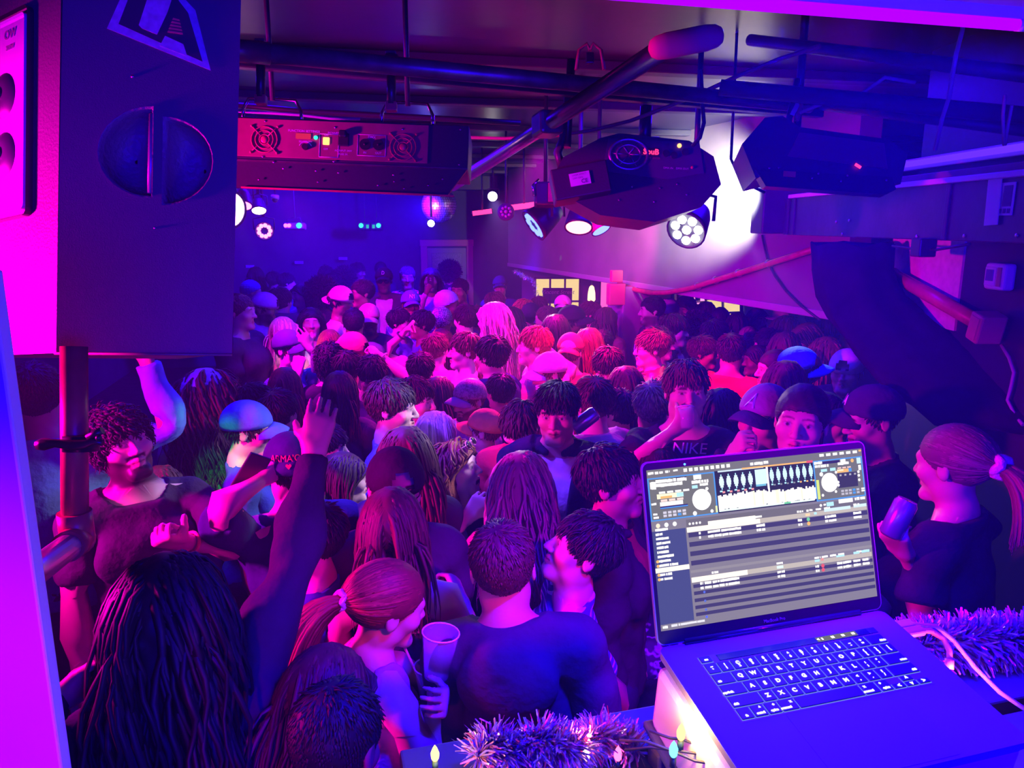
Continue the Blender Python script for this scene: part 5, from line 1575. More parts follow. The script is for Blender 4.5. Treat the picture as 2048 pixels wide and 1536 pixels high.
def get_garment(kind, fem, lod):
    key = (kind, fem, lod)
    if key in GARM: return GARM[key]
    pr = PRIMS.setdefault(fem, body_prims(fem))
    xs, ys, zs = grid(lod, True)
    if lod == 0 and kind in ('tank', 'strap', 'crop'):
        xs, ys, zs = axis([(-.5, .5, .009)]), axis([(-.22, .2, .009)]), axis([(.8, 1.62, .009)])
    X = xs[:, None, None]; Y = ys[None, :, None]; Z = zs[None, None, :]
    tor = [p for p in pr if p[8] in ('body', 'torso')]
    arm = [p for p in pr if p[8] == 'arm']
    fa = [p for p in pr if p[8] == 'farm']
    leg = [p for p in pr if p[8] == 'leg']
    along = (np.abs(X) - (FSX if fem else SH[0])) * AD[0] + (Z - SH[2]) * AD[2]   # distance along the sleeve
    perp = np.abs((np.abs(X) - SH[0]) * AN[0] + (Z - SH[2]) * AN[2])
    fold = .004 * np.sin(X * 34 + Z * 21 + np.sin(Y * 30) * 2) * np.sin(Z * 37 - X * 15) + 0 * Y
    hoody = []
    if kind in ('trousers', 'shorts'):
        F = field([p for p in tor if p[1] == 'pelvis'] + leg, xs, ys, zs, .014)
        F = F + fold
        F = np.maximum(F, Z - 1.0)
        F = np.maximum(F, .07 - Z)
    elif kind == 'shoes':
        F = field([p for p in pr if p[8] == 'foot'], xs, ys, zs, .012)
        F = np.maximum(F, -Z + .0)
        F = np.maximum(F, Z - .11)
    else:
        t = {'tee': .013, 'tank': .007, 'strap': .006, 'long': .014, 'hoodie': .020, 'jacket': .028, 'puffer': .05, 'crop': .007, 'polo': .014}[kind]
        F = field(tor, xs, ys, zs, t)
        if kind not in ('tank', 'strap', 'crop'):
            A = field(arm + (fa if kind not in ('tee', 'polo') else []), xs, ys, zs, t + .002)
            if kind in ('tee', 'polo'): A = np.maximum(A, along - (.15 if fem else .19))
            else: A = np.maximum(A, along - (UL + FL - .012))
            F = smin(F, A, .05)
        F = F + fold * (1.6 if kind in ('hoodie', 'jacket', 'puffer') else 1.0 if kind not in ('strap', 'tank', 'crop') else .3)
        if kind == 'puffer':
            F = F - .014 * np.abs(np.sin(Z * 36 + 0 * X + 0 * Y)) + .006
        hem = {'crop': 1.12, 'strap': .98}.get(kind, .90)
        F = np.maximum(F, hem - Z)
        # neckline: tilted cut round the neck
        nz = {'tee': 1.482, 'long': 1.49, 'polo': 1.487, 'hoodie': 1.492, 'jacket': 1.497, 'puffer': 1.51}.get(kind, 1.36)
        if kind in ('tank', 'strap', 'crop'):
            cut = np.maximum(1.31 + .35 * np.clip(Y + .02, 0, .15) - Z, -9)       # cloth only under this line ...
            strapc = np.abs(np.abs(X) - .088) - (.014 if kind != 'tank' else .022)
            arms = np.abs(X) + (Z - 1.28) * .30 - (.165 if kind == 'tank' else .150)
            F = np.maximum(F, np.minimum(-cut, np.maximum(strapc, Z - 1.50)))
            F = np.maximum(F, arms)
        else:
            rr = np.sqrt(X ** 2 + (Y - .014) ** 2)
            F = np.maximum(F, (Z - nz + .012 - np.clip((Y - .01) * .42, -.05, .03) - 2.2 * np.clip(rr - .088, 0, 1)) * .6)
        if kind == 'jacket':
            wdg = np.abs(X) - (.030 + np.clip((Z - 1.02) * .12, 0, .06))
            F = np.maximum(F, -np.maximum(np.maximum(wdg, Y + .03), -(Z - .80)))
        if kind in ('hoodie',):
            hoody = [('c', 'chest', v3(-.085, .045, 1.47), v3(0, .115, 1.445), .038, .050, .03, None, 'h'),
                     ('c', 'chest', v3(.085, .045, 1.47), v3(0, .115, 1.445), .038, .050, .03, None, 'h'),
                     ('e', 'chest', v3(0, .125, 1.385), v3(.13, .06, .105), 0, 0, .03, None, 'h'),
                     ('c', 'chest', v3(-.075, -.01, 1.475), v3(-.02, -.085, 1.425), .020, .016, .02, None, 'h'),
                     ('c', 'chest', v3(.075, -.01, 1.475), v3(.02, -.085, 1.425), .020, .016, .02, None, 'h')]
        if kind in ('jacket', 'polo'):
            r = .016 if kind == 'jacket' else .011
            pts = [v3(.072 * math.cos(q), .012 + .072 * math.sin(q), 1.495 + .022 * math.sin(q)) for q in np.linspace(-1.0, PI + 1.0, 9)]
            hoody = [('c', 'chest', u, w, r, r, .012, None, 'h') for u, w in zip(pts, pts[1:])]
        if kind == 'puffer':
            pts = [v3(.08 * math.cos(q), .012 + .08 * math.sin(q), 1.51 + .02 * math.sin(q)) for q in np.linspace(-1.2, PI + 1.2, 9)]
            hoody = [('c', 'chest', u, w, .024, .024, .02, None, 'h') for u, w in zip(pts, pts[1:])]
        if hoody:
            F = field(hoody, xs, ys, zs, 0.0, F)
    V, Q = nets(F.astype(np.float32), xs, ys, zs)
    V = relax(V, Q, 1, .35)
    V, Q = thin_out(V, Q, (9000, 4200, 1800)[lod], True)
    wp = [p for p in pr if p[8] not in ('head', 'hand')]
    if kind in ('trousers', 'shorts', 'shoes'): wp = [p for p in wp if p[8] in ('leg', 'foot') or p[1] in ('pelvis', 'spine')]
    elif kind in ('tank', 'strap', 'crop'): wp = [p for p in wp if p[8] not in ('leg', 'foot', 'neck')]
    else: wp = [p for p in wp if p[8] not in ('leg', 'foot', 'neck')]
    GARM[key] = (V, Q, bone_w(V, wp + [p for p in hoody]))
    return GARM[key]


def rot_between(a, b):
    a = a / np.linalg.norm(a); b = b / np.linalg.norm(b)
    c = float(a @ b)
    if c > .99999: return np.eye(3)
    v = np.cross(a, b)
    if c < -.9999:
        v = np.cross(a, v3(0, 1, 0)); v /= np.linalg.norm(v)
        return 2 * np.outer(v, v) - np.eye(3)
    K = np.array([[0, -v[2], v[1]], [v[2], 0, -v[0]], [-v[1], v[0], 0]])
    return np.eye(3) + K + K @ K / (1 + c)


def axang(ax, t):
    ax = np.asarray(ax, float) / np.linalg.norm(ax)
    K = np.array([[0, -ax[2], ax[1]], [ax[2], 0, -ax[0]], [-ax[1], ax[0], 0]])
    return np.eye(3) + math.sin(t) * K + (1 - math.cos(t)) * K @ K


def ry(yaw, pitch=0, roll=0):
    """yaw about Z (0 faces -Y, +90 faces +X), pitch + looks down, roll + tips the head to its left"""
    return axang((0, 0, 1), math.radians(yaw)) @ axang((1, 0, 0), math.radians(pitch)) @ axang((0, 1, 0), math.radians(roll))


SPINE_J, CHEST_J, NECK_J, HEAD_J = v3(0, .01, 1.02), v3(0, .015, 1.16), v3(0, .025, 1.46), v3(0, .015, 1.575)


def pose_bones(fem, yaw=0, lean=(0, 0), head=(0, 0, 0), arms=None, curl=(.35, .35), jaw=0, twist=0):
    """-> dict bone -> (R, t): x' = R x + t in the person's own space (feet at the origin), before scaling"""
    T = {}
    RY = ry(yaw)
    T['pelvis'] = (RY, v3(0, 0, 0))
    for s in 'LR': T['thigh' + s] = T['pelvis']; T['shin' + s] = T['pelvis']

    def child(par, joint, Rg):
        Rp, tp = T[par]
        j = Rp @ joint + tp
        return (Rg, j - Rg @ joint)
    R1 = RY @ ry(twist * .5, lean[0] * .5, lean[1] * .5)
    T['spine'] = child('pelvis', SPINE_J, R1)
    R2 = RY @ ry(twist, lean[0], lean[1])
    T['chest'] = child('spine', CHEST_J, R2)
    RH = ry(*head)
    # neck halfway between chest and head
    Rn = R2 + RH
    U, S, Vt = np.linalg.svd(Rn); Rn = U @ Vt
    T['neck'] = child('chest', NECK_J, Rn)
    T['head'] = child('neck', HEAD_J, RH)
    T['jaw'] = child('head', HEAD0 + v3(0, .005, -.035), RH @ axang((1, 0, 0), jaw))
    T['jaw'] = (T['jaw'][0], T['jaw'][1])
    off = v3((FSX if fem else SH[0]) - SH[0], 0, 0)
    Rc, tc = T['chest']
    for si, s in enumerate('LR'):
        m = (lambda p: p) if s == 'L' else mir
        sh, el, wr = m(SH + off), m(ELB + off), m(WRI + off)
        spec = (arms or {}).get(s, ('down',))
        shw = Rc @ sh + tc
        kind = spec[0]
        sg = 1 if s == 'L' else -1
        pal = None
        if kind == 'down':
            ud = R2 @ v3(sg * .16, .02, -1); fd = R2 @ v3(sg * .06, -.22, -1)
        elif kind == 'drink':
            ud = R2 @ v3(sg * .22, -.25, -1); fd = R2 @ v3(-sg * .25, -1, .45 if len(spec) < 2 else spec[1])
        elif kind == 'low':
            ud = R2 @ v3(sg * .2, -.1, -1); fd = R2 @ v3(-sg * .3, -1, -.35)
        elif kind == 'up':
            ud = R2 @ v3(sg * .75, -.25, .75); fd = R2 @ v3(-sg * .05, -.15, 1)
        elif kind == 'dir':
            ud, fd = np.array(spec[1], float), np.array(spec[2], float)
        elif kind == 'ik':      # target wrist in the person's space + pole direction
            tgt, pole = np.array(spec[1], float), np.array(spec[2], float)
            dv = tgt - shw; dist = min(np.linalg.norm(dv), (UL + FL) * .995); dn = dv / np.linalg.norm(dv)
            ca = (UL * UL + dist * dist - FL * FL) / (2 * UL * dist)
            ca = max(-1, min(1, ca)); sa = math.sqrt(1 - ca * ca)
            pp = pole - dn * (pole @ dn); pp /= np.linalg.norm(pp) + 1e-9
            ud = dn * ca + pp * sa
            fd = dn * dist - ud * UL
        if len(spec) > 3: pal = spec[3]
        ud = ud / np.linalg.norm(ud); fd = fd / np.linalg.norm(fd)
        Ru = rot_between(R2 @ (m(AD)), ud) @ R2
        Tu = child('chest', sh, Ru)
        up = max(0, ud[2] + .2)
        lift = v3(0, 0, .055 * up) - R2 @ v3(sg * .02 * up, 0, 0)
        T['uarm' + s] = (Ru, Tu[1] + lift)
        Rf = rot_between(ud, fd) @ Ru
        T['farm' + s] = child('uarm' + s, el, Rf)
        Rh = Rf
        if pal is not None:       # turn the palm normal towards pal
            n0 = Rf @ m(AN); pv = np.array(pal, float); pv = pv - fd * (pv @ fd); pv /= np.linalg.norm(pv)
            ang = math.atan2(np.cross(n0, pv) @ fd, n0 @ pv)
            Rh = axang(fd, ang) @ Rf
            T['farm' + s] = child('uarm' + s, el, axang(fd, ang * .5) @ Rf)
        T['hand' + s] = child('farm' + s, wr, Rh)
        cu = curl[si]
        ax = Rh @ m(np.cross(AD, AN)) * (1 if s == 'L' else 1)
        axl = np.cross(Rh @ m(AD), Rh @ m(AN))
        hs = .92 if fem else 1.0
        for f, (a, b, c) in FING.items():
            a, b = [m(WRI + off + (q - WRI) * hs) for q in (a, b)]
            cf = cu if np.isscalar(cu) else cu[list(FING).index(f)]
            if f == 'thumb':
                R1_ = axang(axl, cf * .35) @ axang(Rh @ m(AD), (1 if s == 'L' else -1) * cf * .3) @ Rh
                R2_ = axang(axl, cf * .5) @ R1_
            else:
                R1_ = axang(axl, cf * 1.35) @ Rh
                R2_ = axang(axl, cf * 1.75) @ R1_
            T[f + '1' + s] = child('hand' + s, a, R1_)
            T[f + '2' + s] = child(f + '1' + s, b, R2_)
    return T


def skin_verts(V, W, T):
    M = np.zeros((len(BONES), 12))
    for b, (R, t) in T.items():
        M[BI[b], :9] = R.ravel(); M[BI[b], 9:] = t
    X = W @ M
    return np.einsum('nij,nj->ni', X[:, :9].reshape(-1, 3, 3), V) + X[:, 9:]


def sstep(a, b, x):
    t = np.clip((x - a) / (b - a), 0, 1)
    return t * t * (3 - 2 * t)


def skin_col(V, tone, lips, brow, beard=0.0, beardcol=(.03, .02, .02), buzz=0.0, mouth=False, paint=None, eyes=True, fem=0):
    h = V - HEAD0
    x, y, z = h.T
    ax = np.abs(x)
    c = np.tile(np.array(tone, float), (len(V), 1))
    def mix(m, col):
        nonlocal c
        c = c * (1 - m[:, None]) + np.array(col)[None, :] * m[:, None]
    face = (y < -.03)
    # cheeks / nose slightly redder
    mix(.18 * np.exp(-(((ax - .04) / .022) ** 2 + ((z + .03) / .02) ** 2)) * face, np.array(tone) * v3(1.1, .7, .7))
    # brows
    zb = .0245 - 9 * (ax - .03) ** 2 + .0
    mix((.75 if fem else 1) * sstep(.0048 if fem else .0075, .002 if fem else .003, np.abs(z - zb)) * sstep(.009, .014, ax) * sstep(.054, .045, ax) * face, brow)
    if eyes:
        ey = sstep(.0068, .0048, np.abs(z - .0015 + 14 * (ax - .0315) ** 2 * np.sign(z - .0015))) * sstep(.0118, .0098, np.abs(ax - .0315)) * face * (z < .03)
        mix(ey, (.55, .52, .5))
        mix(sstep(.0066, .005, np.sqrt((ax - .0315) ** 2 + (z - .0015) ** 2)) * face, (.02, .012, .01))
        ll = np.exp(-((z - .0085 + 18 * (ax - .0315) ** 2) / .0022) ** 2) * sstep(.0165, .013, np.abs(ax - .0315)) * face
        mix(.75 * ll, np.array(tone) * .18)
        mix(.35 * np.exp(-((z + .006) / .004) ** 2) * sstep(.018, .012, np.abs(ax - .0315)) * face, np.array(tone) * .55)
    if beard > 0:
        edge = -.034 - .6 * np.clip(.07 - ax, 0, .07)
        b = sstep(.006, -.006, z - edge) * sstep(-.15, -.125, z) * sstep(.045, .02, y)
        b = np.maximum(b, sstep(.010, .006, np.abs(z + .047)) * sstep(.034, .028, ax) * face * (y < -.07))
        b *= 1 - sstep(.016, .012, np.abs(z + .064)) * sstep(.026, .02, ax) * sstep(-.05, -.06, y)
        mix(b * beard, beardcol)
    lp = sstep(.0125, .0095, np.abs(z + .0645 + 6 * ax ** 2 * 0)) * sstep(.025, .020, ax + np.abs(z + .0645) * .9) * (y < -.062)
    mix(lp * .8, lips)
    mix(sstep(.0028, .0012, np.abs(z + .0642)) * sstep(.024, .021, ax) * (y < -.06), np.array(lips) * .2)
    if mouth:
        mix(sstep(.0065, .0045, np.abs(z + .0645)) * sstep(.0215, .018, ax) * (y < -.055), (.02, .004, .004))
    if buzz > 0:
        pl = z + .71 * (y + .095) - .052
        mix(buzz * sstep(-.004, .012, pl), brow)
    if paint is not None: c = paint(V, c)
    return c
# ------------------------------------------------------------------ hair, caps, spectacles: templates in head space (origin HEAD0, face towards -Y)
SK_C, SK_R = v3(0, .014, .032), v3(.0775, .098, .089)
HAIR = {}


def hl(p): return p[..., 2] + .71 * (p[..., 1] + .095) - .054


def make_hair(style):
    if style in HAIR: return HAIR[style]
    rs = np.random.default_rng(sum(map(ord, style)) * 7)
    S = dict(n=900, L=.040, w=.0058, lift=.26, grav=.15, wave=0, noise=.2, segs=5, t=.010, comb='crown', lv=.3, shell=[], cut=.054)
    S.update({
        'short': dict(),
        'crop': dict(L=.020, w=.005, n=800, t=.006, lift=.25, noise=.25, segs=4),
        'textured': dict(L=.042, w=.0055, lift=.28, noise=.34, t=.009, n=950, grav=.35, segs=6),
        'fringe': dict(L=.062, w=.0065, lift=.28, comb='fwd', grav=.34, t=.011, noise=.3, segs=7, n=850),
        'quiff': dict(L=.068, w=.007, lift=.5, comb='back', t=.014, noise=.22, segs=6, grav=.1, n=850),
        'curly': dict(L=.055, w=.0065, lift=.5, wave=.007, noise=.45, t=.016, segs=8, n=850, grav=.35),
        'afro': dict(L=.105, w=.010, lift=1., wave=.010, noise=.5, t=.055, segs=6, n=700, grav=.0),
        'bob': dict(L=.25, w=.007, lift=.12, comb='part', grav=1.0, t=.008, noise=.06, segs=8, n=850, wave=.004),
        'long': dict(L=.42, w=.0075, lift=.12, comb='part', grav=1.1, t=.008, noise=.08, segs=9, n=850, wave=.006,
                     shell=[('e', v3(0, .085, -.12), v3(.078, .040, .15))]),
        'wavy': dict(L=.44, w=.0075, lift=.20, comb='part', grav=1.0, t=.011, noise=.14, segs=11, n=800, wave=.012,
                     shell=[('e', v3(0, .09, -.11), v3(.085, .045, .14))]),
        'bigcurl': dict(L=.42, w=.007, lift=.38, comb='part', grav=.85, t=.018, noise=.32, segs=12, n=850, wave=.018,
                        shell=[('e', v3(0, .09, -.08), v3(.12, .075, .16))]),
        'pony': dict(L=.20, w=.007, lift=.10, comb='knot', grav=0, t=.008, noise=.04, segs=7, n=750),
        'bun': dict(L=.20, w=.007, lift=.10, comb='knot', grav=0, t=.008, noise=.04, segs=7, n=700),
        'under': dict(L=.030, w=.0075, lift=.25, t=.007, n=420, cut=.05),
    }.get(style, {}))
    knot = v3(0, .128, .012)
    n = S['n']
    # roots spread evenly over the scalp
    k = np.arange(n * 3) + .5
    ph = np.arccos(1 - 2 * k / (n * 3)); th = PI * (1 + 5 ** .5) * k
    u = np.stack([np.cos(th) * np.sin(ph), np.sin(th) * np.sin(ph), np.cos(ph)], 1)
    p = SK_C + u * SK_R * (1 + S['t'] * .35 / .09)
    keep = (hl(p) > .0)
    if style == 'under': keep &= p[:, 2] < .05
    p = p[keep]; u = u[keep]
    nrm = u / SK_R; nrm /= np.linalg.norm(nrm, axis=1, keepdims=True)
    m = len(p)
    crown = v3(.01, .055, .12)
    if S['comb'] == 'crown':
        cb = (p - crown) * v3(1, 1, .6)
    elif S['comb'] == 'fwd':
        cb = (p - crown) * v3(1.0, 1, .2) + v3(0, -.03, 0)
    elif S['comb'] == 'back':
        fr = sstep(-.02, -.07, p[:, 1])[:, None]
        cb = (p - crown) * v3(1, 1, .6) * (1 - fr) + fr * v3(.25, .5, .8) * .1
    elif S['comb'] == 'part':
        cb = np.stack([np.sign(p[:, 0] - .012) * .05, .055 + 0 * p[:, 1], -.045 + 0 * p[:, 1]], 1)
    else:
        cb = knot - p
    cb = cb / (np.linalg.norm(cb, axis=1, keepdims=True) + 1e-9)
    d = cb - (cb * nrm).sum(1, keepdims=True) * nrm
    d /= (np.linalg.norm(d, axis=1, keepdims=True) + 1e-9)
    d = d * (1 - S['lift']) + nrm * S['lift'] + rs.normal(0, S['noise'], (m, 3)) * .6
    d /= np.linalg.norm(d, axis=1, keepdims=True)
    L = S['L'] * (1 + S['lv'] * rs.uniform(-1, .6, m))
    if S['comb'] == 'crown' and style in ('short', 'textured', 'crop'):
        L *= .45 + .75 * sstep(.0, .09, p[:, 2])
    if S['comb'] == 'back': L *= .35 + .8 * sstep(.03, .09, p[:, 2])
    if S['comb'] == 'fwd': L *= .45 + .7 * sstep(.03, .08, p[:, 2])
    if S['comb'] == 'part':
        fr = sstep(.02, -.06, p[:, 1]) * sstep(.06, .02, np.abs(p[:, 0]))
    sg = S['segs']
    path = [p.copy()]; outs = [nrm.copy()]
    ph0 = rs.uniform(0, 6.28, m); fr0 = rs.uniform(.8, 1.2, m)
    q = p.copy()
    for i in range(sg):
        step = (L / sg)[:, None]
        if S['comb'] == 'knot':
            to = knot - q; dist = np.linalg.norm(to, axis=1, keepdims=True)
            nn = (q - SK_C) / SK_R ** 2; nn /= np.linalg.norm(nn, axis=1, keepdims=True)
            t = to / (dist + 1e-6); t = t - (t * nn).sum(1, keepdims=True) * nn * .9
            d = t + rs.normal(0, S['noise'], (m, 3)) * .3; d /= np.linalg.norm(d, axis=1, keepdims=True) + 1e-9
            step = np.minimum(step, dist * .9)
        else:
            d = d + v3(0, 0, -1) * S['grav'] * (1.0 if i else .3) + rs.normal(0, S['noise'], (m, 3)) * .22
            d /= np.linalg.norm(d, axis=1, keepdims=True)
        q = q + d * step
        if S['wave']:
            a = ph0 + i * 1.25 * fr0
            q = q + np.stack([np.cos(a), np.sin(a) * .8, .2 * np.sin(a * 1.3)], 1) * S['wave'] * min(1, i / 3)
        lev = np.sqrt((((q - SK_C) / (SK_R + .004)) ** 2).sum(1))
        bad = lev < 1
        q[bad] = SK_C + (q[bad] - SK_C) / lev[bad][:, None]
        if S['comb'] == 'part':      # keep off the face, neck and shoulders
            side = np.abs(q[:, 0]) < .068
            ymin = -.088 + .098 * sstep(.06, -.03, q[:, 2]) + .012 * np.sin(ph0 * 3)
            q[:, 1] = np.maximum(q[:, 1], np.where(q[:, 2] < .06, ymin, q[:, 1]))
            f = (q[:, 1] < -.02) & side & (q[:, 2] < .06)
            q[f, 0] = np.sign(q[f, 0] - .0001) * (.068 + .004 * rs.uniform(0, 1, f.sum()))
            nk = (q[:, 2] < -.04)
            rr = np.sqrt(q[:, 0] ** 2 + (q[:, 1] - .01) ** 2); b2 = nk & (rr < .078)
            q[b2, :2] *= (.078 / (rr[b2] + 1e-6))[:, None]
            tc, tr = v3(0, .02, -.43), v3(.2, .135, .24)
            lv = np.sqrt((((q - tc) / tr) ** 2).sum(1)); b3 = lv < 1
            q[b3] = tc + (q[b3] - tc) / lv[b3][:, None]
        oo = q - SK_C; oo[:, 2] *= np.where(q[:, 2] > 0, 1, .15); oo /= np.linalg.norm(oo, axis=1, keepdims=True)
        path.append(q.copy()); outs.append(oo)
    P_ = np.stack(path, 1); O_ = np.stack(outs, 1)
    if style in ('pony', 'bun'):
        m2 = 150 if style == 'pony' else 130
        a = rs.uniform(0, 6.28, m2); r = np.sqrt(rs.uniform(0, 1, m2))
        q = knot + np.stack([np.cos(a) * r * .012, r * 0 + .0, np.sin(a) * r * .012], 1)
        pp = [q.copy()]
        if style == 'pony':
            d = np.stack([np.cos(a) * .25, .9 + 0 * a, np.sin(a) * .25 + .15], 1)
            for i in range(sg):
                d = d + v3(0, -.10, -.42); d /= np.linalg.norm(d, axis=1, keepdims=True)
                q = q + d * .036 * rs.uniform(.8, 1.1, (m2, 1)) + np.stack([np.cos(a), np.sin(a), 0 * a], 1) * .0035
                pp.append(q.copy())
        else:
            b = rs.uniform(0, 6.28, m2)
            for i in range(sg):
                g = b + i * .5
                q = knot + v3(0, .022, .012) + np.stack([np.cos(g) * .03 * (r * .5 + .5), .02 * np.sin(a + i * .2), np.sin(g) * .03 * (r * .5 + .5)], 1)
                pp.append(q.copy())
        P2 = np.stack(pp, 1); O2 = P2 - (knot + v3(0, .02, -.05)); O2 /= np.linalg.norm(O2, axis=2, keepdims=True) + 1e-9
        P_ = np.concatenate([P_, P2]); O_ = np.concatenate([O_, O2]); m = len(P_)
    # locks
    D = np.gradient(P_, axis=1); D /= np.linalg.norm(D, axis=2, keepdims=True) + 1e-9
    Sd = np.cross(D, O_); Sd /= np.linalg.norm(Sd, axis=2, keepdims=True) + 1e-9
    Up = np.cross(Sd, D)
    w = S['w'] * (1 - .85 * (np.arange(sg + 1) / sg) ** 2.2)[None, :, None] * rs.uniform(.7, 1.3, (m, 1, 1))
    ring = np.stack([P_ + Sd * w - Up * w * .2, P_ + Up * w * .55, P_ - Sd * w - Up * w * .2], 2)   # m, s+1, 3, 3
    Vl = ring.reshape(-1, 3)
    base = (np.arange(m) * (sg + 1) * 3)[:, None, None] + (np.arange(sg) * 3)[None, :, None]
    k3 = np.arange(3)[None, None, :]
    Qf = np.stack([base + k3, base + (k3 + 1) % 3, base + (k3 + 1) % 3 + 3, base + k3 + 3], -1).reshape(-1, 4)
    cl = np.repeat(rs.uniform(.55, 1.45, m), (sg + 1) * 3) * np.tile(np.repeat(np.linspace(.8, 1.15, sg + 1), 3), m)
    # shell under the locks
    st = .0095
    xs = axis([(-.2, .2, st)]); ys = axis([(-.2, .26, st)]); zs = axis([(-.36, .24, st)])
    X = xs[:, None, None]; Y = ys[None, :, None]; Z = zs[None, None, :]
    pr = [('e', 'head', SK_C, SK_R + S['t'], 0, 0, .02, None, 'h')]
    F = field(pr, xs, ys, zs)
    F = np.maximum(F, -(Z + .71 * (Y + .095) - S['cut']))
    for kd, c, r in S['shell']:
        E_ = field([('e', 'head', c, r, 0, 0, .03, None, 'h')], xs, ys, zs)
        F = smin(F, E_, .04)
    if style in ('pony', 'bun'):
        F = field([('e', 'head', knot, v3(.02, .022, .02), 0, 0, .015, None, 'h')], xs, ys, zs, 0, F)
    if style == 'under': F = np.maximum(F, Z - .055)
    F = F + .003 * np.sin(X * 160 + 3 * np.sin(Y * 60)) * np.sin(Y * 140 + Z * 90)
    if style == 'afro': F = F + .006 * np.sin(X * 110) * np.sin(Y * 120 + 1) * np.sin(Z * 115)
    Vs, Qs = nets(F.astype(np.float32), xs, ys, zs)
    V = np.concatenate([Vs, Vl]); Q = np.concatenate([Qs, Qf + len(Vs)])
    c = np.concatenate([np.full(len(Vs), .75), cl])
    me = np_mesh('hair', V, Q, True, np.repeat(c[:, None], 3, 1))
    HAIR[style] = me
    return me


def hair_mat(color):
    nm = 'hair_' + '_'.join('%03d' % int(c * 999) for c in color)
    if nm in MATS: return MATS[nm]
    m = mat(nm, color, rough=.55, spec=.3, attr='Col')
    nt = m.node_tree; b = nt.nodes['Principled BSDF']
    a = [n for n in nt.nodes if n.type == 'ATTRIBUTE'][0]
    mx = nt.nodes.new('ShaderNodeMix'); mx.data_type = 'RGBA'; mx.blend_type = 'MULTIPLY'
    mx.inputs[0].default_value = 1; mx.inputs[7].default_value = (*color, 1)
    nt.links.new(a.outputs['Color'], mx.inputs[6]); nt.links.new(mx.outputs[2], b.inputs['Base Color'])
    return m


CAPM = {}
CAP_C, CAP_R = v3(0, .013, .030), v3(.091, .111, .106)


def cap_rim(a):
    """point on the lower rim at azimuth a (0 = front)"""
    y = -math.cos(a)
    return .040 - .022 * (y + 1)


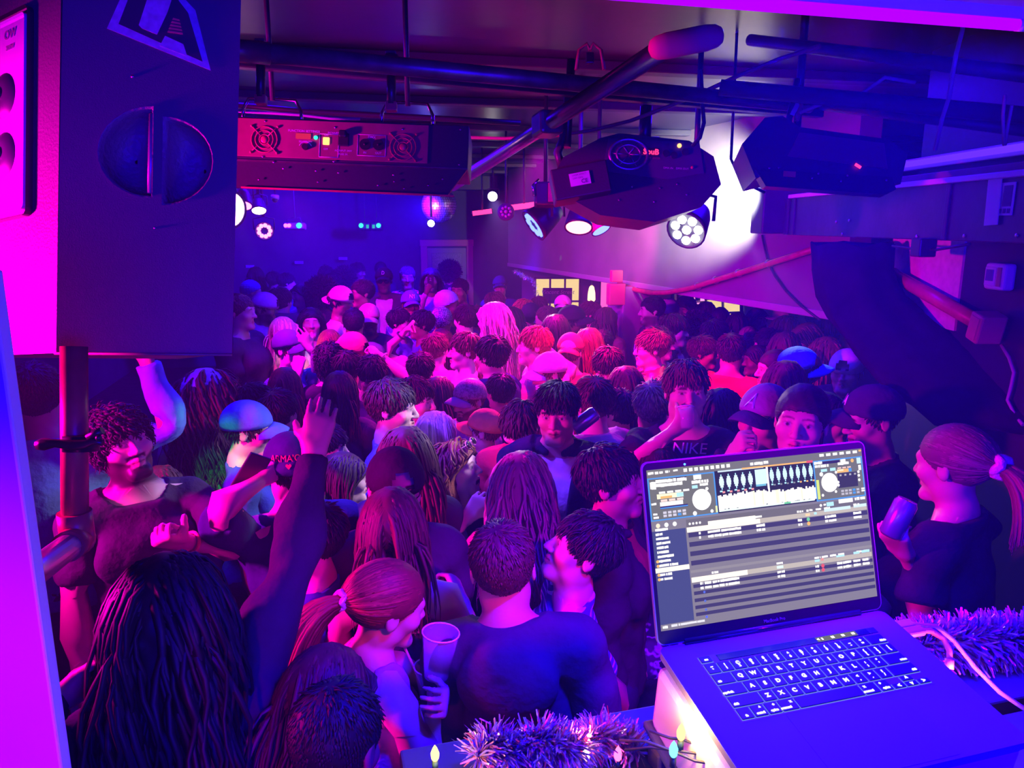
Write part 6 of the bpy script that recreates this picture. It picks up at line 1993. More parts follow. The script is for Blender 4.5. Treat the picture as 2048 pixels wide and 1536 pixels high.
def make_cap():
    if CAPM: return CAPM
    for closed in (0, 1):
        n, k = 48, 10
        V, Q = [], []
        for j in range(k + 1):
            for i in range(n):
                a = 2 * PI * i / n
                z0 = cap_rim(a)
                s0 = math.asin((z0 - CAP_C[2]) / CAP_R[2])
                e = s0 + (PI / 2 - s0) * j / k * .995
                f = 1 + .008 * (abs(math.cos(3 * a)) ** .3 - .8) * (1 if j < k else 0)
                bl = 1.03 if 0 < j < k - 2 else 1.0
                V.append((CAP_C[0] + math.sin(a) * math.cos(e) * CAP_R[0] * f * bl, CAP_C[1] - math.cos(a) * math.cos(e) * CAP_R[1] * f * bl, CAP_C[2] + math.sin(e) * CAP_R[2]))
        for j in range(k):
            for i in range(n):
                a = 2 * PI * (i + .5) / n
                back = abs(a - PI) < .42
                if not closed and back and 1 <= j <= 3 and abs(a - PI) < .42 - (j - 1) * .06: continue     # arch over the strap
                Q.append((j * n + i, j * n + (i + 1) % n, (j + 1) * n + (i + 1) % n, (j + 1) * n + i))
        V = np.array(V)
        # inner skin, so the cloth has thickness
        Vi = CAP_C + (V - CAP_C) * .975
        Qi = [(d + len(V), c + len(V), b + len(V), a_ + len(V)) for a_, b, c, d in Q]
        rim = [(i + len(V), (i + 1) % n + len(V), (i + 1) % n, i) for i in range(n)]
        CAPM['closed' if closed else 'cap'] = np_mesh('cap', np.concatenate([V, Vi]), np.array(Q + Qi + rim))
    V, Q = [], []
    nu, nv = 16, 6
    for lay in (0, 1):
        for j in range(nv + 1):
            for i in range(nu + 1):
                u = -1 + 2 * i / nu; a = u * 1.0; v = j / nv
                z0 = cap_rim(a)
                s0 = math.asin((z0 - CAP_C[2]) / CAP_R[2])
                x = math.sin(a) * math.cos(s0) * CAP_R[0]; y = CAP_C[1] - math.cos(a) * math.cos(s0) * CAP_R[1]
                ln = .074 * math.sqrt(max(0, 1 - u ** 4)) + .001
                V.append((x * (1 + .04 * v), y - ln * v, z0 + .004 - .030 * u * u - .020 * v * v - .0045 * lay + .004 * (1 - u * u)))
    L_ = (nu + 1) * (nv + 1)
    for j in range(nv):
        for i in range(nu):
            q = [j * (nu + 1) + i, j * (nu + 1) + i + 1, (j + 1) * (nu + 1) + i + 1, (j + 1) * (nu + 1) + i]
            Q.append(q); Q.append([z + L_ for z in q[::-1]])
    ed = [j * (nu + 1) for j in range(nv, -1, -1)][::-1]
    loop = [0 * (nu + 1) + i for i in range(nu + 1)] + [j * (nu + 1) + nu for j in range(1, nv + 1)] + [nv * (nu + 1) + i for i in range(nu - 1, -1, -1)] + [j * (nu + 1) for j in range(nv - 1, 0, -1)]
    for a_, b in zip(loop, loop[1:] + loop[:1]): Q.append([b, a_, a_ + L_, b + L_])
    CAPM['brim'] = np_mesh('brim', np.array(V), np.array(Q))
    # knitted beanie / wrap
    xs = axis([(-.13, .13, .008)]); ys = axis([(-.14, .15, .008)]); zs = axis([(-.08, .18, .008)])
    X = xs[:, None, None]; Y = ys[None, :, None]; Z = zs[None, None, :]
    F = field([('e', 'head', SK_C + v3(0, .006, .006), SK_R + .017, 0, 0, .02, None, 'h')], xs, ys, zs)
    F = np.maximum(F, -(Z + .42 * (Y + .095) - .050)) + .0016 * np.sin(np.arctan2(X, Y) * 22) + .002 * np.sin(Z * 300)
    V, Q = nets(F.astype(np.float32), xs, ys, zs)
    CAPM['beanie'] = np_mesh('beanie', V, Q)
    # fedora-like brimmed hat
    b = MB()
    b.lathe([(.082, .0), (.150, .004), (.155, .008), (.150, .012), (.09, .012), (.088, .05), (.080, .095), (.06, .115), (.0, .112)], 28,
            M=Matrix.Translation((0, .013, .05)) @ Matrix.Diagonal((1, 1.2, 1, 1)))
    o = b.build('hat', [])
    CAPM['hat'] = o.data; bpy.data.objects.remove(o)
    b = MB()
    for x in (-1, 1):
        b.tube([(x * .032 + .024 * math.cos(t), -.099 + .006 * abs(math.sin(t * .5)), .001 + .019 * math.sin(t)) for t in np.linspace(0, 2 * PI, 14)[:-1]], .0022, 6, closed=True)
        b.tube([(x * .056, -.096, .006), (x * .074, -.06, .008), (x * .08, .01, .006), (x * .08, .03, -.008)], .0018, 5)
    b.tube([(-.009, -.101, .006), (0, -.104, .009), (.009, -.101, .006)], .002, 5)
    o = b.build('glasses', []); CAPM['glasses'] = o.data; bpy.data.objects.remove(o)
    b = MB()
    for x in (-1, 1):
        b.sph((x * .032, -.0995, .001), .0225, 8, (1, .12, .82))
    o = b.build('lens', []); CAPM['lens'] = o.data; bpy.data.objects.remove(o)
    return CAPM


def on_cap(me, front=True, zc=.066, scale=1.0, lift=.003, rotz=0.0):
    """wrap flat lettering (XY) onto the cap's crown"""
    n = len(me.vertices)
    co = np.empty(n * 3, np.float32); me.vertices.foreach_get('co', co); co = co.reshape(-1, 3) * scale
    a = co[:, 0] / (CAP_R[1] * .9) + rotz
    e = (zc + co[:, 1] * .95 - CAP_C[2]) / CAP_R[2]
    e = np.arcsin(np.clip(e, -1, .999))
    R = 1.03 + (lift + co[:, 2]) / .1
    sy = -1 if front else 1
    sx = 1 if front else -1
    out = np.stack([CAP_C[0] + sx * np.sin(a) * np.cos(e) * CAP_R[0] * R, CAP_C[1] + sy * np.cos(a) * np.cos(e) * CAP_R[1] * R, CAP_C[2] + np.sin(e) * CAP_R[2] * R], 1)
    m2 = me.copy(); m2.vertices.foreach_set('co', out.astype(np.float32).ravel()); m2.update()
    return m2


# ------------------------------------------------------------------ one person
TONE = {'pale': (.72, .50, .43), 'light': (.62, .41, .33), 'tan': (.48, .29, .21), 'brown': (.24, .13, .085), 'dark': (.11, .06, .04)}
HC = {'black': (.018, .014, .016), 'dark': (.045, .026, .018), 'brown': (.11, .058, .034), 'auburn': (.22, .07, .035), 'blond': (.50, .34, .19),
      'pale': (.75, .62, .48), 'grey': (.3, .28, .27), 'ginger': (.34, .13, .05)}
CLOTH = {}


def cloth(color, kind='cloth'):
    nm = kind + '_' + '_'.join('%03d' % int(c * 999) for c in color)
    if nm not in MATS:
        if kind == 'leather': mat(nm, color, rough=.38, spec=.5, bump=.25, bscale=40)
        elif kind == 'satin': mat(nm, color, rough=.3, spec=.5)
        elif kind == 'fur': mat(nm, color, rough=.9, spec=.1, bump=1.0, bscale=90, noise=.4, nscale=50)
        else: mat(nm, color, rough=.85, spec=.15, bump=.35, bscale=26, noise=.12, nscale=14)
    return MATS[nm]


PN = 0
PEOPLE = []


def person(label, px, py, d, yaw=0, fem=0, tone='light', hair=('short', 'dark'), top=('tee', (.05, .05, .06)), under=None, head=None, lean=(0, 0), arms=None,
           curl=(.45, .45), beard=0, jaw=0, cap=None, spec=None, lod=None, group=None, legs=(.03, .035, .06), mouth=False, twist=0, wide=1.0, topmat=None, buzz=0,
           hscale=1.0, hairpart=None):
    global PN
    PN += 1
    if lod is None: lod = 0 if d < 3.1 else 1 if d < 5.2 else 2
    tgt = P(px, py, d)
    az = math.degrees(math.atan2(tgt.x, tgt.y))
    yw = yaw - az
    hd = head or (0, 0, 0)
    hyaw = yw + hd[0]
    def solve(arms_):
        T = pose_bones(fem, yw, lean, (hyaw, hd[1], hd[2]), arms_, curl, jaw, twist)
        R, t = T['head']
        return T, R, R @ HEAD0 + t
    T, RH, hc = solve(None)
    s = tgt.z / hc[2]
    base = Vector((tgt.x - hc[0] * s, tgt.y - hc[1] * s, 0))
    if arms:
        A2 = {}
        for k, sp in arms.items():
            if sp[0] == 'px':
                w = P(sp[1], sp[2], sp[3])
                loc = (np.array(w) - np.array(base)) / s
                A2[k] = ('ik', loc, sp[4] if len(sp) > 4 else (0, .2, -1), sp[5] if len(sp) > 5 else None)
                if A2[k][3] is None: A2[k] = A2[k][:3]
            else: A2[k] = sp
        T, RH, hc = solve(A2)
    root = empty('person', base, label, 'person', group)
    tn = np.array(TONE[tone] if isinstance(tone, str) else tone)
    hcl = HC[hair[1]] if hair and isinstance(hair[1], str) else (hair[1] if hair else (.03, .02, .02))
    V, Q, W = get_body(fem, lod)
    lips = tn * v3(.85, .5, .5) if not fem else tn * v3(.9, .38, .42)
    C = skin_col(V, tn, lips, np.array(hcl) * .8 if max(hcl) < .3 else v3(.2, .13, .08), beard, np.array(hcl) * .9, buzz, mouth, eyes=(lod < 2), fem=fem)
    body = link('body', np_mesh('body', skin_verts(V, W, T) * s, Q, True, C), mat('skin', rough=.48, spec=.4, attr='Col'), root)
    gk = top[0]
    garms = [(gk, top[1], top[2] if len(top) > 2 else 'cloth')]
    if under: garms.append((under[0], under[1], 'cloth'))
    garms.append(('trousers', legs, 'cloth'))
    if lod < 1: garms.append(('shoes', (.08, .08, .08), 'leather'))
    NM = {'tee': 'shirt', 'long': 'jumper', 'polo': 'polo_shirt', 'strap': 'strap_top', 'tank': 'vest_top', 'crop': 'crop_top', 'puffer': 'puffer_jacket'}
    out = {'root': root, 'body': body, 'T': T, 's': s, 'base': base, 'RH': RH, 'hc': hc}
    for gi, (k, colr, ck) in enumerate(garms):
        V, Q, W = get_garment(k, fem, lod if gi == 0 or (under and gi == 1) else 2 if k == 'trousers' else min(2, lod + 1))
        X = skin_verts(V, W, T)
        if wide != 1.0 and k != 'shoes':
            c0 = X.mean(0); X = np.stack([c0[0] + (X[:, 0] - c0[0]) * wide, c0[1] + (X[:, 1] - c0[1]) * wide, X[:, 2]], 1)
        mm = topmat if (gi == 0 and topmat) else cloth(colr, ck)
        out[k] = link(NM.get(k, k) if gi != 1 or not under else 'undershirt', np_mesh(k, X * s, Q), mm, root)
    M = Matrix(RH.tolist()).to_4x4() * s
    M = Matrix([[RH[i][j] * s for j in range(3)] + [hc[i] * s] for i in range(3)] + [[0, 0, 0, 1]])
    out['M'] = M
    if hair and hair[0]:
        o = link('hair', make_hair(hair[0]), hair_mat(hcl), root)
        hm = hscale * (1.0 if cap is None or cap[0] in (None,) else .93)
        o.matrix_local = M @ (Matrix.Translation(Vector(SK_C)) @ Matrix.Diagonal((hm, hm, hm, 1)) @ Matrix.Translation(-Vector(SK_C)))
        out['hair'] = o
    make_cap()
    if cap:
        kind, colr = cap[0], cap[1]
        rz = Matrix.Rotation(math.radians(cap[2] if len(cap) > 2 else 0), 4, 'Z')
        cm = cloth(colr)
        Mc = M @ Matrix.Translation((0, 0, .004)) @ rz
        if kind == 'cap':
            o = link('cap', CAPM['cap' if len(cap) > 2 and abs(cap[2]) > 90 else 'closed'], cm, root); o.matrix_local = Mc
            b = link('brim', CAPM['brim'], cloth(cap[3]) if len(cap) > 3 and cap[3] else cm, o)
            out['cap'] = o
            if len(cap) > 4 and cap[4]:
                tx, sz, tc, front, zc = cap[4][:5]
                tm = text_mesh(tx, sz, .001, **(cap[4][5] if len(cap[4]) > 5 else {}))
                l = link('lettering', on_cap(tm, front, zc, rotz=(0 if front else -.32)), mat('thread_' + tx.lower().replace("'", '').replace('\n', ''), tc, rough=.6), o)
        else:
            o = link({'beanie': 'beanie', 'hat': 'hat'}[kind], CAPM[kind], cm, root); o.matrix_local = Mc
            out['cap'] = o
    if spec:
        o = link('glasses', CAPM['glasses'], mat('glasses_frame_' + spec[0], spec[1], rough=.3), root)
        o.matrix_local = M @ (Matrix.Translation((0, -.012, .075)) @ Matrix.Rotation(-.35, 4, 'X') if len(spec) > 2 and spec[2] == 'up' else Matrix())
        if len(spec) > 3 and spec[3]:
            l = link('lens', CAPM['lens'], mat('dark_lens', (.01, .01, .012), rough=.1), o)
    PEOPLE.append((label, base, s, PN))
    return out


def hand_matrix(p, side):
    """world matrix of a hand: origin at the middle of the palm, x along the fingers, z out of the palm"""
    R, t = p['T']['hand' + side]
    m = (lambda q: q) if side == 'L' else mir
    pos = (R @ m(WRI + AD * .085 + AN * .030) + t) * p['s'] + np.array(p['base'])
    x = R @ m(AD); z = R @ m(AN); y = np.cross(z, x)
    return Matrix([[x[i], y[i], z[i], pos[i]] for i in range(3)] + [[0, 0, 0, 1]])
# ------------------------------------------------------------------ the crowd
BLK, CHA, NAV, WHT, GRY = (.045, .045, .055), (.08, .08, .09), (.03, .04, .11), (.78, .76, .78), (.30, .29, .31)


def dsolve(px, py, hp, zlo=1.47, zhi=1.83):
    lo, hi = .5, 16.0
    for _ in range(40):
        d = (lo + hi) / 2
        p = P(px, py, d); z = min(max(p.z, zlo), zhi)
        depth = -(p - Vector((0, 0, CAM_H))).dot(CB)
        if .245 * z / 1.635 * FPX / depth > hp: lo = d
        else: hi = d
    p = P(px, py, d)
    if p.z < zlo or p.z > zhi:
        zt = min(max(p.z, zlo), zhi)
        r = P(px, py, 1.0); d = (zt - CAM_H) / (r.z - CAM_H)
    return d


SPOTS = [(float(pp.x), float(pp.y), .45)]


def who(label, px, py, hp, dd=0.0, **k):
    d0 = dsolve(px, py, hp) + dd
    need = .35 if d0 < 5 else .32
    best = None
    for st in sorted(np.arange(-.75, .76, .03), key=abs):
        d = d0 + st * (1 if d0 > 2 else .5)
        q = P(px, py, d)
        if not 1.40 < q.z < 1.86 or abs(st) > (.1 if d0 < 1.7 else .3 if d0 < 2.4 else .8): continue
        gap = min([math.hypot(q.x - x, q.y - y) - (r - .35 if r > .4 else 0) for x, y, r in SPOTS])
        sc = min(gap, need) - abs(st) * .12
        if best is None or sc > best[0]: best = (sc, d, q)
        if gap >= need: break
    if best is None: best = (0, d0, P(px, py, d0))
    d, q = best[1], best[2]
    SPOTS.append((q.x, q.y, .3))
    if k.get('arms'):
        A = {}
        for s_, sp_ in k['arms'].items():
            A[s_] = ('px', sp_[1], sp_[2], d + sp_[3]) + tuple(sp_[4:]) if sp_[0] == 'px' else sp_
        k['arms'] = A
    r = person(label, px, py, d, **k)
    r['d'] = d
    return r


def cup_thing(name, label, M, r0=.030, r1=.043, h=.115, m_=None, straw=False, cat='cup'):
    o = bpy.data.objects.new(name, None); COL.objects.link(o); o.matrix_world = M; tag(o, label, cat); o.empty_display_size = .05
    m_ = m_ or mat('clear_plastic', (.8, .8, .88), rough=.15, spec=.8)
    m_.node_tree.nodes['Principled BSDF'].inputs['Alpha'].default_value = .24
    MB().lathe([(0, .001), (r0, 0), (r1, h), (r1 - .002, h), (r0 - .002, .004), (0, .004)], 22).build('cup_wall', m_, o)
    MB().tube([(r1 * math.cos(t), r1 * math.sin(t), h) for t in np.linspace(0, 2 * PI, 23)[:-1]], .0022, 6, closed=True).build('rim', mat('cup_rim', (.85, .8, .9), rough=.2), o)
    if straw: MB().cyl((-.02, 0, .02), (.045, .01, .20), .0035, n=8).build('straw', mat('straw', (.85, .35, .5), rough=.4), o)
    return o


def can_thing(label, M, colr=(.7, .7, .75)):
    o = bpy.data.objects.new('drink_can', None); COL.objects.link(o); o.matrix_world = M; tag(o, label, 'can'); o.empty_display_size = .05
    MB().lathe([(0, 0), (.026, 0), (.033, .008), (.033, .108), (.027, .118), (.027, .120), (.024, .117), (0, .117)], 20).build('can_body', mat('can_%03d%03d' % (int(colr[0] * 99), int(colr[2] * 99)), colr, rough=.25, metal=.7), o)
    MB().cyl((0, -.006, .118), (0, -.006, .1195), .009, n=10).build('pull_tab', M_chrome, o)
    return o


def hold(p, side, dz=0.0, along=.0, out=.0):
    """upright matrix for a thing gripped in this hand"""
    H = hand_matrix(p, side)
    pos = H.translation + H.col[0].xyz.normalized() * along + H.col[2].xyz.normalized() * out
    return Matrix.Translation(pos + Vector((0, 0, dz)))


GRIP = (.25, .62, .62, .62, .62)
GRIP = {'index': .6}
FIST = 1.05
# ---------------- nearest rows
bm1 = who('man with dark curls and full beard in a dark T-shirt behind the scaffold pole', 243, 888, 152, yaw=14, head=(4, -14, -10), tone='light', hair=('curly', 'black'), hscale=.95, top=('tee', (.05, .04, .06)), beard=.95,
          arms={'L': ('px', 372, 1085, -.22, (.8, .2, -.6), (.2, .8, 0))}, curl=(FIST, .5))
a2 = who('man in pale blue jumper left of the scaffold pole with one arm raised', 72, 795, 142, yaw=172, tone='tan', hair=('crop', 'black'), top=('long', (.16, .34, .66)), arms={'L': ('down',), 'R': ('px', 300, 735, .05, (1, .1, -.3), (0, 1, 0))}, curl=(.5, .25))
who('woman with long loose brown hair behind the bearded man', 322, 985, 118, .05, yaw=165, fem=1, hair=('long', 'brown'), top=('long', (.08, .06, .09)))
ae = who('person in black raising a hand, nearest silhouette at lower left', 340, 1235, 250, yaw=178, head=(-10, 8, 0), fem=1, tone='tan', hair=('wavy', 'black'), top=('long', (.030, .028, .045)), arms={'L': ('px', 128, 1410, -.12, (-.4, -.5, -.8), (1, .1, 0)), 'R': ('px', 648, 930, .42, (.6, .2, -.8), (-.1, 1, .1))}, curl=(.62, .12))
cm = who('man seen from behind in a dark cap lettered in orange', 580, 938, 136, yaw=192, head=(0, 4, 0), tone='light', hair=('under', 'dark'), top=('tee', (.035, .06, .13)), wide=1.08,
         cap=('cap', (.04, .055, .12), 0, None, ("ARMA'OA", .031, (.80, .24, .10), False, .060)), arms={'L': ('px', 528, 975, -.12, (-.5, -.1, -1), (1, 0, 0)), 'R': ('px', 668, 1150, -.1, (.5, .3, -1), (-1, 0, 0))}, curl=(.8, .75))
who('green lit woman with long bushy curls and pale olive top', 418, 800, 108, yaw=165, head=(-35, 5, 0), fem=1, hair=('bigcurl', 'brown'), top=('long', (.42, .40, .28)), cap=('beanie', (.5, .6, .5)))
who('woman with dark curls looking right at the left of the crowd', 512, 812, 88, yaw=110, fem=1, tone='tan', hair=('short', 'black'), top=('tee', NAV))
who('man in a blue cap just left of the raised dark sleeve', 497, 862, 96, -.1, yaw=85, head=(0, 10, 0), hair=('under', 'dark'), top=('tee', (.05, .10, .30)), cap=('cap', (.10, .18, .55)))
who('dark haired man with purple lit cheek beside the raised hand', 557, 828, 96, .1, yaw=150, tone='tan', hair=('short', 'black'), top=('hoodie', BLK))
who('blue white lit woman in profile behind the raised sleeve', 690, 958, 104, yaw=100, fem=1, tone='pale', hair=('long', 'dark'), top=('tee', (.2, .25, .5)))
who('young man in plain blue T-shirt facing right with tousled dark hair', 785, 816, 112, yaw=78, head=(0, 2, 0), tone='pale', hair=('textured', 'dark'), top=('tee', (.12, .17, .50)))
who('man in black jacket over white shirt beside the blue T-shirt man', 832, 802, 96, .1, yaw=62, tone='light', hair=('textured', 'dark'), top=('jacket', (.04, .04, .05)), under=('tee', WHT))
who('woman with smooth shiny brown hair seen from behind', 812, 918, 86, yaw=182, fem=1, hair=('long', 'brown'), top=('tee', CHA))
who('man with glasses and backward black cap facing us', 790, 976, 108, yaw=5, head=(8, -4, 0), tone='light', hair=('under', 'dark'), top=('tee', (.10, .09, .11)), beard=.6, cap=('cap', (.025, .025, .03), 180), spec=('black', (.02, .02, .02)))
wt = who('woman with straight brown bob and black strap top seen from behind', 785, 1058, 122, yaw=178, head=(0, 5, 0), fem=1, tone='light', hair=('bob', 'brown'), top=('strap', BLK), arms={'R': ('px', 925, 1205, .12, (.6, .3, -1))}, curl=(.4, .6))
lw_ = who('laughing woman in black with dark red curls and sunglasses on her head', 915, 938, 116, yaw=62, head=(8, -16, 0), fem=1, tone='pale', hair=('bigcurl', 'auburn'), hscale=.92, top=('long', (.03, .03, .045)), mouth=True, jaw=.32, spec=('pink', (.7, .25, .4), 'up', True))
who('woman with bright white blonde hair behind the laughing woman', 872, 868, 84, yaw=150, fem=1, tone='pale', hair=('long', 'pale'), top=('tee', WHT))
who('man in an orange cap lit red, turned to the left', 968, 862, 88, yaw=-110, tone='light', hair=('under', 'brown'), top=('tee', (.5, .2, .15)), cap=('cap', (.75, .35, .12)))
who('bearded man in a mottled camouflage cap looking down', 938, 802, 90, yaw=-52, head=(0, 6, 0), tone='light', hair=('under', 'brown'), top=('tee', (.3, .2, .3)), beard=.9, cap=('cap', (.30, .22, .25)))
who('man in red jumper with dark fringe looking down', 1040, 855, 98, yaw=-20, head=(0, 22, 0), tone='pale', hair=('fringe', 'dark'), top=('long', (.60, .05, .07)), wide=1.08)
who('woman in navy cap looking right beside the red jumper', 1082, 858, 84, .12, yaw=88, fem=1, tone='light', hair=('bob', 'dark'), top=('tee', CHA), cap=('cap', NAV))
who('man in black jacket over white T-shirt facing us in the centre', 1114, 826, 104, yaw=-8, head=(0, 2, 0), tone='tan', hair=('short', 'black'), top=('jacket', (.03, .03, .05)), under=('tee', WHT))
mv = who('man in a loose mauve hooded top turned away in the centre', 1184, 808, 110, yaw=-140, head=(-5, 6, 0), tone='light', hair=('short', 'brown'), top=('hoodie', (.42, .26, .45)), wide=1.12)
who('dark haired man facing left behind the mauve hooded top', 1236, 824, 92, yaw=-125, tone='tan', hair=('short', 'black'), top=('jacket', BLK))
bw_ = who('woman with long wavy ash blonde hair and raised arms seen from behind', 1043, 968, 128, yaw=180, head=(0, 4, 0), fem=1, tone='light', hair=('wavy', (.42, .30, .26)), top=('strap', BLK), arms={'L': ('px', 935, 1035, .1, (-.8, .2, -.7)), 'R': ('down',)}, curl=(.5, .5))
who('man with swept black hair and moustache in profile looking right', 1222, 965, 138, yaw=84, head=(0, -8, 0), tone='tan', hair=('textured', 'black'), top=('jacket', (.035, .03, .04)), under=('tee', (.35, .05, .06)), beard=.25)
sm = who('man in a blue and white striped T-shirt tilting his face up to the left', 1165, 1100, 150, yaw=-82, head=(0, -24, 0), tone='light', hair=('textured', 'black'), top=('tee', (.1, .1, .3)), arms={'R': ('down',), 'L': ('px', 1250, 1455, .08, (.9, .4, -.5))}, curl=(.5, .4))
hm = who('man with short cropped hair and dark hooded top, nearest in the centre', 1006, 1135, 174, yaw=172, head=(6, 6, 4), lean=(0, 8), tone='light', hair=('crop', 'brown'), top=('hoodie', (.050, .045, .075)))
pw = who('woman with auburn ponytail and bare shoulders sipping through a straw', 775, 1210, 172, yaw=118, head=(-8, 14, -6), fem=1, tone='light', hair=('pony', 'auburn'), top=('strap', (.45, .25, .5)), arms={'R': ('px', 868, 1385, .0, (.1, -.3, -1), (1, .3, 0)), 'L': ('px', 884, 1395, -.05, (.8, .5, -.6), (-1, .2, 0))}, curl=(.62, .62))
who('brown haired head lit pink on one cheek near the bottom edge', 652, 1398, 190, yaw=138, head=(0, 20, 0), fem=1, tone='light', hair=('bob', 'brown'), top=('tee', CHA))
who('dark short haired head cut by the bottom edge of the frame', 672, 1490, 205, -.02, yaw=150, head=(0, 24, 0), tone='brown', hair=('crop', 'black'), top=('tee', (.10, .06, .12)))
nm = who('man in a black lettered T-shirt drinking from a plastic glass', 1372, 784, 122, yaw=6, head=(4, -6, 0), tone='light', hair=('textured', 'brown'), top=('tee', (.03, .03, .045)), arms={'R': ('px', 1350, 862, -.18, (-.9, .1, -.7), (0, 1, .2)), 'L': ('down',)}, curl=(.5, .7))
who('woman with very long dark wavy hair right of the drinking man', 1440, 828, 108, yaw=172, fem=1, hair=('wavy', 'dark'), top=('jacket', (.06, .09, .2)))
who('broad man in a bright red T-shirt seen from behind', 1462, 706, 74, yaw=152, head=(20, 6, 0), tone='tan', hair=('short', 'black'), top=('tee', (.72, .04, .06)), wide=1.25)
ca = who('man in a purple cap bearing a letter A, looking down', 1527, 838, 112, -.12, yaw=-35, head=(0, 2, 0), tone='light', hair=('under', 'dark'), top=('jacket', BLK), under=('tee', CHA), cap=('cap', (.28, .14, .45), 0, (.08, .05, .16), ('A', .075, (.35, .65, .95), True, .080, dict(shear=.35))), arms={'R': ('px', 1462, 915, -.2, (-.6, 0, -1), (1, 0, 0))}, curl=(.5, .8))
who('woman with hair pulled back facing us just above the laptop', 1602, 845, 136, yaw=-6, head=(0, -6, 3), fem=1, tone='light', hair=('bun', 'dark'), top=('tee', (.2, .12, .2)))
who('dark haired woman in profile behind the woman above the laptop', 1652, 838, 112, .15, yaw=84, fem=1, tone='light', hair=('bob', 'black'), top=('tee', CHA))
who('smiling woman with dark tied hair looking left', 1548, 740, 80, yaw=-72, fem=1, tone='light', hair=('bun', 'dark'), top=('strap', BLK))
who('man in a bright blue cap with white collar looking left', 1600, 744, 84, yaw=-95, tone='dark', hair=('under', 'black'), top=('polo', (.80, .74, .78)), cap=('cap', (.03, .13, .80), 180))
who('man in dark padded jacket and backward white cap by the black drape', 1693, 745, 86, yaw=-12, head=(0, -4, 0), tone='light', hair=('under', 'dark'), top=('puffer', (.04, .045, .07)), cap=('cap', (.80, .78, .80), 180))
who('woman in a pink fur coat with long brown hair facing left', 1612, 682, 70, yaw=-70, head=(0, 12, 0), fem=1, tone='light', hair=('long', 'brown'), top=('puffer', (.55, .32, .36), 'fur'))
who('dark haired woman embraced beside the fur coat', 1572, 664, 64, yaw=120, fem=1, tone='tan', hair=('long', 'dark'), top=('tee', BLK))
la = who('man in a dark cap bearing the letters LA above the laptop corner', 1742, 838, 104, -.25, yaw=-60, head=(0, 10, 0), tone='light', hair=('under', 'dark'), top=('tee', BLK), cap=('cap', (.06, .045, .09), -20, None, ('LA', .05, (.85, .7, .95), True, .082)))
who('woman in a white top brightly lit below the edge of the drape', 1768, 842, 86, .25, yaw=60, fem=1, tone='pale', hair=('long', 'pale'), top=('long', (.80, .76, .80)))
rw = who('woman in black T-shirt with a pale scrunchie at the right edge', 1905, 930, 162, yaw=-108, head=(-8, 6, 0), fem=1, tone='light', hair=('pony', (.22, .14, .12)), top=('tee', (.025, .022, .04)), wide=1.1, arms={'R': ('px', 1808, 1105, -.16, (-.2, -.2, -1), (.6, .6, 0)), 'L': ('down',)}, curl=(.4, .75))
pt = who('person in a silver patterned black top behind the laptop', 1290, 1010, 120, .25, yaw=150, fem=1, tone='light', hair=('long', 'black'), top=('long', (.05, .05, .1)))
who('head with long dark hair left of the laptop lid corner', 1318, 945, 96, -.2, yaw=165, fem=1, tone='light', hair=('long', 'dark'), top=('tee', CHA))
# ---------------- middle rows
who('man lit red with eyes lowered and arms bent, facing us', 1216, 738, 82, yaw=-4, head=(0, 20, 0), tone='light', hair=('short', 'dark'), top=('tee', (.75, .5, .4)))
who('woman with straight light brown hair in front of the red lit man', 1252, 775, 86, yaw=178, fem=1, hair=('long', 'brown'), top=('tee', (.55, .4, .45)))
who('man in a pale baseball cap turned left holding a glass', 1098, 748, 78, yaw=-72, head=(0, 12, 0), tone='light', hair=('under', 'brown'), top=('tee', (.75, .6, .68)), cap=('cap', (.62, .50, .60)))
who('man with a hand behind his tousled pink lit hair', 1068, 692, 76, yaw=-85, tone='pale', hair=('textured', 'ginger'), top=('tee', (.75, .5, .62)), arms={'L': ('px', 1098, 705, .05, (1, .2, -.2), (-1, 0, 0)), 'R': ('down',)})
who('man in a navy hooded top with ruffled dark hair at the pink patch', 982, 712, 74, yaw=-130, tone='light', hair=('fringe', 'black'), top=('hoodie', (.03, .04, .16)))
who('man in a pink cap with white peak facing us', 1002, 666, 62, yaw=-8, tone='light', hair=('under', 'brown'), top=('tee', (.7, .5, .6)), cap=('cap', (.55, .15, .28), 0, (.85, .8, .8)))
who('dark skinned man in black cap and white T-shirt looking right', 1146, 646, 64, yaw=75, tone='dark', hair=('under', 'black'), top=('jacket', BLK), under=('tee', WHT), cap=('cap', (.03, .02, .03)))
who('woman with long black hair in front of the yellow window', 1112, 662, 62, yaw=170, fem=1, hair=('long', 'black'), top=('tee', BLK))
who('woman with glowing white blonde hair at the pink patch', 985, 642, 66, yaw=-120, fem=1, tone='pale', hair=('wavy', 'pale'), top=('tee', (.8, .5, .6)))
who('man in brown jacket and glasses looking left by the pillar', 1302, 698, 74, yaw=-78, tone='light', hair=('short', 'brown'), top=('jacket', (.16, .08, .06), 'leather'), under=('tee', CHA), spec=('black', (.02, .02, .02)))
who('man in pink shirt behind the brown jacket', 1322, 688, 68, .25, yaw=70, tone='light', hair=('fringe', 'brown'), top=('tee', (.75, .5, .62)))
who('man in dark suit jacket with fringe looking right by the bar', 1350, 662, 66, yaw=72, tone='pale', hair=('fringe', 'dark'), top=('jacket', (.03, .03, .05)), under=('tee', (.6, .45, .6)))
who('man with short black curls and beard right of the suit jacket', 1398, 662, 62, yaw=62, tone='brown', hair=('afro', 'black'), hscale=.72, top=('puffer', (.05, .05, .07)), beard=.9)
who('person in dark coat right of the curly bearded man', 1432, 672, 60, yaw=120, tone='brown', hair=('short', 'black'), top=('puffer', (.04, .05, .07)))
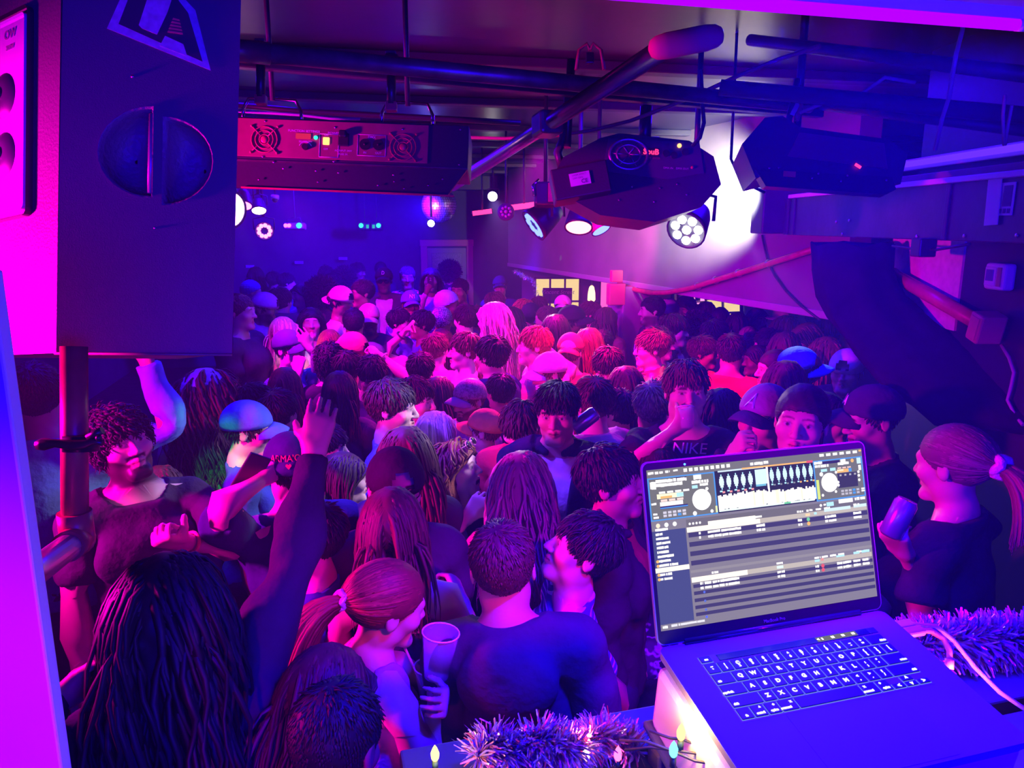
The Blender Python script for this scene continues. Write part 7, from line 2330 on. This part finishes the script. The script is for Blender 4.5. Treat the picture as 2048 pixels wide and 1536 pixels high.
who('woman with long blonde ponytail near the red T-shirt', 1498, 682, 58, yaw=160, fem=1, tone='pale', hair=('pony', 'blond'), top=('tee', (.3, .25, .3)))
who('man with beard and striped scarf at the bar looking left', 1303, 622, 58, yaw=-78, tone='light', hair=('crop', 'black'), top=('jacket', BLK), under=('tee', WHT), beard=.8)
who('bartender woman with dark hair looking down at the pink bar', 1370, 616, 48, yaw=-25, head=(0, 20, 0), fem=1, tone='light', hair=('long', 'dark'), top=('long', BLK))
who('man in a pale cap at the bar next to the bartender', 1338, 626, 50, yaw=170, tone='light', hair=('under', 'brown'), top=('tee', (.5, .4, .5)), cap=('cap', (.5, .4, .45)))
who('woman with highlighted hair at the bar right of the bartender', 1412, 628, 48, yaw=165, fem=1, tone='light', hair=('long', 'brown'), top=('tee', BLK))
who('dark haired woman in front of the second yellow window', 1440, 640, 50, yaw=175, fem=1, tone='tan', hair=('bob', 'black'), top=('tee', BLK))
who('person in a pale brimmed hat under the bulkhead', 1562, 648, 48, yaw=170, tone='light', hair=('under', 'brown'), top=('puffer', (.4, .3, .35)), cap=('hat', (.72, .62, .70)))
who('person with brown hair left of the brimmed hat', 1515, 640, 46, yaw=40, fem=1, tone='light', hair=('long', 'brown'), top=('tee', CHA))
who('dark haired man near the far right end of the bulkhead', 1582, 628, 46, .6, yaw=10, tone='light', hair=('short', 'black'), top=('tee', BLK))
who('person in black with a dark bob beside the black drape', 1655, 662, 60, yaw=150, fem=1, tone='tan', hair=('bob', 'black'), top=('jacket', BLK))
who('woman with long light brown hair below the fur coat', 1570, 700, 66, yaw=170, fem=1, hair=('long', 'brown'), top=('tee', BLK))
# left half of the middle
bg_ = who('burly close cropped man in black T-shirt next to the loudspeaker', 480, 625, 72, yaw=68, tone='light', hair=('crop', 'brown'), top=('tee', (.045, .04, .055)), wide=1.3, arms={'R': ('low',), 'L': ('down',)})
who('bearded man in backward magenta cap and shiny jacket', 527, 618, 62, .15, yaw=75, tone='brown', hair=('under', 'black'), top=('jacket', (.45, .2, .42), 'satin'), under=('tee', CHA), beard=.9, cap=('cap', (.65, .18, .5), 180))
who('man with glasses and dark hooded parka turned away', 562, 604, 60, .3, yaw=150, tone='light', hair=('short', 'dark'), top=('puffer', (.10, .10, .11)), spec=('black', (.02, .02, .02)))
who('woman lit bright red with long dark hair', 622, 646, 60, yaw=2, head=(0, -4, 0), fem=1, tone='light', hair=('long', 'black'), top=('strap', BLK))
who('slim man in white T-shirt with cap turned backward', 680, 604, 58, yaw=68, tone='brown', hair=('under', 'black'), top=('tee', (.80, .66, .78)), cap=('cap', (.55, .35, .42), 165), spec=('thin', (.2, .1, .1)))
who('man in a sleeved bomber jacket looking left', 724, 588, 56, yaw=-75, tone='brown', hair=('crop', 'black'), top=('jacket', (.5, .42, .6)), under=('tee', CHA))
who('man in black cap and dark sunglasses facing us at the back', 768, 562, 48, yaw=-5, tone='dark', hair=('under', 'black'), top=('jacket', (.08, .06, .08)), under=('tee', WHT), cap=('cap', (.02, .02, .03), 0, None, ('D', .05, (.8, .7, .9), True, .08)), spec=('dark', (.01, .01, .01), '', True))
who('man in a pale flowered shirt at the back', 815, 556, 46, yaw=0, tone='dark', hair=('crop', 'black'), top=('polo', (.62, .5, .62)))
ph_ = who('person in a pink coat holding up a phone by the door', 862, 560, 46, yaw=-5, fem=1, tone='brown', hair=('long', 'black'), top=('long', (.75, .22, .55)), arms={'R': ('px', 853, 585, -.3, (-.5, 0, -1), (0, 1, 0)), 'L': ('low',)}, curl=(.4, .6))
who('man in black jumper standing by the pink lit door', 920, 582, 48, yaw=-25, tone='brown', hair=('crop', 'black'), top=('long', BLK))
who('person with a big round afro seen from behind', 645, 592, 50, .1, yaw=175, tone='dark', hair=('afro', 'black'), hscale=.9, top=('tee', BLK))
who('man in a coral cap in profile looking right', 703, 702, 70, yaw=66, head=(0, 6, 0), tone='tan', hair=('under', 'black'), top=('tee', (.10, .06, .09)), cap=('cap', (.62, .18, .16), 170))
ny = who('bearded man in a pink cap with white letters NY', 738, 640, 58, yaw=0, head=(0, 8, 0), tone='dark', hair=('under', 'black'), top=('hoodie', BLK), beard=.9, cap=('cap', (.62, .20, .30), 0, None, ('NY', .05, (.9, .8, .85), True, .08)))
who('dark round head left of the pink NY cap', 708, 648, 58, yaw=170, tone='brown', hair=('crop', 'black'), top=('tee', (.25, .12, .2)))
who('man with short dark hair lowering his face in the centre left', 745, 752, 78, yaw=8, head=(0, 24, 0), tone='tan', hair=('textured', 'black'), top=('tee', (.1, .06, .1)))
br_ = who('man with raised arm wearing a green wristband, dark hair', 842, 742, 74, yaw=168, tone='light', hair=('short', 'black'), top=('tee', (.45, .18, .3)), arms={'R': ('px', 735, 700, .15, (0, .2, -1), (0, 0, -1)), 'L': ('down',)}, curl=(.5, 1.0))
br2 = who('man with a raised clenched fist in the middle of the crowd', 872, 700, 66, yaw=150, tone='light', hair=('short', 'brown'), top=('tee', (.5, .3, .4)), arms={'L': ('px', 808, 672, .0, (-.7, .2, -.7), (1, 0, 0)), 'R': ('down',)}, curl=(1.05, .5))
who('man with brown swept hair facing left in the pink light', 928, 702, 74, yaw=-80, tone='pale', hair=('textured', 'brown'), top=('tee', (.75, .6, .7)))
who('man in a blue cap lettered NY and patterned jersey', 822, 610, 52, yaw=10, tone='brown', hair=('under', 'black'), top=('long', (.2, .22, .6)), cap=('cap', (.12, .14, .55), 0, None, ('NY', .05, (.85, .85, .95), True, .08)))
who('man in a pale blue head wrap looking right', 897, 612, 54, yaw=82, tone='dark', hair=(None, 'black'), top=('tee', BLK), cap=('beanie', (.35, .42, .75)))
who('person in a dark spotted bandana', 885, 645, 54, yaw=160, tone='brown', hair=(None, 'black'), top=('tee', CHA), cap=('beanie', (.06, .06, .14)))
who('woman with yellow white lit blonde hair at the left of the crowd', 568, 665, 62, yaw=140, fem=1, tone='pale', hair=('bob', 'pale'), top=('tee', (.8, .7, .3)))
gs = who('person in green shirt and teal cap raising both hands', 580, 700, 74, yaw=50, tone='pale', hair=('under', 'brown'), top=('tee', (.05, .42, .26)), cap=('cap', (.06, .16, .16)), arms={'R': ('px', 596, 745, -.25, (-.3, -.2, -1), (0, 1, 0)), 'L': ('px', 622, 702, -.1, (.6, .1, -1), (-.5, 1, 0))}, curl=(.4, .9))
who('person with dark wild hair behind the coral cap', 660, 725, 74, yaw=175, fem=1, hair=('curly', 'black'), top=('tee', BLK))
who('person with reddish dark hair in the shadow left of the raised hand', 570, 775, 84, .1, yaw=172, fem=1, hair=('bob', 'auburn'), top=('tee', (.2, .04, .05)))
who('dark haired woman right of the raised hand', 680, 785, 86, yaw=168, fem=1, hair=('bob', 'dark'), top=('tee', CHA))
who('man with tousled dark hair low behind the raised arm', 695, 740, 76, yaw=170, tone='tan', hair=('textured', 'dark'), top=('tee', BLK))
who('person with auburn lit hair in front of the round head', 660, 690, 62, yaw=172, fem=1, hair=('bob', 'auburn'), top=('tee', (.2, .08, .12)))
who('woman with dark hair behind the black jacket man', 878, 790, 88, .15, yaw=160, fem=1, hair=('long', 'dark'), top=('long', (.16, .05, .12)))
who('dark haired head right of the camouflage cap', 1000, 785, 80, yaw=-150, tone='tan', hair=('textured', 'black'), top=('tee', CHA))
who('person with long hair under the pale cap', 965, 750, 76, yaw=170, fem=1, hair=('long', 'brown'), top=('tee', (.5, .3, .5)))
who('man with short dark hair behind the drinking man', 1332, 790, 84, .3, yaw=150, tone='light', hair=('short', 'dark'), top=('tee', CHA))
who('fair haired person low in front of the brown jacket', 1305, 815, 88, yaw=170, hair=('short', 'blond'), top=('tee', NAV))
who('woman with long dark hair left of the blue cap man', 1570, 770, 84, .1, yaw=178, fem=1, hair=('long', 'auburn'), top=('tee', (.3, .1, .12)))
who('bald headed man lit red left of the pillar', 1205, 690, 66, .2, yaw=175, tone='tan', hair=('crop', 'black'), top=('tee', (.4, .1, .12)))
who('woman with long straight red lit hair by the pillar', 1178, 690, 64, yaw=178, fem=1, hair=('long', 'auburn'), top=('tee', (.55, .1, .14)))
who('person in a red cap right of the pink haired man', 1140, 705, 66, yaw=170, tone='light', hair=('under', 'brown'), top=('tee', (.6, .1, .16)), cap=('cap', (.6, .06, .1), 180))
# far rows: smaller heads
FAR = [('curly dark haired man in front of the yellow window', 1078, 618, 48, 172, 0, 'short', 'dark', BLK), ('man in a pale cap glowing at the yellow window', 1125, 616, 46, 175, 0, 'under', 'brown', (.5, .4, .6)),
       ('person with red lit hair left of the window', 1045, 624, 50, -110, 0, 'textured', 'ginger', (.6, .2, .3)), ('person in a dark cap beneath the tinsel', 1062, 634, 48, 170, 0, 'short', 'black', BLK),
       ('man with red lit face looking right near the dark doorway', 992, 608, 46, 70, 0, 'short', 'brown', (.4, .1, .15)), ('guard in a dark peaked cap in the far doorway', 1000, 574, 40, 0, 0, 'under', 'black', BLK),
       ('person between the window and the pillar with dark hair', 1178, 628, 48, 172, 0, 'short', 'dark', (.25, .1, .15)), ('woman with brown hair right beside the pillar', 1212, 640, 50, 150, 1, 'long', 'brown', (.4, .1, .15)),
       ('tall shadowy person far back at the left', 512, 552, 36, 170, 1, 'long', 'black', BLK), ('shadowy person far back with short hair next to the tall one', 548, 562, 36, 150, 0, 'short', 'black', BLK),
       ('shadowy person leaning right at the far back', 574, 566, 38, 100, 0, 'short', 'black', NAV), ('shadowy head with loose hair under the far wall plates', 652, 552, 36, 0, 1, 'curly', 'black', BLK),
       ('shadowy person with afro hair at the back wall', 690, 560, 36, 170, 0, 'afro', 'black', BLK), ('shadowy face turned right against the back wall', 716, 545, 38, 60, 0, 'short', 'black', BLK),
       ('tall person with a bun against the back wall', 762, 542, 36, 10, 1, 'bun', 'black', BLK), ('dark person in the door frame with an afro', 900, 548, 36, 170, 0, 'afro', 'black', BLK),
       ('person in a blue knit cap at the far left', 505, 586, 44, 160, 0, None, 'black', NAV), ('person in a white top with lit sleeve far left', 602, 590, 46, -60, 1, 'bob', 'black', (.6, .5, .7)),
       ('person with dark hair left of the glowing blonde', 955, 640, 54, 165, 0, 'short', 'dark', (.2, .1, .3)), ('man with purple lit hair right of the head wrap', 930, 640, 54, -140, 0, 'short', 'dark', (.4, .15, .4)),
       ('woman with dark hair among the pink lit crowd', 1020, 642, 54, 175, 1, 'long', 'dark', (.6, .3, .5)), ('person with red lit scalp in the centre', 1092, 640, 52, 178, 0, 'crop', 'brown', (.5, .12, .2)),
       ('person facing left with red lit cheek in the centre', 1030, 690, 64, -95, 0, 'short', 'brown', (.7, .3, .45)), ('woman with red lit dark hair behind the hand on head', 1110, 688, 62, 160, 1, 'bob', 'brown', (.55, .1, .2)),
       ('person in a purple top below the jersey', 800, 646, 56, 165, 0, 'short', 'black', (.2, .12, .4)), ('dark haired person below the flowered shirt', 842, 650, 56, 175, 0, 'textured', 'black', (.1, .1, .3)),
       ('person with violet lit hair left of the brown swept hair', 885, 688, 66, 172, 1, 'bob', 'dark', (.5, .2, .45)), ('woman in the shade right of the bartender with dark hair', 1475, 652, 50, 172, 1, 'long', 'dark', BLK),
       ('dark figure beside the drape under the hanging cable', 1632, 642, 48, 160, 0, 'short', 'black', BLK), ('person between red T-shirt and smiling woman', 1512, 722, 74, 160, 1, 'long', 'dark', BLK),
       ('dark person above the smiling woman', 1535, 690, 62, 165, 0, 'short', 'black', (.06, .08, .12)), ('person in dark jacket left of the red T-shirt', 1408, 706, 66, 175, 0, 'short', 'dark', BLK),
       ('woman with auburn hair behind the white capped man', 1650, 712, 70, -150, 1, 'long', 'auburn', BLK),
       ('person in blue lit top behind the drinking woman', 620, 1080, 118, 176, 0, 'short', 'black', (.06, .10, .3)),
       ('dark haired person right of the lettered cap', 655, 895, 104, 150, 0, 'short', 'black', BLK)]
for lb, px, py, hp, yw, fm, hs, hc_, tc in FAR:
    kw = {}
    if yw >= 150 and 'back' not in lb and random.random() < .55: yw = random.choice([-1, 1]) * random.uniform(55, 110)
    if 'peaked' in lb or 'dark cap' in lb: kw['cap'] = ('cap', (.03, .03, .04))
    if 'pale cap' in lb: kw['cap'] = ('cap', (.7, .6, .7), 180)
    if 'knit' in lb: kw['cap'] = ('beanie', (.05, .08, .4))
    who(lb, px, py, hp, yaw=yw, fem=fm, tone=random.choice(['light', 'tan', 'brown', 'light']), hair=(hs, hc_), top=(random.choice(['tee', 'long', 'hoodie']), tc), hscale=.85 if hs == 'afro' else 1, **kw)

# ---------------- things they hold and wear
can_thing('silver drink can in the hand of the woman with the scrunchie', hold(rw, 'R', -.05, .03, .012) @ Matrix.Rotation(.35, 4, 'Y'), (.6, .5, .75))
cup_thing('plastic_cup', 'clear plastic cup held by the woman with the ponytail', Matrix.Translation(P(872, 1352, dsolve(775, 1210, 172) - .10)) @ Matrix.Rotation(.12, 4, 'Y'), .030, .046, .12)
cs = cup_thing('plastic_cup', 'clear plastic cup with a pink straw at the mouth of the ponytail woman', Matrix.Translation(P(862, 1400, dsolve(775, 1210, 172) - .02)), .028, .042, .10)
pA, pB = P(845, 1372, dsolve(775, 1210, 172) - .02), P(806, 1288, dsolve(775, 1210, 172) - .03)
o = link('straw', bpy.data.meshes.new('straw'), mat('straw', (.85, .35, .5), rough=.4)); bpy.data.objects.remove(o)
st2 = MB().cyl(pA - cs.location, pB - cs.location, .0035, n=8).build('straw', mat('straw'), cs)
cup_thing('plastic_cup', 'clear plastic glass at the lips of the man in the lettered T-shirt', Matrix.Translation(P(1374, 858, nm['d'] - .19)) @ Matrix.Rotation(-.5, 4, 'X'), .028, .036, .09)
can_thing('drink can in the lowered hand of the lettered cap man', Matrix.Translation(P(664, 1132, cm['d'] - .06)) @ Matrix.Rotation(-.2, 4, 'Y'), (.3, .3, .5))
cup_thing('plastic_cup', 'plastic cup low at the lower left held by the dark silhouette', Matrix.Translation(hand_matrix(ae, 'L').translation + Vector((.01, .0, -.06))) @ Matrix.Rotation(.25, 4, 'Y'), .034, .048, .12)
H = hand_matrix(ph_, 'R')
o = MB().box((0, 0, 0), (.075, .009, .15), bevel=.004).build('phone', M_plastic, None, H.translation + Vector((0, -.02, .03))); tag(o, 'dark phone held up by the person in the pink coat', 'phone')
text('lettering', '2', .05, mat('phone_mark', (.8, .8, .95), rough=.5), o, Matrix.Translation((0, -.006, .02)) @ Matrix.Rotation(PI / 2, 4, 'X'))
o = MB().box((0, 0, 0), (.078, .010, .155), bevel=.005).build('phone', M_plastic, None, P(500, 948, cm['d'] - .14)); o.rotation_euler = (.3, .5, .6); tag(o, 'black phone in the raised hand of the lettered cap man', 'phone')
can_thing('pale can raised among the hands in front of the green shirt', Matrix.Translation(P(633, 745, gs['d'] - .2)), (.5, .45, .6))
can_thing('shiny can at the jacket of the man in the centre', Matrix.Translation(P(1148, 858, dsolve(1114, 826, 104) - .25)) @ Matrix.Rotation(.9, 4, 'Y'), (.4, .3, .6))
cup_thing('plastic_cup', 'small clear glass held up by the man in the pale cap', Matrix.Translation(P(1082, 806, dsolve(1098, 748, 78) - .15)), .026, .032, .10)


def wrist_ring(p, side, colr, name, emit_=None, rr=.034, at=.0):
    R_, t_ = p['T']['farm' + side]
    m_ = (lambda q: q) if side == 'L' else mir
    off_ = v3((FSX if False else 0), 0, 0)
    c_ = (R_ @ m_(WRI - AD * (.02 + at)) + t_) * p['s']
    ax_ = R_ @ m_(AD)
    q_ = Vector(ax_).to_track_quat('Z', 'Y').to_matrix().to_4x4()
    q_.translation = Vector(c_)
    return MB().tube([(rr * math.cos(t), rr * math.sin(t), 0) for t in np.linspace(0, 2 * PI, 19)[:-1]], .006, 7, closed=True, M=q_).build(name, mat('band_%d%d%d' % tuple(int(c * 9) for c in colr), colr, rough=.5), p['root'])
wrist_ring(br_, 'R', (.5, .9, .45), 'wristband'); wrist_ring(br2, 'L', (.05, .04, .05), 'wristband', at=.03); wrist_ring(bm1, 'L', (.9, .10, .18), 'bracelet')
# lettering on the T-shirt
R_, t_ = nm['T']['chest']
def on_chest(p, x, z, y=-.155):
    R_, t_ = p['T']['chest']; q = R_ @ v3(x, y, z) + t_
    return Matrix([[R_[i][0] * p['s'], R_[i][2] * p['s'], -R_[i][1] * p['s'], q[i] * p['s']] for i in range(3)] + [[0, 0, 0, 1]])
text('lettering', 'NIKE', .062, mat('shirt_print', (.8, .72, .85), rough=.7), nm['root'], on_chest(nm, .01, 1.435, -.106) @ Matrix.Rotation(-.38, 4, 'X'), shear=.15)
# orange heart under the cap lettering
hm_ = bpy.data.meshes.new('heart')
hp_ = [(0, -.011), (-.010, .001), (-.0085, .007), (-.004, .008), (0, .004), (.004, .008), (.0085, .007), (.010, .001)]
hm_.from_pydata([(x, y, 0) for x, y in hp_], [], [list(range(8))]); hm_.update()
link('heart', on_cap(hm_, False, .036, rotz=-.32), mat('thread_armaoa', (.75, .22, .12), rough=.6), cm['cap'])
# scrunchies, earring
def on_head(p, name, m_, build, loc):
    o = build.build(name, m_, p['root']); o.matrix_local = p['M'] @ Matrix.Translation(loc); return o
on_head(rw, 'scrunchie', mat('scrunchie_pale', (.80, .55, .72), rough=.9, bump=.6, bscale=60), MB().tube([(.026 * math.cos(t), .012 * math.sin(3 * t), .026 * math.sin(t)) for t in np.linspace(0, 2 * PI, 19)[:-1]], .014, 8, closed=True), (0, .135, .016))
on_head(pw, 'scrunchie', mat('scrunchie_silver', (.6, .5, .65), rough=.4, metal=.4), MB().tube([(.022 * math.cos(t), .006 * math.sin(5 * t), .022 * math.sin(t)) for t in np.linspace(0, 2 * PI, 25)[:-1]], .008, 7, closed=True), (0, .135, .016))
on_head(pw, 'earring', M_chrome, MB().tube([(0, 0, 0), (.001, .001, -.012)], .001, 5).sph((.001, .001, -.02), .006, 6, (1, .6, 1.5)), (.083, .012, -.034))


def add_hood(p, colr):
    m_ = cloth(colr); R_, t_ = p['T']['chest']
    w_ = lambda x, y, z: Vector((R_ @ v3(x, y, z) + t_) * p['s'])
    ts = np.linspace(-2.3, 2.3, 19)
    pts = [w_(.088 * math.sin(t), .018 + .086 * math.cos(t), 1.462 - .012 * math.cos(t) - .02 * (abs(t) > 1.6)) for t in ts]
    b = MB().tube(pts, .03, 10, rad=[(.020 + .020 * math.cos(t / 2.3 * PI / 2)) * p['s'] for t in ts])
    o = b.build('hood', m_, p['root'])
    ts = np.linspace(-1.25, 1.25, 13)
    pts = [w_(.115 * math.sin(t), .05 + .088 * math.cos(t), 1.425 - .055 * math.cos(t)) for t in ts]
    MB().tube(pts, .03, 10, rad=[(.014 + .034 * math.cos(t / 1.25 * PI / 2)) * p['s'] for t in ts]).build('hood_fold', m_, o)
add_hood(hm, (.050, .045, .075)); add_hood(mv, (.42, .26, .45))


# pattern materials: stripes, silver filigree
def stripes_mat(name, c0, c1, scale):
    m = mat(name, c0, rough=.85); nt = m.node_tree; b = nt.nodes['Principled BSDF']
    tc = nt.nodes.new('ShaderNodeTexCoord'); w_ = nt.nodes.new('ShaderNodeTexWave'); w_.bands_direction = 'Z'; w_.inputs['Scale'].default_value = scale; w_.inputs['Distortion'].default_value = .6; w_.inputs['Detail Scale'].default_value = .6
    r_ = nt.nodes.new('ShaderNodeValToRGB'); r_.color_ramp.elements[0].position = .72; r_.color_ramp.elements[0].color = (*c0, 1); r_.color_ramp.elements[1].position = .8; r_.color_ramp.elements[1].color = (*c1, 1)
    nt.links.new(tc.outputs['Object'], w_.inputs['Vector']); nt.links.new(w_.outputs[0], r_.inputs[0]); nt.links.new(r_.outputs[0], b.inputs['Base Color'])
    return m
def swirl_mat(name, c0, c1, scale):
    m = mat(name, c0, rough=.6); nt = m.node_tree; b = nt.nodes['Principled BSDF']
    tc = nt.nodes.new('ShaderNodeTexCoord'); n_ = nt.nodes.new('ShaderNodeTexNoise'); n_.inputs['Scale'].default_value = scale; n_.inputs['Detail'].default_value = 2
    r_ = nt.nodes.new('ShaderNodeValToRGB'); e = r_.color_ramp.elements
    e[0].position = .44; e[0].color = (*c0, 1); e[1].position = .56; e[1].color = (*c0, 1)
    k_ = e.new(.5); k_.color = (*c1, 1)
    nt.links.new(tc.outputs['Object'], n_.inputs['Vector']); nt.links.new(n_.outputs[0], r_.inputs[0]); nt.links.new(r_.outputs[0], b.inputs['Base Color'])
    return m
for ch in sm['root'].children:
    if ch.name.startswith('shirt'): ch.data.materials[0] = stripes_mat('striped_cotton', (.06, .06, .30), (.62, .6, .85), 17)
for ch in pt['root'].children:
    if ch.name.startswith('jumper'): ch.data.materials[0] = swirl_mat('filigree_cloth', (.03, .025, .09), (.55, .5, .95), 16)
for o_ in SC.objects:
    if o_.parent and o_.parent.get('label'):
        lb = o_.parent['label']
        if 'camouflage' in lb and o_.name.startswith('cap'): o_.data = o_.data.copy(); o_.data.materials.clear(); o_.data.materials.append(swirl_mat('camouflage_cloth', (.25, .18, .22), (.10, .08, .08), 40))
        if 'flowered' in lb and o_.name.startswith('polo'): o_.data.materials[0] = swirl_mat('flowered_cloth', (.62, .48, .62), (.10, .08, .15), 18)
        if 'jersey' in lb and o_.name.startswith('jumper'): o_.data.materials[0] = swirl_mat('jersey_cloth', (.08, .07, .45), (.75, .7, .9), 9)
        if 'spotted bandana' in lb and o_.name.startswith('beanie'): o_.data = o_.data.copy(); o_.data.materials.clear(); o_.data.materials.append(swirl_mat('spotted_cloth', (.03, .03, .1), (.6, .6, .8), 70))
print('people', PN, 'time', round(time.time() - T0, 1))
print('script', round(time.time() - T0, 1))
